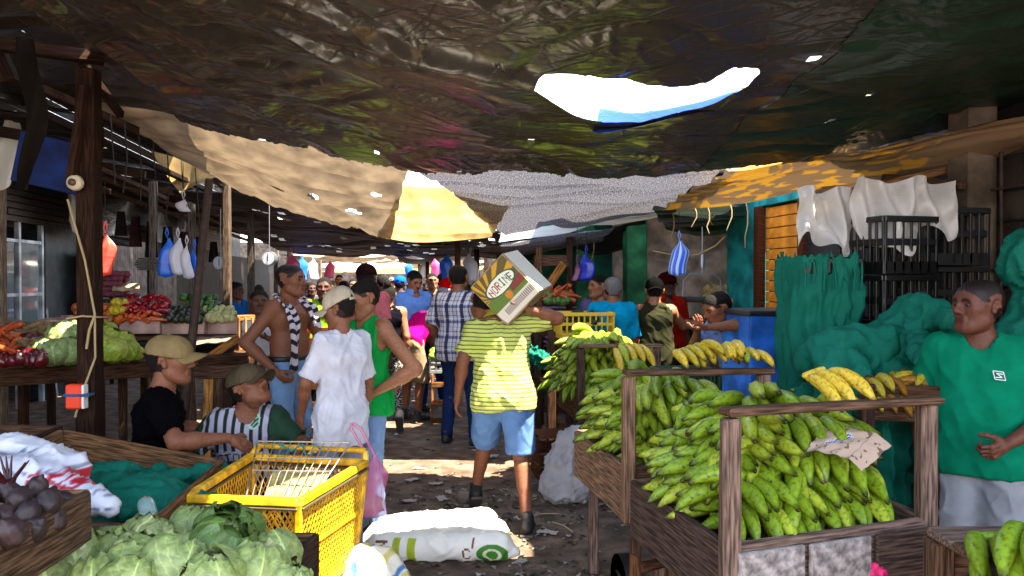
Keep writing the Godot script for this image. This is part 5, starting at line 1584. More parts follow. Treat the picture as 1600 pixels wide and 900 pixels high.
# ---------------------------------------------------------------- plantains
var finger_meshes: Array = []
func make_fingers() -> void:
	for vv in 5:
		var bend: float = [1.3, 1.5, 1.1, 1.65, 1.2][vv]
		var pts := []
		var rad := []
		var p := Vector3.ZERO
		var L: float = [0.285, 0.27, 0.305, 0.26, 0.25][vv]
		var n := 11
		for i in n + 1:
			var f := float(i) / n
			pts.append(p)
			rad.append([0.0095, 0.0115, 0.02, 0.026, 0.0282, 0.0288, 0.0288, 0.0284, 0.0264, 0.0215, 0.013, 0.0085][i])
			var a := bend * (0.5 - f) - 0.12
			p += v3(0, sin(a), cos(a)) * (L / n)
		var v := PackedVector3Array()
		var nn := PackedVector3Array()
		var idx := PackedInt32Array()
		var col := PackedColorArray()
		var sides := 7
		for i in n + 1:
			var d: Vector3 = (pts[mini(i + 1, n)] - pts[maxi(i - 1, 0)]).normalized()
			var up := Vector3.RIGHT.cross(d)
			for k in sides:
				var a := TAU * k / sides
				var o := Vector3.RIGHT * cos(a) + up * sin(a)
				var r: float = rad[i] * (1.0 + 0.06 * (k % 2))
				v.append(pts[i] + o * r)
				nn.append(o)
				var t := Color(1, 1, 1)
				if i >= n:
					t = Color(0.12, 0.09, 0.05)
				elif i <= 1:
					t = Color(0.9, 0.95, 0.7)
				col.append(t)
		for i in n:
			for k in sides:
				var k2 := (k + 1) % sides
				quad(idx, i * sides + k, i * sides + k2, (i + 1) * sides + k2, (i + 1) * sides + k)
		var c := v.size()
		v.append(pts[n] + (pts[n] - pts[n - 1]) * 0.3)
		nn.append((pts[n] - pts[n - 1]).normalized())
		col.append(Color(0.05, 0.04, 0.03))
		for k in sides:
			idx.append_array(PackedInt32Array([c, n * sides + k, n * sides + (k + 1) % sides]))
		finger_meshes.append(mesh_of(v, idx, nn, PackedVector2Array(), col))
func plantain_mat(key: String, col: Color) -> StandardMaterial3D:
	return mat("plantain_" + key, col, 0.36, {"vc": true, "tex": noise_tex("plantain_skin", 0.03, 0.25, 1.15, 3, 0, 512, 0.0, 0.2), "sc": Vector3.ONE * 3.0, "spec": 0.4})
# a hand of plantains: crown at the origin, fingers curving towards +z
func plantain_hand(called: String, label: String, group: String, n: int, m: Material, m2: Material, tr: Transform3D, seed_: int) -> Node3D:
	var r := RandomNumberGenerator.new()
	r.seed = seed_
	var t := thing(called, label, "plantains", Vector3.ZERO, 0.0, group)
	t.transform = tr
	var rows := 2 if n > 5 else 1
	for k in n:
		var row := k % rows
		var c := (n / rows)
		var i := k / rows
		var u := (i - (c - 1) * 0.5)
		var b := Basis.from_euler(v3(0.02 + 0.3 * row + r.randf_range(-0.06, 0.06), u * 0.1 + r.randf_range(-0.03, 0.03), -u * 0.1 + r.randf_range(-0.08, 0.08)))
		mi("plantain", finger_meshes[r.randi() % 5], m if r.randf() < 0.6 else m2, t, Transform3D(b.scaled(Vector3.ONE * r.randf_range(0.92, 1.1)), v3(u * 0.043, row * -0.034, 0.01 * absf(u) + 0.03 * row)))
	mi("crown", nets([[v3(-0.045, 0.012, -0.004), v3(0.045, 0.012, -0.004), 0.015, 0.015, 0.01]], [], [], 0.008) if not mcache.has("_crown") else mcache["_crown"], m, t)
	return t
func pile(label: String, group: String, c: Array, base: float, crest: float, count: int, layers: int, seed_: int, face := 0.0) -> void:
	var r := RandomNumberGenerator.new()
	r.seed = seed_
	var g1 := plantain_mat("green", Color(0.46, 0.56, 0.12))
	var g2 := plantain_mat("lime", Color(0.6, 0.66, 0.19))
	var k := 0
	for layer in layers:
		var nn := count
		for q in nn:
			var u := (float(q % 4) + 0.5) / 4.0 + r.randf_range(-0.09, 0.09)
			var v := (float(q / 4) + 0.5) / ceilf(nn / 4.0) + r.randf_range(-0.09, 0.09)
			var shrink := 1.0 - 0.16 * layer
			u = 0.5 + (u - 0.5) * shrink
			v = 0.5 + (v - 0.5) * shrink
			var p := bil(c, u, v)
			var hump := (1.0 - pow(absf(u - 0.5) * 2.0, 2.4)) * (0.75 + 0.25 * v)
			p.y = base + (crest - base) * hump * (0.45 + 0.55 * float(layer + 1) / layers) * (0.35 + 0.65 * float(layer + 1) / layers) + 0.02
			var yaw := face + (u - 0.5) * 1.6 + r.randf_range(-0.3, 0.3) - 0.35
			var tilt := r.randf_range(-0.15, 0.25)
			if u < 0.3:
				yaw = -1.35 + r.randf_range(-0.4, 0.4)
				p += AR * 0.13
				tilt = r.randf_range(-0.2, 0.0)
			elif u > 0.8:
				yaw = 1.3 + r.randf_range(-0.5, 0.5)
				p -= AR * 0.2
			if v < 0.3:
				p += AX * 0.24
			plantain_hand("plantain_bunch", label, group, r.randi_range(6, 9), g1, g2, xf(p + v3(0, 0.02, 0), yaw, tilt, [-1.0, 0.0, 0.0, 0.1, 1.0][r.randi() % 5] + r.randf_range(-0.15, 0.15), 1.02), seed_ * 100 + k)
			k += 1
func build_plantains() -> void:
	make_fingers()
	mcache["_crown"] = nets([[v3(-0.045, 0.012, -0.004), v3(0.045, 0.012, -0.004), 0.015, 0.015, 0.01]], [], [], 0.008)
	var i := 0.06
	pile("hand of green plantains piled on the cart with the cardboard sheet", "green plantains on the front cart", [v3(0.72, 0, -2.66), v3(1.42, 0, -2.9), v3(1.28, 0, -3.52), v3(0.58, 0, -3.34)], 0.79, 1.1, 16, 3, 3)
	pile("hand of green plantains piled on the cart with the ripe ones on its rail", "green plantains on the middle cart", [v3(0.58, 0, -3.7), v3(1.12, 0, -3.82), v3(1.02, 0, -4.5), v3(0.42, 0, -4.42)], 0.78, 1.08, 16, 3, 4)
	pile("hand of green plantains piled on the cart beside the full white sack", "green plantains on the far cart", [v3(0.45, 0, -5.98), v3(1.06, 0, -6.12), v3(0.96, 0, -6.8), v3(0.36, 0, -6.7)], 0.78, 1.14, 16, 3, 5)
	# row of hands laid tips outward at the front of the near cart
	var g1 := plantain_mat("green", Color(0.46, 0.56, 0.12))
	var g2 := plantain_mat("lime", Color(0.6, 0.66, 0.19))
	for k in 6:
		var p: Vector3 = v3(0.8, 0.87, -2.7).lerp(v3(1.32, 0.87, -2.9), k / 5.0)
		plantain_hand("plantain_bunch", "hand of green plantains laid tips outward on the front cart's edge", "plantains along the front edge of the cart", 6, g1, g2, xf(p + v3(0, 0.0, -0.2), 0.15 + 0.4 * sin(k * 2.3), 0.0, 0.2 * sin(k * 4.0)), 900 + k)
	var y1 := plantain_mat("yellow", Color(0.78, 0.66, 0.2))
	var y2 := plantain_mat("ripe", Color(0.66, 0.58, 0.16))
	var d1 := plantain_mat("overripe", Color(0.5, 0.33, 0.06))
	for k in 4:
		plantain_hand("plantain_bunch", "ripe yellow plantains laid along the rail of the middle cart", "ripe plantains on the rail", 5, y1 if k != 1 else y2, y2 if k < 3 else g2, xf(at(1078 + k * 26, 552, 3.72) + v3(0, 0, -0.1), 0.3 + 0.5 * sin(k * 2.0), 0.1, 0.25 * cos(k * 3.0), 0.75), 940 + k)
	plantain_hand("plantain_bunch", "ripe blotched plantains draped over the front cart's rail", "", 3, y1, y2, xf(at(1283, 598, 2.9) + v3(0, 0.02, -0.06), 0.35, 0.35, 0.3, 0.85), 951)
	plantain_hand("plantain_bunch", "pale ripe plantains on top of the far cart's rail", "", 5, y1, g2, xf(at(975, 541, 6.05), 0.3, 0.45, 0.1), 952)
	for k in 5:
		plantain_hand("plantain_bunch", "overripe yellow plantains in the small box by the green net", "overripe plantains in the small box", 6, d1, y2, xf(at(1368 + k * 22, 596, 3.68), k * 1.3, 0.1, 0.3 * sin(k * 2.0), 0.75), 960 + k)
	for k in 7:
		plantain_hand("plantain_bunch", "hand of green plantains on the low table by the man in green", "green plantains on the low table", 6, g1, g2, xf(v3(1.42 + (k % 3) * 0.2, 0.88 + 0.05 * (k / 3), -2.32 + 0.12 * (k / 3)), -0.4 + 0.5 * sin(k * 3.0), 0.1, 0.2), 980 + k)
	# printed cardboard on the near pile
	var card := img_tex("card_print", 128, 96, func(x: int, y: int) -> Color:
		var c := Color(0.62, 0.53, 0.46)
		var p := Vector2(x - 46, y - 46).rotated(2.25)
		if ink("super", p.x + 25, p.y + 9, 50, 18):
			return Color(0.05, 0.16, 0.45)
		for o in [Vector2(3, 0), Vector2(-3, 0), Vector2(0, 3), Vector2(0, -3)]:
			if ink("super", p.x + 25 + o.x, p.y + 9 + o.y, 50, 18):
				return Color(0.72, 0.7, 0.72)
		if absf(x - 94.0) < 0.9:
			return Color(0.4, 0.33, 0.28)
		if nz.get_noise_2d(x * 0.05, y * 0.05) > 0.42:
			c = Color(0.36, 0.28, 0.23)
		return c)
	var cm := mat("printed_card", Color(1, 1, 1), 0.85, {"tex": card, "uv": true})
	var cc := [at(1264, 742, 2.74), at(1352, 770, 2.68), at(1403, 724, 2.82), at(1294, 696, 2.9)]
	for q in 4:
		cc[q] = cc[q] + v3(0, 0.075, -0.02)
	solo("cardboard_sheet", "torn grey cardboard sheet printed with blue lettering on the plantains", "cardboard", sheet(18, 12, func(a: float, b: float) -> Vector3:
		return bil(cc, a, b) + v3(0, 0.02 * sin(a * 2.6) + 0.012 * nz.get_noise_2d(a * 3.0, b * 3.0) - 0.02 * maxf(0.0, a - 0.75) * 4.0, 0), func(a: float, b: float) -> bool: return b < 0.97 - 0.04 * nz.get_noise_1d(a * 14.0) or a < 0.2), cm)

# ---------------------------------------------------------------- vegetables
func leaf_sheet(r0: float, span: float, height: float, ph: float, flare: float) -> ArrayMesh:
	return sheet(14, 12, func(a: float, b: float) -> Vector3:
		var th := (a - 0.5) * span * (0.45 + 0.75 * sin(minf(b * 1.25, 1.0) * PI * 0.62))
		var el := -1.2 + b * height
		var r := r0 * (1.0 + 0.02 * sin(a * 19.0 + ph) * b + flare * b * b + 0.07 * fold_n.get_noise_2d(a * 2.2 + ph, b * 2.2)) 
		r += -0.006 * exp(-pow((a - 0.5) * 11.0, 2.0)) * (1.0 - b)
		r += (0.006 * sin((a - 0.5) * 26.0 + b * 4.0 + ph) + 0.012 * fold_n.get_noise_2d(a * 7.0 + ph, b * 5.0)) * b * b
		return v3(sin(th) * cos(el), sin(el) * 0.88, cos(th) * cos(el)) * r)
func cabbage_proto(label: String, col1: Color, col2: Color, seed_: int, flare := 0.05) -> Node3D:
	var t := thing("cabbage", label, "cabbage")
	t.set_meta("base", "cabbage")
	var veins := img_tex("leaf_ribs", 96, 96, func(x: int, y: int) -> Color:
		var a := absf(x / 95.0 - 0.5)
		var b := y / 95.0
		var g := 0.84 + 0.16 * nz.get_noise_2d(x * 0.07, y * 0.07)
		if a < 0.03 * (1.2 - b):
			g = 1.12
		var w := fmod(b * 7.0 - a * 6.0 + 0.25 * nz.get_noise_2d(x * 0.05, y * 0.05) + 10.0, 1.0)
		if w < 0.09:
			g += 0.14
		return Color(g * 0.8, g * 0.8, g * 0.74))
	var m1 := mat("cabbage_%s" % col1.to_html(false), col1, 0.5, {"tex": veins, "uv": true, "nor": noise_tex("leaf_nor", 0.012, 0, 1, 3, 1, 512, 8.0), "ns": 0.5, "back": Color(0.2, 0.25, 0.1)})
	var m2 := mat("cabbage_%s" % col2.to_html(false), col2, 0.5, {"tex": veins, "uv": true, "nor": noise_tex("leaf_nor", 0.012, 0, 1, 3, 1, 512, 8.0), "ns": 0.5, "back": Color(0.2, 0.25, 0.1)})
	mi("heart", nets([[v3(0, 0, 0), v3(0, 0.005, 0), 0.088, 0.086, 0.01]], [], [], 0.014), m1, t)
	var r := RandomNumberGenerator.new()
	r.seed = seed_
	for k in 9:
		var ls := leaf_sheet(0.091 + 0.0022 * k, 2.0 + r.randf() * 0.5, 2.1 + r.randf() * 0.5, seed_ + k * 3.0, flare * (0.2 if k < 5 else 1.3) * r.randf_range(0.3, 1.6))
		mi("leaf", ls, m1 if r.randf() < 0.6 else m2, t, xf(Vector3.ZERO, k * 2.4 + r.randf(), r.randf_range(-0.35, 0.2), r.randf_range(-0.25, 0.25)))
	return t
func scatter_items(called: String, label: String, category: String, group: String, mesh: ArrayMesh, m: Array, spots: Array, s := 1.0) -> void:
	var k := 0
	for p in spots:
		k += 1
		solo(called, label, category, mesh, m[k % m.size()], xf(p, k * 2.4, 0.7 * sin(k * 1.7), 0.6 * cos(k * 2.9), s * (0.9 + 0.1 * (k % 3))), group)
# heap of points over a px rectangle on a surface at height h: rows go back and up
func heap(x0: float, x1: float, y0: float, y1: float, d0: float, d1: float, nx: int, ny: int, seed_: int) -> Array:
	var r := RandomNumberGenerator.new()
	r.seed = seed_
	var out := []
	for j in ny:
		for i in nx:
			var f := (i + 0.5 + r.randf_range(-0.3, 0.3) + 0.5 * (j % 2)) / (nx + 0.5)
			var g := float(j) / maxi(ny - 1, 1)
			out.append(at(lerpf(x0, x1, f), lerpf(y1, y0, g) + r.randf_range(-2, 2), lerpf(d0, d1, g)))
	return out
func veg(key: String, c := Color.WHITE, rough := 0.45) -> StandardMaterial3D:
	return mat("veg_" + key, c, rough, {"tex": noise_tex("veg_tone", 0.02, 0.55, 1.2, 4), "sc": Vector3.ONE * 5.0})
func film(key: String, c := Color.WHITE) -> StandardMaterial3D:
	return mat("film_" + key, c, 0.32, {"nor": noise_tex("soft_crumple", 0.006, 0, 1, 3, 1, 512, 7.0), "sc": Vector3.ONE * 3.0, "ns": 0.5, "back": c * 0.6})
func build_vegetables() -> void:
	# cabbages in the front bin
	var pal := [[Color(0.72, 0.8, 0.5), Color(0.62, 0.74, 0.38)], [Color(0.84, 0.88, 0.62), Color(0.72, 0.8, 0.48)], [Color(0.46, 0.6, 0.27), Color(0.66, 0.74, 0.42)]]
	var protos := []
	for k in 3:
		protos.append(cabbage_proto("green cabbage heaped in the front wooden bin", pal[k][0], pal[k][1], 11 + k * 5, 0.1 + 0.05 * k))
		protos[k].set_meta("group", "cabbages in the front bin")
	var spots := [[105, 868, 2.62, 1.1], [163, 872, 2.75, 0.85], [207, 868, 2.55, 0.95], [233, 838, 2.85, 1.0], [285, 838, 2.9, 0.8], [302, 812, 2.95, 0.82], [268, 878, 2.5, 1.1], [340, 852, 2.68, 1.15], [372, 828, 2.86, 0.95], [425, 862, 2.74, 0.95], [395, 890, 2.52, 1.1], [330, 900, 2.4, 1.0], [60, 900, 2.5, 0.9], [150, 905, 2.45, 0.9], [200, 905, 2.4, 0.95], [445, 905, 2.5, 0.8], [255, 870, 2.8, 0.9], [300, 868, 2.8, 0.95], [380, 868, 2.8, 0.9], [180, 890, 2.7, 0.9], [120, 900, 2.75, 0.9], [430, 890, 2.8, 0.8]]
	for k in spots.size():
		var s: Array = spots[k]
		var src: Node3D = protos[[1, 0, 1, 1, 0, 0, 0, 2, 2, 0, 1][k % 11]]
		var tr := xf(at(s[0], s[1] + 16, s[2]), k * 2.1, 0.5 * sin(k * 1.9), 0.5 * cos(k * 2.7), s[3] * 0.94)
		if k < 3 and src == protos[k]:
			src.transform = tr
		elif k == 0:
			protos[1].transform = tr
		else:
			copy_of(src, tr)
	protos[2].transform = xf(at(350, 835, 2.8), 1.0, 0.4, 0.2, 0.9)
	protos[0].transform = xf(at(170, 868, 2.7), 1.0, 0.4, 0.2, 0.85)
	# cabbages and lettuces on the table
	var pale: Node3D = cabbage_proto("pale green cabbage on the dark wooden table behind the dark post", Color(0.66, 0.76, 0.5), Color(0.56, 0.68, 0.42), 41)
	pale.set_meta("group", "cabbages on the table")
	pale.transform = xf(at(100, 525, 5.75), 0, 0.3, 0, 1.1)
	for s in [[82, 551, 5.5, 1.0], [108, 549, 5.6, 1.05], [122, 535, 5.8, 1.0], [118, 520, 6.0, 1.0], [60, 548, 5.6, 0.9]]:
		copy_of(pale, xf(at(s[0], s[1], s[2]), s[0] * 0.3, 0.3, 0.2, s[3]))
	var lime: Node3D = cabbage_proto("lime green lettuce heaped on the table beside the dark post", Color(0.68, 0.78, 0.24), Color(0.76, 0.82, 0.34), 51, 0.16)
	lime.set_meta("group", "lettuces on the table")
	lime.transform = xf(at(163, 523, 6.0), 0, 0.4, 0, 0.9)
	for s in [[172, 530, 5.9, 0.8], [190, 538, 5.95, 0.9], [160, 545, 5.75, 0.9], [178, 549, 5.75, 0.9], [199, 550, 5.9, 0.8], [212, 553, 6.0, 0.55], [150, 535, 5.8, 0.8]]:
		copy_of(lime, xf(at(s[0], s[1], s[2]), s[0] * 0.37, 0.4, -0.3, s[3]))
	var ball := nets([[v3(0, 0, 0), v3(0, 0.006, 0), 0.042, 0.038, 0.01]], [], [], 0.011, 0.004, 20.0)
	var onion := nets([[v3(0, 0, 0), v3(0, 0.004, 0), 0.04, 0.036, 0.01], [v3(0, 0.03, 0), v3(0.004, 0.06, 0), 0.014, 0.007, 0.015]], [], [], 0.011, 0.003, 20.0)
	var carrot := nets([[v3(-0.07, 0, 0), v3(0.08, 0.008, 0), 0.02, 0.007, 0.005]], [], [], 0.01, 0.002, 30.0)
	var root := nets([[v3(-0.09, 0, 0), v3(0.0, 0.014, 0.01), 0.017, 0.022, 0.01], [v3(0, 0.014, 0.01), v3(0.1, 0, 0.02), 0.022, 0.01, 0.01]], [], [], 0.011, 0.003, 24.0)
	scatter_items("carrot", "orange carrot heaped at the table's end by the shop window", "carrot", "carrots at the table's end", carrot, [veg("carrot", Color(0.8, 0.33, 0.1)), veg("carrot2", Color(0.7, 0.27, 0.07))], heap(-30, 24, 517, 545, 5.3, 5.9, 5, 5, 1), 1.3)
	scatter_items("red_onion", "dark red onion in the glossy heap on the table's edge", "onion", "red onions on the table", onion, [veg("onion", Color(0.35, 0.03, 0.07), 0.3), veg("onion2", Color(0.27, 0.02, 0.06), 0.3)], heap(-10, 72, 533, 563, 5.25, 5.75, 8, 4, 2), 1.15)
	scatter_items("cassava_root", "pale brown cassava root in the heap behind the red onions", "root", "cassava roots on the table", root, [veg("yuca", Color(0.55, 0.44, 0.28), 0.8), veg("yuca2", Color(0.4, 0.3, 0.2), 0.8)], heap(30, 92, 512, 545, 5.55, 6.15, 7, 5, 3), 1.2)
	# white boxes on the tier with their produce
	var wb := painted("white_box", Color(0.72, 0.6, 0.56), 0.7)
	var dist := [7.0, 7.0, 7.05, 7.15, 7.3]
	var xs := [[112, 182], [186, 249], [250, 318], [319, 370], [60, 110]]
	var lab := ["worn white box of orange peppers on the green tier behind the dark post", "worn white box of red and orange carrots on the green tier", "worn white box of dark avocados on the green tier beside the leaning pole", "worn white box of pale gourds at the end of the green tier", "worn white box at the hidden end of the green tier"]
	for k in 5:
		var a := at(xs[k][0], 522, dist[k])
		var b := at(xs[k][1], 522, dist[k])
		var bx := thing("produce_box", lab[k], "box", (a + b) * 0.5)
		var hw := (b.x - a.x) * 0.5
		mi("front_wall", box(v3(hw * 2.0, 0.13, 0.012), 0.004, 0.003, k), wb, bx, xf(v3(0, 0.065, 0)))
		mi("back_wall", box(v3(hw * 2.0, 0.16, 0.012), 0.004, 0.003, k), wb, bx, xf(v3(0, 0.08, -0.36)))
		for s in [-1.0, 1.0]:
			mi("side_wall", box(v3(0.012, 0.14, 0.348), 0.004), wb, bx, xf(v3(s * (hw - 0.006), 0.07, -0.18)))
		mi("floor", box(v3(hw * 2.0 - 0.03, 0.012, 0.34), 0.003), wb, bx, xf(v3(0, 0.008, -0.18)))
	scatter_items("orange_pepper", "orange pepper heaped in the worn white box behind the post", "pepper", "orange peppers in the box", ball, [veg("opep", Color(0.75, 0.36, 0.04)), veg("opep2", Color(0.6, 0.28, 0.03))], heap(114, 192, 482, 498, 6.98, 7.3, 8, 3, 4), 0.95)
	scatter_items("lemon", "yellow lemon at the back of the orange peppers", "lemon", "lemons behind the peppers", ball, [veg("lemon", Color(0.75, 0.65, 0.1))], heap(172, 196, 474, 484, 7.1, 7.3, 3, 2, 5), 1.0)
	scatter_items("carrot_piece", "pale orange carrot in the worn white box on the tier", "carrot", "carrots in the white box", carrot, [veg("carrot3", Color(0.78, 0.36, 0.18)), veg("carrot")], heap(188, 258, 487, 498, 6.95, 7.2, 8, 4, 6), 1.0)
	scatter_items("red_pepper", "glossy red pepper in the tall heap on the tier", "pepper", "red peppers on the tier", nets([[v3(-0.04, 0, 0), v3(0.05, 0.01, 0), 0.034, 0.02, 0.01]], [], [], 0.011, 0.005, 22.0), [veg("rpep", Color(0.62, 0.03, 0.06), 0.25), veg("rpep2", Color(0.45, 0.02, 0.06), 0.25)], heap(196, 264, 469, 488, 7.1, 7.55, 7, 4, 7), 1.2)
	scatter_items("avocado", "dark green avocado in the worn white box by the leaning pole", "avocado", "avocados in the white box", ball, [veg("avo", Color(0.06, 0.09, 0.04)), veg("avo2", Color(0.1, 0.16, 0.05))], heap(252, 318, 484, 498, 7.0, 7.3, 7, 3, 8), 1.0)
	scatter_items("pale_gourd", "pale green gourd in the end box of the tier", "gourd", "pale gourds in the end box", ball, [veg("gourd", Color(0.68, 0.68, 0.46), 0.6)], heap(320, 370, 484, 498, 7.12, 7.4, 6, 3, 9), 1.0)
	scatter_items("green_pepper", "green pepper behind the leaning pole", "pepper", "green peppers behind the pole", ball, [veg("gpep", Color(0.12, 0.25, 0.05)), veg("gpep2", Color(0.22, 0.42, 0.08))], heap(285, 345, 466, 484, 7.4, 7.9, 6, 3, 10), 1.1)
	# beets
	var beet := nets([[v3(0, 0, 0), v3(0, 0.012, 0), 0.05, 0.045, 0.01], [v3(0, -0.04, 0), v3(0, -0.055, 0.004), 0.016, 0.006, 0.02], [v3(0, 0.05, 0), v3(0, 0.062, 0), 0.013, 0.012, 0.008]], [], [], 0.01, 0.004, 18.0)
	scatter_items("beet", "dark purple beet with dull skin in the weathered bin", "beet", "beets in the weathered bin", beet, [veg("beet", Color(0.15, 0.08, 0.085), 0.6), veg("beet2", Color(0.19, 0.1, 0.1), 0.6)], [at(28, 782, 2.42), at(72, 788, 2.4), at(5, 808, 2.3), at(40, 806, 2.32), at(15, 835, 2.15), at(-20, 780, 2.45), at(55, 765, 2.52), at(90, 800, 2.5), at(-25, 815, 2.25), at(50, 830, 2.3), at(80, 815, 2.42), at(100, 785, 2.55), at(10, 770, 2.5)], 0.75)
	var bl := thing("beet_greens", "tuft of dark red beet tops sticking up from the bin", "leaves", at(10, 772, 2.5))
	for k in 9:
		mi("leaf_stalk", tube([Vector3.ZERO, v3(0.02 * sin(k * 2.0), 0.05, 0.02 * cos(k * 2.0)), v3(0.06 * sin(k * 2.0), 0.09 + 0.01 * (k % 3), 0.05 * cos(k * 2.0))], [0.008, 0.006, 0.002], 5), veg("beet_top", Color(0.25, 0.03, 0.07)), bl)
	# the far counters
	scatter_items("potato", "pale potato heaped on the counter below the hanging scale", "potato", "potatoes on the stall counter", ball, [veg("potato", Color(0.66, 0.56, 0.34), 0.8), veg("potato2", Color(0.55, 0.45, 0.27), 0.8)], heap(1098, 1168, 452, 470, 8.4, 8.8, 9, 4, 12), 1.15)
	scatter_items("carrot", "orange carrot on the counter behind the carried box", "carrot", "carrots on the far counter", carrot, [veg("carrot3"), veg("carrot2")], heap(858, 900, 452, 464, 8.4, 8.8, 5, 3, 13), 1.3)
	scatter_items("green_pepper", "green pepper beside the carrots behind the carried box", "pepper", "green peppers on the far counter", ball, [veg("gpep2")], heap(850, 892, 461, 470, 8.3, 8.5, 6, 2, 14), 1.0)
	scatter_items("lime_fruit", "bright green lime heaped in the grey basket", "lime", "limes in the grey basket", ball, [veg("lime", Color(0.4, 0.62, 0.08)), veg("lime2", Color(0.5, 0.68, 0.12))], heap(672, 698, 548, 558, 8.9, 9.15, 6, 3, 15), 0.85)
	scatter_items("leafy_green", "dark leafy greens heaped in the yellow crate by the cyan shirt", "greens", "greens in the yellow crate", nets([[v3(-0.05, 0, 0), v3(0.06, 0.02, 0.02), 0.03, 0.025, 0.02]], [], [], 0.012, 0.02, 30.0), [veg("greens", Color(0.1, 0.2, 0.05), 0.7)], heap(892, 928, 496, 502, 7.3, 7.5, 6, 3, 16), 1.2)
# ---------------------------------------------------------------- bags, scales and other small things
func bag_mesh(w: float, h: float, fat: float, ph: float) -> ArrayMesh:
	return sheet(28, 18, func(a: float, b: float) -> Vector3:
		var th := a * TAU
		var neck := 0.16 + 0.84 * smoothstep(0.0, 0.35, b)
		var low := 1.0 if b < 0.92 else sqrt(maxf(0.0, 1.0 - pow((b - 0.92) / 0.08, 2.0))) * 0.95 + 0.05
		var pleat := 1.0 + 0.10 * sin(th * 6.0 + ph) * (1.0 - 0.5 * b) + 0.06 * sin(th * 11.0 + ph * 2.0)
		return v3(cos(th) * w * 0.5 * neck * low * pleat, -b * h, sin(th) * fat * 0.5 * neck * low * pleat) + v3(0.02 * sin(b * 5.0 + ph), 0, 0))
func hanging_bag(label: String, px: float, py: float, d: float, w: float, h: float, m: Material, ph: float, group := "") -> void:
	var t := thing("plastic_bag", label, "bag", at(px, py, d), 0.3 * sin(ph), group)
	mi("pouch", bag_mesh(w, h, w * 0.45, ph), m, t)
	mi("loop", tube([v3(0, 0.1, 0), v3(0.015, 0.05, 0), v3(0, 0.0, 0), v3(-0.012, 0.05, 0), v3(0, 0.1, 0)], 0.006, 5), m, t)
	mi("string", tube([v3(0, 0.1, 0), v3(0, 0.4, 0)], 0.003, 4), mat("dark_cord"), t)
func dial_scale(label: String, px: float, py: float, d: float, r: float) -> void:
	var t := thing("dial_scale", label, "scale", at(px, py, d), -0.15)
	var met := mat("scale_metal", Color(0.5, 0.52, 0.55), 0.35, {"metal": 0.7})
	mi("case", tube([v3(0, 0, -0.05), v3(0, 0, 0.03)], r, 26), met, t)
	mi("dial_face", tube([v3(0, 0, 0.03), v3(0, 0, 0.034)], r * 0.88, 26), mat("dial_white", Color(0.75, 0.77, 0.8), 0.4), t)
	mi("pointer", box(v3(0.008, r * 1.1, 0.004), 0.001), mat("black_crate"), t, xf(v3(0, 0.01, 0.038)))
	for k in 12:
		mi("tick", box(v3(0.004, r * 0.16, 0.002), 0.0005), mat("black_crate"), t, Transform3D(Basis(Vector3.BACK, k * TAU / 12.0), Basis(Vector3.BACK, k * TAU / 12.0) * v3(0, r * 0.72, 0.035)))
	mi("hook", tube([v3(0, r, 0), v3(0, r + 0.5, 0)], 0.005, 5), met, t)
	mi("hook", tube([v3(0, -r, 0), v3(0, -r - 0.1, 0)], 0.005, 5), met, t)
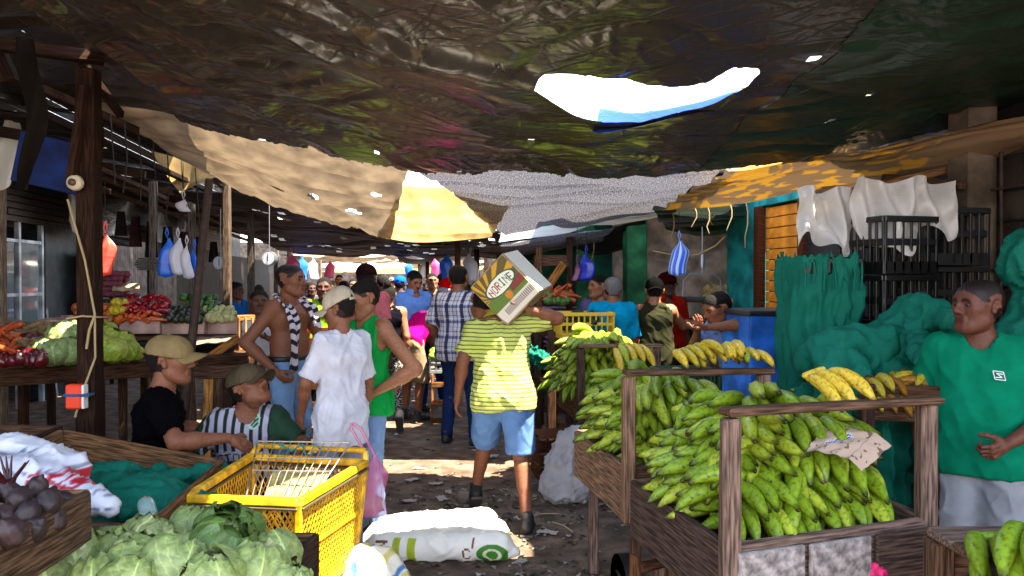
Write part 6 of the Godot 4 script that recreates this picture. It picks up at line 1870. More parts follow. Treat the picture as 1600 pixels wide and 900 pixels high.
func build_small() -> void:
	hanging_bag("salmon red plastic bag hanging beside the dark post", 165, 366, 6.0, 0.13, 0.32, film("salmon", Color(0.85, 0.28, 0.22)), 0.0)
	hanging_bag("bright blue plastic bag hung behind the leaning pole", 261, 372, 7.6, 0.13, 0.38, film("blue", Color(0.1, 0.4, 0.85)), 1.0)
	hanging_bag("white plastic bag hung beside the bright blue one", 278, 372, 7.6, 0.11, 0.36, film("white", Color(0.75, 0.75, 0.8)), 2.0)
	hanging_bag("off-white plastic bag hung against the leaning pole", 292, 384, 7.6, 0.1, 0.32, film("white", Color(0.75, 0.75, 0.8)), 3.0)
	hanging_bag("small blue plastic bag partly behind the leaning pole", 304, 390, 7.7, 0.08, 0.3, film("blue"), 4.0)
	hanging_bag("deep blue plastic bag hanging from the grey tarp", 916, 398, 8.4, 0.15, 0.28, film("deep", Color(0.04, 0.15, 0.65)), 5.0)
	hanging_bag("purple plastic bag hanging behind the deep blue one", 902, 412, 8.6, 0.1, 0.2, film("purple", Color(0.35, 0.06, 0.3)), 6.0)
	var stripe := img_tex("bag_stripe", 32, 8, func(x: int, _y: int) -> Color: return Color(0.75, 0.8, 0.9) if (x / 4) % 2 == 0 else Color(0.08, 0.35, 0.85))
	hanging_bag("blue and white striped plastic bag hanging from the cable", 1061, 376, 8.0, 0.17, 0.36, mat("film_stripe", Color.WHITE, 0.35, {"tex": stripe, "uv": true, "sc": Vector3(2, 1, 1)}), 0.5)
	for k in 9:
		var w: Array = [[455, 398, 11.0, "pink"], [470, 402, 13.0, "blue"], [489, 405, 15.0, "white"], [700, 398, 12.0, "blue"], [735, 396, 11.0, "white"], [680, 404, 15.0, "pink"], [515, 408, 18.0, "pink"], [662, 408, 18.0, "white"], [640, 410, 21.0, "blue"]][k]
		hanging_bag(w[3] + " plastic bag hanging at a stall down the alley", w[0], w[1], w[2], 0.2, 0.4, film("far_pink", Color(0.8, 0.3, 0.5)) if w[3] == "pink" else film(w[3]), k * 1.1, w[3] + " bags down the alley")
	# spray bottle bag-like lamp, and hung goods
	hanging_bag("small white jug hanging under the ochre flap", 287, 312, 7.6, 0.1, 0.12, film("white"), 2.5)
	dial_scale("round dial scale with a pale face hanging by the grey posts", 345, 411, 8.4, 0.075)
	dial_scale("round blue-rimmed dial scale hanging above the shirtless man", 421, 404, 8.6, 0.075)
	# folded bags on a shelf behind the post
	var pf := cloth("purple_fold", Color(0.42, 0.22, 0.28))
	var sl := thing("wall_shelf", "dark shelf board on brackets behind the salmon bag", "shelf", at(185, 470, 7.9))
	beam("board", v3(-0.3, 0, 0), v3(0.3, 0, 0), 0.03, 0.4, wood("table", Color(0.3, 0.21, 0.15)), sl, Vector3.UP)
	for x in [-0.25, 0.25]:
		beam("bracket", v3(x, -1.4, 0), v3(x, -0.02, 0), 0.05, 0.05, wood("table", Color(0.3, 0.21, 0.15)), sl)
	for k in 5:
		solo("folded_bag", "folded dull purple bag in the stack on the wall shelf", "bag", nets([[v3(-0.14, 0, 0), v3(0.14, 0.01, 0.02), 0.035, 0.03, 0.02], [v3(-0.12, 0, -0.08), v3(0.13, 0, -0.08), 0.035, 0.03, 0.02]], [], [], 0.014, 0.014, 14.0), pf, xf(at(172, 465, 7.9) + v3(0.03 * sin(k * 2.0), 0.03 + 0.05 * k, 0.02 * cos(k * 3.0)), 0.3 * sin(k * 1.7)), "folded purple bags on the shelf")
	solo("cardboard_piece", "bent piece of brown cardboard lying on the folded purple bags", "cardboard", sheet(6, 4, func(a: float, b: float) -> Vector3: return v3((a - 0.5) * 0.24, 0.03 * absf(a - 0.4), (b - 0.5) * 0.2)), mat("carton_card", Color(0.66, 0.56, 0.42), 0.85, {"tex": noise_tex("canvas_dirt", 0.008, 0.55, 1.15, 6), "sc": Vector3.ONE * 2.0}), xf(at(197, 450, 7.85), 0.4, 0.35))
	# wire basket spiral
	var sp := []
	for k in 90:
		var a := k * 0.42
		var r := 0.11 * (1.0 - 0.35 * absf(k / 45.0 - 1.0))
		sp.append(v3(cos(a) * r, 0.05 - k * 0.0012, sin(a) * r))
	solo("wire_basket", "coiled wire hanging basket beside the salmon bag", "basket", tube(sp, 0.004, 5), mat("wire_dark", Color(0.25, 0.25, 0.22), 0.5, {"metal": 0.6}), xf(at(231, 412, 6.8)))
	# hanging scale with pan on the right
	var hs := thing("hanging_scale", "hanging spring scale with a wide steel pan in front of the beige wall", "scale", at(1097, 400, 8.2))
	var met := mat("scale_metal")
	mi("body", tube([v3(0, 0.02, 0), v3(0, -0.12, 0)], 0.035, 12), met, hs)
	mi("hanger", tube([v3(0, 0.02, 0), v3(0, 0.3, 0)], 0.008, 6), met, hs)
	mi("yoke", tube([v3(-0.2, -0.42, 0), v3(-0.19, -0.25, 0), v3(-0.12, -0.18, 0), v3(0.12, -0.18, 0), v3(0.19, -0.25, 0), v3(0.2, -0.42, 0)], 0.008, 6), met, hs)
	mi("stem", tube([v3(0, -0.12, 0), v3(0, -0.18, 0)], 0.007, 6), met, hs)
	mi("pan", lathe([Vector2(0.0, -0.47), Vector2(0.17, -0.465), Vector2(0.215, -0.42), Vector2(0.22, -0.42), Vector2(0.175, -0.475), Vector2(0.0, -0.48)], 24), met, hs)
	# orange basket and crate behind the shirtless man
	var og := mat("orange_basket", Color(0.72, 0.23, 0.05), 0.5)
	plastic_crate("plastic_crate", "orange plastic basket of greens beside the shirtless man", v3(0.34, 0.26, 0.26), og, xf(at(490, 556, 7.6), 0.2))
	var sc := thing("slatted_crate", "pale slatted wooden crate carrying the orange basket", "crate", gnd(490, 7.6), 0.2)
	for k in 5:
		beam("slat", v3(-0.2, 0.1 + k * 0.18, 0.16), v3(0.2, 0.1 + k * 0.18, 0.16), 0.07, 0.015, wood("pine", Color(0.72, 0.52, 0.3)), sc)
	for s in [-0.19, 0.19]:
		beam("post", v3(s, 0, 0.14), v3(s, at(490, 556, 7.6).y - 0.005, 0.14), 0.04, 0.03, wood("pine", Color(0.72, 0.52, 0.3)), sc)
		beam("post", v3(s, 0, -0.12), v3(s, at(490, 556, 7.6).y - 0.005, -0.12), 0.04, 0.03, wood("pine", Color(0.72, 0.52, 0.3)), sc)
	plastic_crate("plastic_basket", "grey plastic basket of limes on a wooden crate in the alley", v3(0.22, 0.17, 0.2), mat("grey_plastic", Color(0.4, 0.42, 0.42), 0.5), xf(at(686, 582, 9.0), 0.1))
	var lc := thing("slatted_crate", "slatted wooden crate on the ground under the basket of limes", "crate", gnd(690, 9.0), 0.1)
	for k in 3:
		beam("slat", v3(-0.12, 0.06 + k * 0.2, 0.13), v3(0.12, 0.06 + k * 0.2, 0.13), 0.06, 0.015, wood("crate_brown", Color(0.5, 0.33, 0.2)), lc)
	for s in [-0.11, 0.11]:
		for z in [-0.1, 0.11]:
			beam("post", v3(s, 0, z), v3(s, at(686, 582, 9.0).y - 0.004, z), 0.045, 0.03, wood("crate_brown", Color(0.5, 0.33, 0.2)), lc)
	# full white sack
	var ws := cloth("white_sack", Color(0.66, 0.65, 0.67))
	solo("full_sack", "full white woven sack standing beside the far plantain cart", "sack", nets([[v3(-0.06, 0.13, 0), v3(0.08, 0.13, 0.02), 0.15, 0.15, 0.06], [v3(-0.02, 0.3, 0), v3(0.06, 0.32, 0), 0.13, 0.13, 0.06], [v3(0.03, 0.45, 0), v3(0.09, 0.5, 0), 0.1, 0.07, 0.05]], [], [[v3(0, 0.005, 0), v3(0, -1, 0)]], 0.016, 0.028, 9.0), ws, xf(gnd(884, 5.85), 0.2))
	# flat printed flour sack in the sun
	var fs := img_tex("sack_print", 256, 64, func(x: int, y: int) -> Color:
		var c := Color(0.86, 0.84, 0.8)
		if y > 26:
			if (x > 66 and x < 78) or (x > 88 and x < 101):
				return Color(0.6, 0.65, 0.08)
			if ink("M-", (y - 30) * 1.0, 58.0 - x, 26, 18) or ink("C", x - 172, y - 40, 12, 16) or ink("T", x - 180, y - 22, 14, 18):
				return Color(0.4, 0.25, 0.15)
			var e := Vector2((x - 216) / 24.0, (y - 50) / 16.0).length()
			if e < 1.0:
				return Color(0.8, 0.78, 0.66) if e > 0.38 and e < 0.6 else Color(0.2, 0.45, 0.1)
		return c)
	var fm := mat("printed_sack", Color.WHITE, 0.7, {"tex": fs, "uv": true, "sc": Vector3(1.0, -3.8, 1), "off": Vector3(0.5, 1.0, 0)})
	solo("flour_sack", "flat white printed sack lying on the ground in the sun", "sack", nets([[v3(-0.36, 0.085, 0.02), v3(0.34, 0.09, 0.06), 0.085, 0.085, 0.06], [v3(-0.34, 0.09, -0.3), v3(0.26, 0.1, -0.34), 0.085, 0.095, 0.08], [v3(-0.36, 0.09, -0.12), v3(0.32, 0.09, -0.14), 0.095, 0.095, 0.1], [v3(0.36, 0.06, 0.07), v3(0.43, 0.05, 0.08), 0.055, 0.035, 0.03], [v3(-0.42, 0.06, 0.0), v3(-0.43, 0.06, -0.2), 0.055, 0.05, 0.04]], [], [[v3(0, 0.004, 0), v3(0, -1, 0)]], 0.014, 0.012, 7.0), fm, xf(gnd(688, 4.66), 0.06))
	var ps := img_tex("blue_print", 64, 64, func(x: int, y: int) -> Color:
		var n := nz.get_noise_2d(x * 0.09, y * 0.04)
		if n > 0.25:
			return Color(0.25, 0.4, 0.6)
		if n < -0.33:
			return Color(0.7, 0.66, 0.4)
		return Color(0.8, 0.78, 0.7))
	solo("full_sack", "bulging white sack with blue and yellow print beside the trolley", "sack", nets([[v3(-0.09, 0.13, 0), v3(0.09, 0.13, 0), 0.14, 0.13, 0.06], [v3(-0.04, 0.25, -0.02), v3(0.04, 0.24, -0.02), 0.1, 0.1, 0.06]], [], [[v3(0, 0.005, 0), v3(0, -1, 0)]], 0.015, 0.014, 8.0), mat("blue_sack", Color.WHITE, 0.65, {"tex": ps, "uv": true, "sc": Vector3(2, 2, 1)}), xf(gnd(578, 3.85)))
	# white bag, net and bottle in the net bin
	solo("plastic_bag", "crumpled white printed plastic bag lying over the green net", "bag", nets([[v3(-0.35, 0.02, 0), v3(-0.1, 0.0, 0.02), 0.1, 0.09, 0.05], [v3(-0.3, 0.06, -0.15), v3(0.0, 0.02, -0.08), 0.09, 0.08, 0.05], [v3(-0.05, 0.0, 0.02), v3(0.28, -0.06, 0.1), 0.08, 0.05, 0.05]], [], [], 0.014, 0.016, 9.0), mat("white_print_bag", Color.WHITE, 0.45, {"tex": img_tex("bag_print", 64, 64, func(x: int, y: int) -> Color:
		if x > 30 and x < 52 and y > 24 and y < 36 and nz.get_noise_2d(x * 0.2, y * 0.2) > -0.15:
			return Color(0.6, 0.08, 0.15)
		if y % 8 < 2 and nz.get_noise_2d(x * 0.25, y * 0.1) > 0.1:
			return Color(0.4, 0.42, 0.5)
		return Color(0.74, 0.74, 0.78)), "uv": true, "sc": Vector3(1.6, -2.2, 1), "off": Vector3(0.5, 0.5, 0)}), xf(at(85, 752, 3.05), -0.1))
	var net := mat("green_net")
	solo("green_net", "tangled green net spread over the floor of the wide bin", "net", drape(v3(0.45, 0.16, 0.42), 0.07, 21.0, 0.0), net, xf(v3(-1.86, 0.53, -3.52)))
	solo("green_net", "wad of green net bunched against the bin's far board", "net", drape(v3(0.3, 0.16, 0.16), 0.08, 27.0, 0.0), net, xf(v3(-1.9, 0.58, -3.85)))
	var bt := thing("plastic_bottle", "clear plastic bottle with a green cap lying on the green net", "bottle", at(225, 785, 3.15), 0.6)
	mi("bottle", lathe([Vector2(0.0, 0.0), Vector2(0.03, 0.002), Vector2(0.033, 0.02), Vector2(0.032, 0.12), Vector2(0.014, 0.17), Vector2(0.013, 0.19)], 16), mat("clear_plastic", Color(0.8, 0.9, 0.88), 0.06, {"alpha": 0.25}), bt, xf(Vector3.ZERO, 0, 2.0))
	mi("cap", lathe([Vector2(0.0, 0.205), Vector2(0.016, 0.205), Vector2(0.016, 0.185), Vector2(0.0, 0.185)], 12), mat("green_cap", Color(0.1, 0.4, 0.12), 0.4), bt, xf(Vector3.ZERO, 0, 2.0))
	# pink bag hanging from a hand
	var pk := mat("pink_film", Color(0.78, 0.42, 0.58), 0.3, {"alpha": 0.5, "nor": noise_tex("soft_crumple", 0.006, 0, 1, 3, 1, 512, 7.0), "sc": Vector3.ONE * 3.0})
	var pb := thing("plastic_bag", "translucent pink plastic bag hanging from the hand of the man in white", "bag", at(579, 712, 4.15))
	mi("pouch", bag_mesh(0.17, 0.33, 0.13, 1.5), pk, pb, xf(Vector3.ZERO))
	mi("parcel", nets([[v3(-0.02, -0.25, 0), v3(0.03, -0.26, 0), 0.05, 0.045, 0.02]], [], [], 0.012, 0.01, 20.0), cloth("parcel", Color(0.75, 0.68, 0.66)), pb)
	for s in [-1.0, 1.0]:
		mi("handle", tube([v3(s * 0.02, 0.0, 0), v3(s * 0.025 - 0.08, 0.14, 0), v3(-0.1, 0.17, 0.0)], 0.009, 5), pk, pb)
	# pair of turquoise shoes, each its own thing
	for k in 2:
		var sm := mat("teal_shoe", Color(0.06, 0.45, 0.48), 0.6)
		var so := thing("sneaker", "turquoise sneaker propped on the trestle board", "shoe", v3(1.17 + k * 0.085, 0.885, -4.5), 0.35 - k * 0.15, "turquoise sneakers on the trestle")
		mi("upper", nets([[v3(0, 0.05, 0.0), v3(0, 0.045, 0.1), 0.038, 0.036, 0.02], [v3(0, 0.1, -0.03), v3(0, 0.05, 0.0), 0.034, 0.04, 0.02], [v3(0, 0.045, 0.1), v3(0, 0.04, 0.15), 0.036, 0.028, 0.02]], [[v3(0, 0.13, -0.04), v3(0, 0.1, -0.035), 0.026, 0.022, 0.005]], [[v3(0, 0.015, 0), v3(0, -1, 0)]], 0.009), sm, so, xf(Vector3.ZERO, 0, 0.35))
		mi("sole", box(v3(0.078, 0.02, 0.25), 0.008), mat("shoe_white", Color(0.8, 0.82, 0.82), 0.6), so, xf(v3(0, 0.012, 0.055), 0, 0.35))
	# pink net in front of the near cart, teal net scrap by the post
	solo("pink_net", "crumpled pink net bag hanging on the front of the near plantain cart", "net", nets([[v3(-0.1, 0, 0), v3(0.08, 0.02, 0), 0.03, 0.035, 0.02], [v3(0.0, -0.03, 0.01), v3(0.1, 0.0, 0), 0.03, 0.03, 0.02]], [], [], 0.009, 0.02, 20.0), mat("pink_net", Color(0.75, 0.08, 0.35), 0.7), xf(at(1345, 897, 2.72), 0, 0, 0, 0.7))
	solo("teal_net", "bunch of teal net strands beside the short brown post", "net", nets([[v3(-0.05, 0, 0), v3(0.05, -0.08, 0), 0.05, 0.07, 0.03]], [], [], 0.012, 0.04, 16.0), mat("green_net"), xf(at(838, 548, 6.9)))
	# carried carton
	var pr := img_tex("carton_print", 128, 128, func(x: int, y: int) -> Color:
		if y > 92:
			return Color(0.3, 0.28, 0.25) if (x / 3) % 2 == 0 and y > 98 and y < 116 and x > 20 else Color(0.78, 0.74, 0.68)
		if ink("NORINE", x - 24.0, y - 46.0 + 12.0 * sin(x / 128.0 * PI), 84, 22):
			return Color(0.1, 0.3, 0.16) if x > 60 else Color(0.5, 0.1, 0.1)
		var e := Vector2((x - 66) / 50.0, (y - 46) / 20.0).length()
		if e < 1.0:
			return Color(0.85, 0.84, 0.78)
		if e < 1.12:
			return Color(0.1, 0.3, 0.16)
		if y > 58 and x > 78 and y < 82:
			return Color(0.45, 0.16, 0.1)
		if y > 60:
			return Color(0.72, 0.45, 0.06) if Vector2(x - 64, y - 80).length() < 11 else Color(0.32, 0.42, 0.1)
		var a := atan2(y - 60.0, x - 20.0)
		return Color(0.75, 0.55, 0.06) if sin(a * 16.0) > 0.2 else Color(0.34, 0.28, 0.08))
	var cb := Basis.from_euler(v3(0.1, -0.27, 0.0)) * Basis(Vector3.BACK, 0.78)
	var crt := thing("carton", "printed cardboard carton carried on the shoulder of the man in striped yellow", "box", at(800, 448, 5.3))
	crt.transform.basis = cb
	var cardm := mat("carton_card", Color(0.66, 0.56, 0.42), 0.85, {"tex": noise_tex("canvas_dirt", 0.008, 0.55, 1.15, 6), "sc": Vector3.ONE * 2.0})
	mi("shell", box(v3(0.32, 0.35, 0.36), 0.008, 0.004, 3), cardm, crt)
	mi("printed_face", sheet(2, 2, func(a: float, b: float) -> Vector3: return v3((a - 0.5) * 0.305, (0.5 - b) * 0.335, 0.183)), mat("carton_print", Color.WHITE, 0.6, {"tex": pr, "uv": true}), crt)
	mi("white_face", sheet(2, 2, func(a: float, b: float) -> Vector3: return v3(0.1635, (0.5 - b) * 0.335, (a - 0.5) * 0.34)), mat("carton_white", Color(0.8, 0.78, 0.72), 0.6), crt)

# ---------------------------------------------------------------- the people in the alley
func build_people() -> void:
	make_heads()
	var brown := Color(0.47, 0.29, 0.2)
	var dark := Color(0.31, 0.19, 0.14)
	var mid := Color(0.56, 0.37, 0.26)
	var jeans := cloth("jeans", Color(0.42, 0.53, 0.68))
	var navy := cloth("navy_jeans", Color(0.1, 0.16, 0.3))
	var blackm := cloth("black", Color(0.05, 0.048, 0.055))
	# 1 the man with the carton
	var stripe := img_tex("tee_stripe", 8, 32, func(_x: int, y: int) -> Color: return Color(0.3, 0.36, 0.14) if y % 32 < 9 else Color(0.7, 0.72, 0.36))
	var st := mat("striped_tee", Color.WHITE, 0.9, {"tex": stripe, "uv": true, "sc": Vector3(1, 36, 1)})
	person("man in a yellow-green striped polo and blue shorts walking with a carton on his shoulder", {"hip": v3(0, 0.9, 0.0), "neck": v3(0.03, 1.39, 0.07), "fat": 0.012, "wide": 1.06, "hroll": 0.3, "head": v3(0.13, 1.53, 0.12), "hpitch": 0.2,
		"lkne": v3(0.13, 0.52, 0.3), "lank": v3(0.2, 0.16, 0.36), "rkne": v3(-0.12, 0.49, 0.02), "rank": v3(-0.16, 0.09, -0.14), "lfp": 0.55, "lelb": v3(0.27, 1.12, 0.02), "lwri": v3(0.31, 0.87, 0.12), "rsh": v3(-0.14, 1.36, 0.06), "relb": v3(-0.37, 1.4, 0.03), "rwri": v3(-0.16, 1.47, -0.06)},
		gnd(786, 5.24), PI, {"tall": 1.68, "skin": brown, "top": st, "collar": cloth("lime_collar", Color(0.6, 0.62, 0.16)), "sleeve": 0.8, "hem": 0.1, "legs": cloth("denim_shorts", Color(0.34, 0.47, 0.66)), "short": 0.98, "legloose": 0.03, "rhand": "open", "rhdir": v3(0.75, 0.55, 0.1), "rthumb": v3(0.2, 0.2, -1), "cell": 0.013})
	# 2 the man in the green T-shirt
	var green := cloth("green_tee", Color(0.03, 0.42, 0.31))
	var gm := person("heavy man in a green T-shirt and grey shorts standing beside the plantain cart", {"fat": 0.03, "wide": 1.03, "hyaw": -0.75, "hpitch": -0.02, "lelb": v3(0.34, 1.13, 0.0), "lwri": v3(0.13, 1.0, 0.23), "relb": v3(-0.27, 1.12, -0.06), "rwri": v3(-0.25, 0.88, 0.06), "head": v3(-0.01, 1.59, 0.03)},
		v3(2.06, 0, -3.48), -0.62, {"hairdo": "none", "slim": 0.94, "tall": 1.66, "skin": Color(0.36, 0.2, 0.145), "headscale": Vector3(1.15, 1.06, 1.12), "top": green, "loose": 0.028, "sleeve": 0.85, "hem": 0.1, "legs": cloth("grey_shorts", Color(0.52, 0.53, 0.55)), "short": 1.2, "legloose": 0.04, "lhand": "grip", "lthumb": v3(0, 1, 0.3), "arm": 1.15, "cell": 0.0115, "fold": 0.007})
	var lm := mat("logo_white", Color(0.8, 0.84, 0.84), 0.8)
	var lb := Transform3D(Basis.from_euler(v3(-0.08, 0.35, -0.28)), v3(0.085, 1.272, 0.152))
	var lg: Array = [[v3(-0.03, 0.012, 0), v3(0.012, 0.02, 0)], [v3(0.012, 0.02, 0), v3(0.03, -0.012, 0)], [v3(0.03, -0.012, 0), v3(-0.012, -0.02, 0)], [v3(-0.012, -0.02, 0), v3(-0.03, 0.012, 0)], [v3(0.014, 0.01, 0), v3(-0.014, 0.006, 0)], [v3(-0.014, 0.006, 0), v3(0.014, -0.005, 0)], [v3(0.014, -0.005, 0), v3(-0.012, -0.011, 0)]]
	var ls := []
	for e in lg:
		ls.append([tube([e[0], e[1]], 0.0024, 4)])
	mi("printed_logo", joined(ls), lm, gm, lb)
	# 3 seated man in black
	person("seated man in a black T-shirt and tan cap with his back turned", {"hip": v3(0, 0.52, 0), "neck": v3(0, 1.02, 0.06), "head": v3(0, 1.18, 0.1), "hyaw": -0.25, "lkne": v3(0.14, 0.5, 0.42), "lank": v3(0.14, 0.09, 0.4), "rkne": v3(-0.14, 0.5, 0.42), "rank": v3(-0.14, 0.09, 0.4), "lelb": v3(0.26, 0.76, 0.12), "lwri": v3(0.2, 0.72, 0.36), "relb": v3(-0.29, 0.78, 0.13), "rwri": v3(-0.22, 0.77, 0.38)},
		gnd(233, 4.3), 1.95, {"tall": 1.76, "skin": brown, "cap": Color(0.48, 0.41, 0.28), "top": cloth("black_tee", Color(0.02, 0.018, 0.028)), "legs": navy, "sleeve": 0.8, "rthumb": v3(0.5, 0.3, 0.5), "rhdir": v3(0.2, -0.5, 0.8), "cell": 0.012})
	var stool := thing("wooden_stool", "low wooden stool under the seated man in black", "stool", gnd(233, 4.3))
	mi("seat", box(v3(0.34, 0.04, 0.34)), wood("stool", Color(0.35, 0.25, 0.17)), stool, xf(v3(0, 0.43, 0)))
	for sx in [-0.13, 0.13]:
		for sz in [-0.13, 0.13]:
			beam("leg", v3(sx, 0, sz), v3(sx, 0.42, sz), 0.04, 0.04, wood("stool", Color(0.35, 0.25, 0.17)), stool)
	# 4 seated man in the striped football jersey
	var jer := img_tex("jersey", 128, 160, func(x: int, yy: int) -> Color:
		var y := yy + 56
		var u := (x - 64.0) / 200.0
		if absf(u) > 0.185:
			return Color(0.03, 0.2, 0.11)
		var cy := y - 118.0 + 8.0 * sin((x - 30.0) / 68.0 * PI) * 0.6
		if ink("ESTOBON", x - 32.0, cy, 64, 10):
			return Color(0.05, 0.06, 0.06)
		if cy > -3.0 and cy < 13.0 and x > 28 and x < 100:
			return Color(0.62, 0.62, 0.68)
		var cr := Vector2((x - 84.0) / 7.0, (y - 78.0) / 9.0)
		if cr.length() < 1.0:
			return Color(0.6, 0.7, 0.66) if cr.length() > 0.7 or (x + y) % 5 < 2 else Color(0.08, 0.25, 0.16)
		var sw := Vector2(x - 42.0, y - 96.0)
		if sw.x > -6 and sw.x < 9 and absf(sw.y + sw.x * 0.55 - 0.03 * sw.x * sw.x) < 1.6 - sw.x * 0.1:
			return Color(0.05, 0.06, 0.06)
		return Color(0.05, 0.08, 0.07) if fmod(x + 100.0, 10.0) < 4.0 else Color(0.6, 0.6, 0.67))
	person("seated man in a black and white striped jersey with green sleeves looking up", {"hip": v3(0, 0.38, 0), "neck": v3(0.02, 0.87, 0.05), "head": v3(0.03, 1.02, 0.1), "hyaw": 0.8, "hpitch": -0.55, "lkne": v3(0.2, 0.45, 0.4), "lank": v3(0.2, 0.09, 0.42), "rkne": v3(-0.2, 0.45, 0.4), "rank": v3(-0.2, 0.09, 0.42), "lelb": v3(0.33, 0.66, 0.16), "lwri": v3(0.25, 0.62, 0.4), "relb": v3(-0.3, 0.62, 0.1), "rwri": v3(-0.2, 0.52, 0.32)},
		gnd(378, 4.72), 0.4, {"tall": 1.72, "skin": brown, "cap": Color(0.3, 0.26, 0.2), "cap_tilt": 0.1, "top": mat("jersey", Color.WHITE, 0.85, {"tex": jer, "uv": true, "sc": Vector3(1.5625, -1.25, 1), "off": Vector3(0.5, 1.15, 0)}), "legs": navy, "sleeve": 0.85, "cell": 0.0125})
	var cr2 := thing("plastic_stool", "low dark crate seat under the man in the striped jersey", "stool", gnd(378, 4.75))
	mi("seat", box(v3(0.34, 0.03, 0.3)), mat("black_crate"), cr2, xf(v3(0, 0.27, 0)))
	for sx in [-0.15, 0.15]:
		mi("side", box(v3(0.02, 0.25, 0.28)), mat("black_crate"), cr2, xf(v3(sx, 0.127, 0)))
	# 5 the man in white with the pale cap
	person("man in a loose white T-shirt and pale cap standing with his back turned", {"hyaw": 0.55, "hpitch": 0.2, "lelb": v3(0.26, 1.14, 0.04), "lwri": v3(0.2, 0.94, 0.2), "relb": v3(-0.25, 1.12, 0.02), "rwri": v3(-0.25, 0.86, 0.08)},
		gnd(532, 4.5), -2.35, {"slim": 0.84, "tall": 1.6, "skin": brown, "cap": Color(0.66, 0.62, 0.54), "cap_tilt": 0.1, "top": cloth("white_tee", Color(0.72, 0.72, 0.76)), "loose": 0.022, "hem": 0.16, "sleeve": 0.9, "legs": cloth("grey_trousers", Color(0.48, 0.5, 0.56)), "legloose": 0.01, "cell": 0.0125})
	# 6 the man in the green sleeveless shirt
	person("man in a bright green sleeveless shirt with one hand on his hip", {"hyaw": -0.2, "hpitch": 0.3, "lelb": v3(0.4, 1.13, -0.12), "lwri": v3(0.2, 0.99, 0.06), "lsh": v3(0.17, 1.37, -0.02)},
		gnd(572, 4.95), -0.75, {"slim": 0.9, "tall": 1.66, "skin": mid, "top": cloth("bright_green", Color(0.08, 0.55, 0.24)), "sleeve": 0.0, "loose": 0.026, "hem": 0.08, "legs": jeans, "lhand": "grip", "lthumb": v3(0, 1, 0), "cell": 0.0125, "arm": 1.08})
	# 7 the shirtless man
	var towel := img_tex("towel", 8, 32, func(_x: int, y: int) -> Color: return Color(0.08, 0.06, 0.12) if y % 16 < 7 else Color(0.72, 0.68, 0.72))
	var sm := person("shirtless man in blue jeans with a striped towel over his shoulder", {"fat": 0.012, "hyaw": 0.2, "relb": v3(-0.3, 1.12, -0.14), "rwri": v3(-0.22, 0.92, 0.06), "lelb": v3(0.27, 1.14, 0.06), "lwri": v3(0.32, 0.98, 0.27)},
		gnd(452, 6.1), 1.15, {"tall": 1.78, "skin": brown, "bare": true, "hairdo": "none", "legs": cloth("pale_jeans", Color(0.45, 0.57, 0.72)), "rhand": "grip", "cell": 0.013})
	var tw := mat("towel", Color.WHITE, 0.95, {"tex": towel, "uv": true, "sc": Vector3(1, 9, 1)})
	mi("towel", sheet(8, 60, func(a: float, b: float) -> Vector3:
		var path := [v3(-0.13, 0.92, 0.13), v3(-0.125, 1.1, 0.14), v3(-0.12, 1.25, 0.14), v3(-0.12, 1.36, 0.09), v3(-0.1, 1.42, 0.0), v3(-0.06, 1.46, -0.07), v3(0.04, 1.46, -0.075), v3(0.1, 1.43, 0.0), v3(0.12, 1.36, 0.1), v3(0.13, 1.22, 0.145)]
		var f := b * 8.999
		var p: Vector3 = path[int(f)].lerp(path[mini(int(f) + 1, 9)], f - int(f))
		return p + v3((a - 0.5) * 0.1, 0.012 * sin(a * 7.0), 0.01 * sin(a * 9.0 + b * 20.0) + 0.012)), tw, sm)
	mi("belt", nets([cap_prim(v3(-0.07, 1.0, 0.0), v3(0.07, 1.0, 0.0), 0.123, 0.123, 0.02)], [], [[v3(0, 1.015, 0), v3(0, 1, 0)], [v3(0, 0.975, 0), v3(0, -1, 0)]], 0.012), mat("belt", Color(0.07, 0.06, 0.06), 0.5), sm)
	# 8 the woman in white
	person("woman in a white sleeveless top and white apron beside the stall table", {"relb": v3(-0.24, 1.12, 0.0), "lelb": v3(0.22, 1.14, 0.04), "lwri": v3(0.05, 1.22, 0.2)}, gnd(405, 7.3), 0.35, {"tall": 1.56, "skin": dark, "woman": true, "hairdo": "bun", "top": cloth("white_top", Color(0.7, 0.7, 0.74)), "sleeve": 0.0, "hem": 0.42, "legs": navy, "cell": 0.017, "wide": 0.95})
	# 9 the smiling man
	person("smiling man with lime green shoulders behind the shirtless man", {}, gnd(507, 8.8), 0.1, {"tall": 1.68, "skin": dark, "top": cloth("lime_vest", Color(0.45, 0.58, 0.12)), "sleeve": 0.45, "legs": blackm, "cell": 0.018})
	# 10 the man in pink from behind
	person("tall man in a dusty pink T-shirt and dark red cap seen from behind", {}, gnd(572, 8.0), PI - 0.1, {"tall": 1.8, "skin": dark, "cap": Color(0.12, 0.05, 0.07), "cap_yaw": 0.1, "top": cloth("dusty_pink", Color(0.66, 0.36, 0.4)), "legs": navy, "cell": 0.017})
	# 11 the woman in the black tank top
	var pat := img_tex("leggings", 64, 64, func(x: int, y: int) -> Color: return Color(0.62, 0.58, 0.55) if nz.get_noise_2d(x * 0.16, y * 0.16) > 0.14 else Color(0.06, 0.055, 0.06))
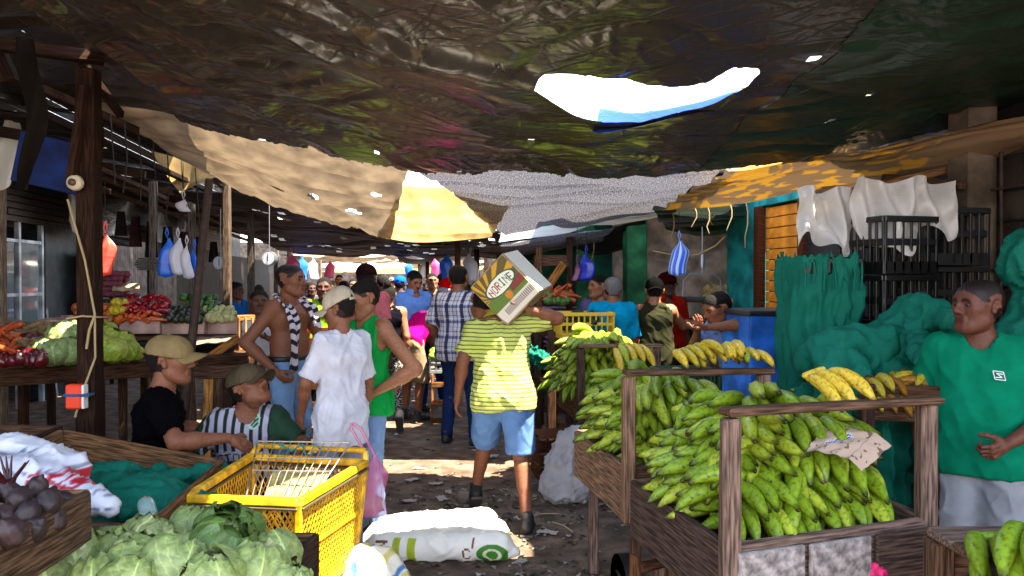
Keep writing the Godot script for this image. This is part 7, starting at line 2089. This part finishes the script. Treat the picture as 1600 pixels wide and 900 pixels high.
	var wb := person("woman in a black tank top and patterned leggings walking away", {"lkne": v3(0.08, 0.5, 0.12), "lank": v3(0.1, 0.09, 0.1), "rkne": v3(-0.09, 0.5, 0.0), "rank": v3(-0.13, 0.2, -0.28), "rfp": 0.8}, gnd(606, 8.7), PI + 0.15, {"tall": 1.6, "skin": mid, "woman": true, "hairdo": "bun", "top": cloth("black_tank", Color(0.05, 0.045, 0.075)), "sleeve": 0.0, "loose": 0.012, "legs": mat("leggings", Color.WHITE, 0.8, {"tex": pat, "uv": true, "sc": Vector3(4, 4, 1)}), "legloose": 0.006, "shoe": mat("shoe_pale", Color(0.62, 0.56, 0.5), 0.7), "cell": 0.017})
	mi("hair_band", tube([v3(-0.04, 1.68, -0.06), v3(0.0, 1.685, -0.1), v3(0.045, 1.68, -0.07)], 0.012, 6), mat("pink_band", Color(0.85, 0.1, 0.35), 0.6), wb)
	mi("belt", nets([cap_prim(v3(-0.07, 0.985, 0.0), v3(0.07, 0.985, 0.0), 0.128, 0.128, 0.02)], [], [[v3(0, 1.0, 0), v3(0, 1, 0)], [v3(0, 0.968, 0), v3(0, -1, 0)]], 0.012), mat("pink_belt", Color(0.8, 0.25, 0.45), 0.6), wb)
	# 12 the man in the blue polo
	person("man in a light blue polo shirt looking down in the middle of the alley", {"hpitch": 0.4, "hyaw": 0.2}, gnd(647, 9.8), 0.45, {"tall": 1.76, "skin": mid, "top": cloth("light_blue", Color(0.4, 0.56, 0.82)), "collar": cloth("light_blue", Color(0.4, 0.56, 0.82)), "legs": navy, "cell": 0.018})
	# 13 the bending man
	person("man in a bright pink polo and khaki shorts bending over a basket of limes", {"hip": v3(0, 0.9, -0.1), "neck": v3(0.06, 1.2, 0.28), "head": v3(0.08, 1.22, 0.44), "hpitch": 0.9, "lelb": v3(0.27, 0.95, 0.42), "lwri": v3(0.18, 0.74, 0.52), "relb": v3(-0.2, 0.93, 0.38), "rwri": v3(-0.14, 0.74, 0.52), "lkne": v3(0.11, 0.5, 0.0), "rkne": v3(-0.11, 0.5, 0.0), "lank": v3(0.12, 0.09, -0.06), "rank": v3(-0.12, 0.09, -0.06)}, gnd(648, 9.2), PI - 0.75, {"tall": 1.72, "skin": brown, "top": cloth("magenta", Color(0.72, 0.03, 0.36)), "legs": cloth("khaki", Color(0.52, 0.45, 0.36)), "short": 1.15, "legloose": 0.03, "cell": 0.016})
	# 14 the man in the red cap
	person("man in a red cap with a pale brim half hidden behind the plaid shirt", {"hpitch": 0.3}, gnd(700, 10.3), -0.5, {"tall": 1.66, "skin": dark, "cap": Color(0.72, 0.04, 0.05), "brim": Color(0.6, 0.58, 0.6), "top": cloth("olive_tee", Color(0.2, 0.18, 0.06)), "legs": navy, "cell": 0.019})
	# 15 the man in the plaid shirt
	var plaid := img_tex("plaid", 64, 64, func(x: int, y: int) -> Color:
		var a := x % 64
		var b := y % 64
		var c := Color(0.62, 0.62, 0.66)
		if a < 14:
			c = c * Color(0.2, 0.24, 0.42)
		if b < 12:
			c = c * Color(0.5, 0.54, 0.7)
		if a in [28, 29, 44, 45] or b in [30, 31, 48]:
			c = Color(0.08, 0.1, 0.2)
		if a in [20, 21, 52] or b in [20]:
			c = Color(0.8, 0.8, 0.82)
		return c)
	person("man in a blue and white plaid shirt and dark jeans walking down the alley", {"lelb": v3(0.27, 1.12, -0.02), "lwri": v3(0.22, 0.92, 0.16), "relb": v3(-0.25, 1.12, 0.0), "lkne": v3(0.1, 0.5, 0.1), "rkne": v3(-0.12, 0.5, 0.08), "rank": v3(-0.2, 0.1, -0.12)}, gnd(716, 7.9), PI - 0.25, {"tall": 1.8, "skin": brown, "top": mat("plaid", Color.WHITE, 0.9, {"tex": plaid, "uv": true, "sc": Vector3(7, 7, 1)}), "sleeve": 0.95, "loose": 0.03, "hem": 0.12, "legs": navy, "cell": 0.015})
	# 16 the man in the cyan shirt
	person("grey-haired man in a bright cyan T-shirt seen from behind", {"lelb": v3(0.28, 1.12, 0.0), "hyaw": 0.1}, gnd(957, 7.6), PI + 0.05, {"tall": 1.68, "skin": brown, "hair": Color(0.42, 0.4, 0.4), "top": cloth("cyan_tee", Color(0.03, 0.5, 0.66)), "loose": 0.03, "fat": 0.02, "wide": 1.08, "sleeve": 0.95, "hem": 0.12, "legs": cloth("grey_lilac", Color(0.5, 0.5, 0.6)), "short": 0.95, "cell": 0.014})
	# 17 the woman in olive
	person("woman in an olive tank top and black cap reaching across to a man in orange", {"relb": v3(-0.3, 1.2, 0.16), "rwri": v3(-0.42, 1.24, 0.26), "fat": 0.015}, gnd(1023, 7.9), PI - 0.1, {"tall": 1.66, "skin": mid, "woman": true, "cap": Color(0.03, 0.03, 0.03), "cap_yaw": PI, "top": cloth("olive_tank", Color(0.17, 0.17, 0.11)), "sleeve": 0.0, "hem": 0.1, "legs": blackm, "cell": 0.015, "arm": 1.1})
	# 18 the man in orange
	person("man in an orange-red polo and dark red cap facing the woman in olive", {"fat": 0.02}, gnd(1042, 8.7), 0.1, {"tall": 1.72, "skin": dark, "cap": Color(0.2, 0.03, 0.03), "top": cloth("orange_red", Color(0.62, 0.11, 0.03)), "collar": cloth("orange_red", Color(0.62, 0.11, 0.03)), "legs": blackm, "cell": 0.016})
	# 19 the man leaning on the blue counter
	person("man in a pale blue shirt resting his folded arms on the blue counter", {"neck": v3(0, 1.26, 0.18), "hip": v3(0, 0.86, -0.05), "head": v3(0.0, 1.37, 0.3), "hpitch": 0.35, "hyaw": -0.35, "lelb": v3(0.3, 1.25, 0.34), "lwri": v3(0.08, 1.22, 0.46), "relb": v3(-0.24, 1.02, 0.28), "rwri": v3(-0.08, 1.18, 0.42), "fat": 0.01}, v3(1.86, 0, -6.4), -0.95, {"tall": 1.78, "skin": brown, "top": cloth("pale_blue", Color(0.4, 0.48, 0.68)), "sleeve": 0.6, "legs": navy, "cell": 0.014})
	# 20 others beyond
	person("dark-haired man half hidden behind the man in cyan", {"hyaw": -0.5}, gnd(936, 8.4), -0.6, {"tall": 1.7, "skin": mid, "top": cloth("violet", Color(0.35, 0.32, 0.5)), "legs": blackm, "cell": 0.02})
	var str2 := mat("purple_stripe", Color.WHITE, 0.9, {"tex": img_tex("pstripe", 8, 16, func(_x: int, y: int) -> Color: return Color(0.5, 0.42, 0.55) if y % 16 < 5 else Color(0.12, 0.03, 0.12)), "uv": true, "sc": Vector3(1, 16, 1)})
	person("man in a purple striped shirt behind the wooden rack", {}, gnd(873, 9.6), PI, {"tall": 1.6, "skin": dark, "top": str2, "legs": blackm, "cell": 0.02})
	person("person in a blue shirt working under the roof by the dial scale", {"lelb": v3(0.2, 1.25, 0.16)}, gnd(368, 10.2), 1.2, {"tall": 1.62, "skin": dark, "top": cloth("azure", Color(0.03, 0.32, 0.6)), "legs": blackm, "cell": 0.02})
	# the crowd farther down
	var far := [[487, 13.5, 0.4, Color(0.2, 0.2, 0.24), "person in charcoal beyond the smiling man"], [538, 12.0, 3.0, Color(0.7, 0.25, 0.4), "person in a pink shirt far down the alley behind the tall man"], [552, 15.0, 0.2, Color(0.1, 0.1, 0.14), "person in a dark shirt in the far crowd by the pink shirt"], [625, 13.0, 2.9, Color(0.1, 0.3, 0.6), "person in a blue shirt far behind the blue polo"], [622, 17.0, 0.0, Color(0.6, 0.6, 0.58), "person in a pale shirt in the far crowd"], [596, 16.0, 3.1, Color(0.35, 0.12, 0.1), "person in dark red in the far crowd"], [667, 15.0, 0.5, Color(0.3, 0.1, 0.1), "person in maroon beyond the bending man"], [640, 19.0, 3.0, Color(0.15, 0.4, 0.2), "person in green in the far crowd"], [580, 21.0, 0.3, Color(0.5, 0.5, 0.55), "person in grey at the far end of the crowd"], [612, 24.0, 3.1, Color(0.6, 0.5, 0.15), "person in ochre at the far end of the crowd"], [655, 23.0, 0.0, Color(0.15, 0.15, 0.2), "person in black at the far end of the crowd"], [530, 18.0, 0.2, Color(0.55, 0.55, 0.6), "person in a white shirt in the far crowd"], [475, 16.5, 0.8, Color(0.3, 0.25, 0.4), "person in violet by the far shops"], [505, 14.5, 3.0, Color(0.6, 0.55, 0.5), "person in beige walking off by the far shops"], [560, 19.5, 3.0, Color(0.6, 0.2, 0.2), "person in red in the far crowd"], [645, 14.2, 3.1, Color(0.5, 0.45, 0.2), "person in mustard beyond the blue polo"], [598, 12.6, 3.1, Color(0.2, 0.25, 0.3), "person in slate beyond the black tank top"], [675, 12.4, 0.2, Color(0.1, 0.1, 0.12), "person in black beyond the red cap"], [520, 25.0, 0.1, Color(0.4, 0.2, 0.3), "person in plum at the far end of the crowd"]]
	var hats := [null, null, null, Color(0.05, 0.3, 0.7), null, null, null, Color(0.1, 0.5, 0.2), null, Color(0.7, 0.7, 0.7), null, null, null, null, null, null, null, null, null]
	for k in far.size():
		var f: Array = far[k]
		var look := {"tall": 1.6 + 0.03 * (k % 6), "skin": [dark, brown, mid][k % 3], "top": cloth("far_%d" % k, f[3]), "legs": navy if k % 2 else blackm, "cell": 0.027}
		if hats[k] != null:
			look["cap"] = hats[k]
		person(f[4], {"lelb": v3(0.25, 1.12, 0.05 * (k % 3))}, gnd(f[0], f[1]), f[2], look)

func _ready() -> void:
	rng.seed = 4
	nz.seed = 3
	nz.frequency = 1.0
	nz.fractal_octaves = 2
	ridge.seed = 9
	ridge.frequency = 1.0
	ridge.fractal_type = FastNoiseLite.FRACTAL_RIDGED
	ridge.fractal_octaves = 2
	fold_n.seed = 12
	fold_n.frequency = 1.0
	fold_n.fractal_type = FastNoiseLite.FRACTAL_NONE
	light_and_camera()
	shared_materials()
	build_ground()
	build_left_shops()
	build_tarps()
	build_right()
	build_main_post()
	build_bins()
	build_trolley()
	build_carts()
	build_plantains()
	build_vegetables()
	build_small()
	build_people()
# materials that several builders use
func shared_materials() -> void:
	mat("rust_pole", Color(0.26, 0.16, 0.11), 0.75, {"tex": noise_tex("rust", 0.008, 0.35, 1.1, 5), "sc": Vector3.ONE * 3.0})
	mat("white_film", Color(0.85, 0.84, 0.8), 0.45, {"back": Color(0.7, 0.7, 0.68)})
	mat("black_rubber", Color(0.05, 0.05, 0.05), 0.7)
	mat("black_crate", Color(0.045, 0.042, 0.042), 0.4)
	mat("scale_metal", Color(0.5, 0.52, 0.55), 0.35, {"metal": 0.7})
	mat("dark_cord", Color(0.12, 0.1, 0.08), 0.9)
	mat("pale_cord", Color(0.6, 0.52, 0.36), 0.8)
	mat("yellow_canvas", Color(0.86, 0.74, 0.48), 0.85, {"tex": noise_tex("canvas_dirt", 0.008, 0.55, 1.15, 6), "sc": Vector3.ONE * 0.9, "world": true, "back": Color(0.9, 0.88, 0.84)})
	mat("dull_black_tarp", Color(0.055, 0.048, 0.045), 0.6, {"nor": noise_tex("soft_crumple", 0.006, 0, 1, 3, 1, 512, 7.0), "sc": Vector3.ONE, "ns": 0.5})
	mat("green_net", Color(0.035, 0.4, 0.33), 0.8, {"tex": noise_tex("net_weave", 0.1, 0.7, 1.12, 3), "sc": Vector3.ONE * 2.2, "nor": noise_tex("net_nor", 0.012, 0, 1, 2, 1, 512, 6.0), "ns": 0.35, "spec": 0.3, "back": Color(0.15, 0.3, 0.25)})
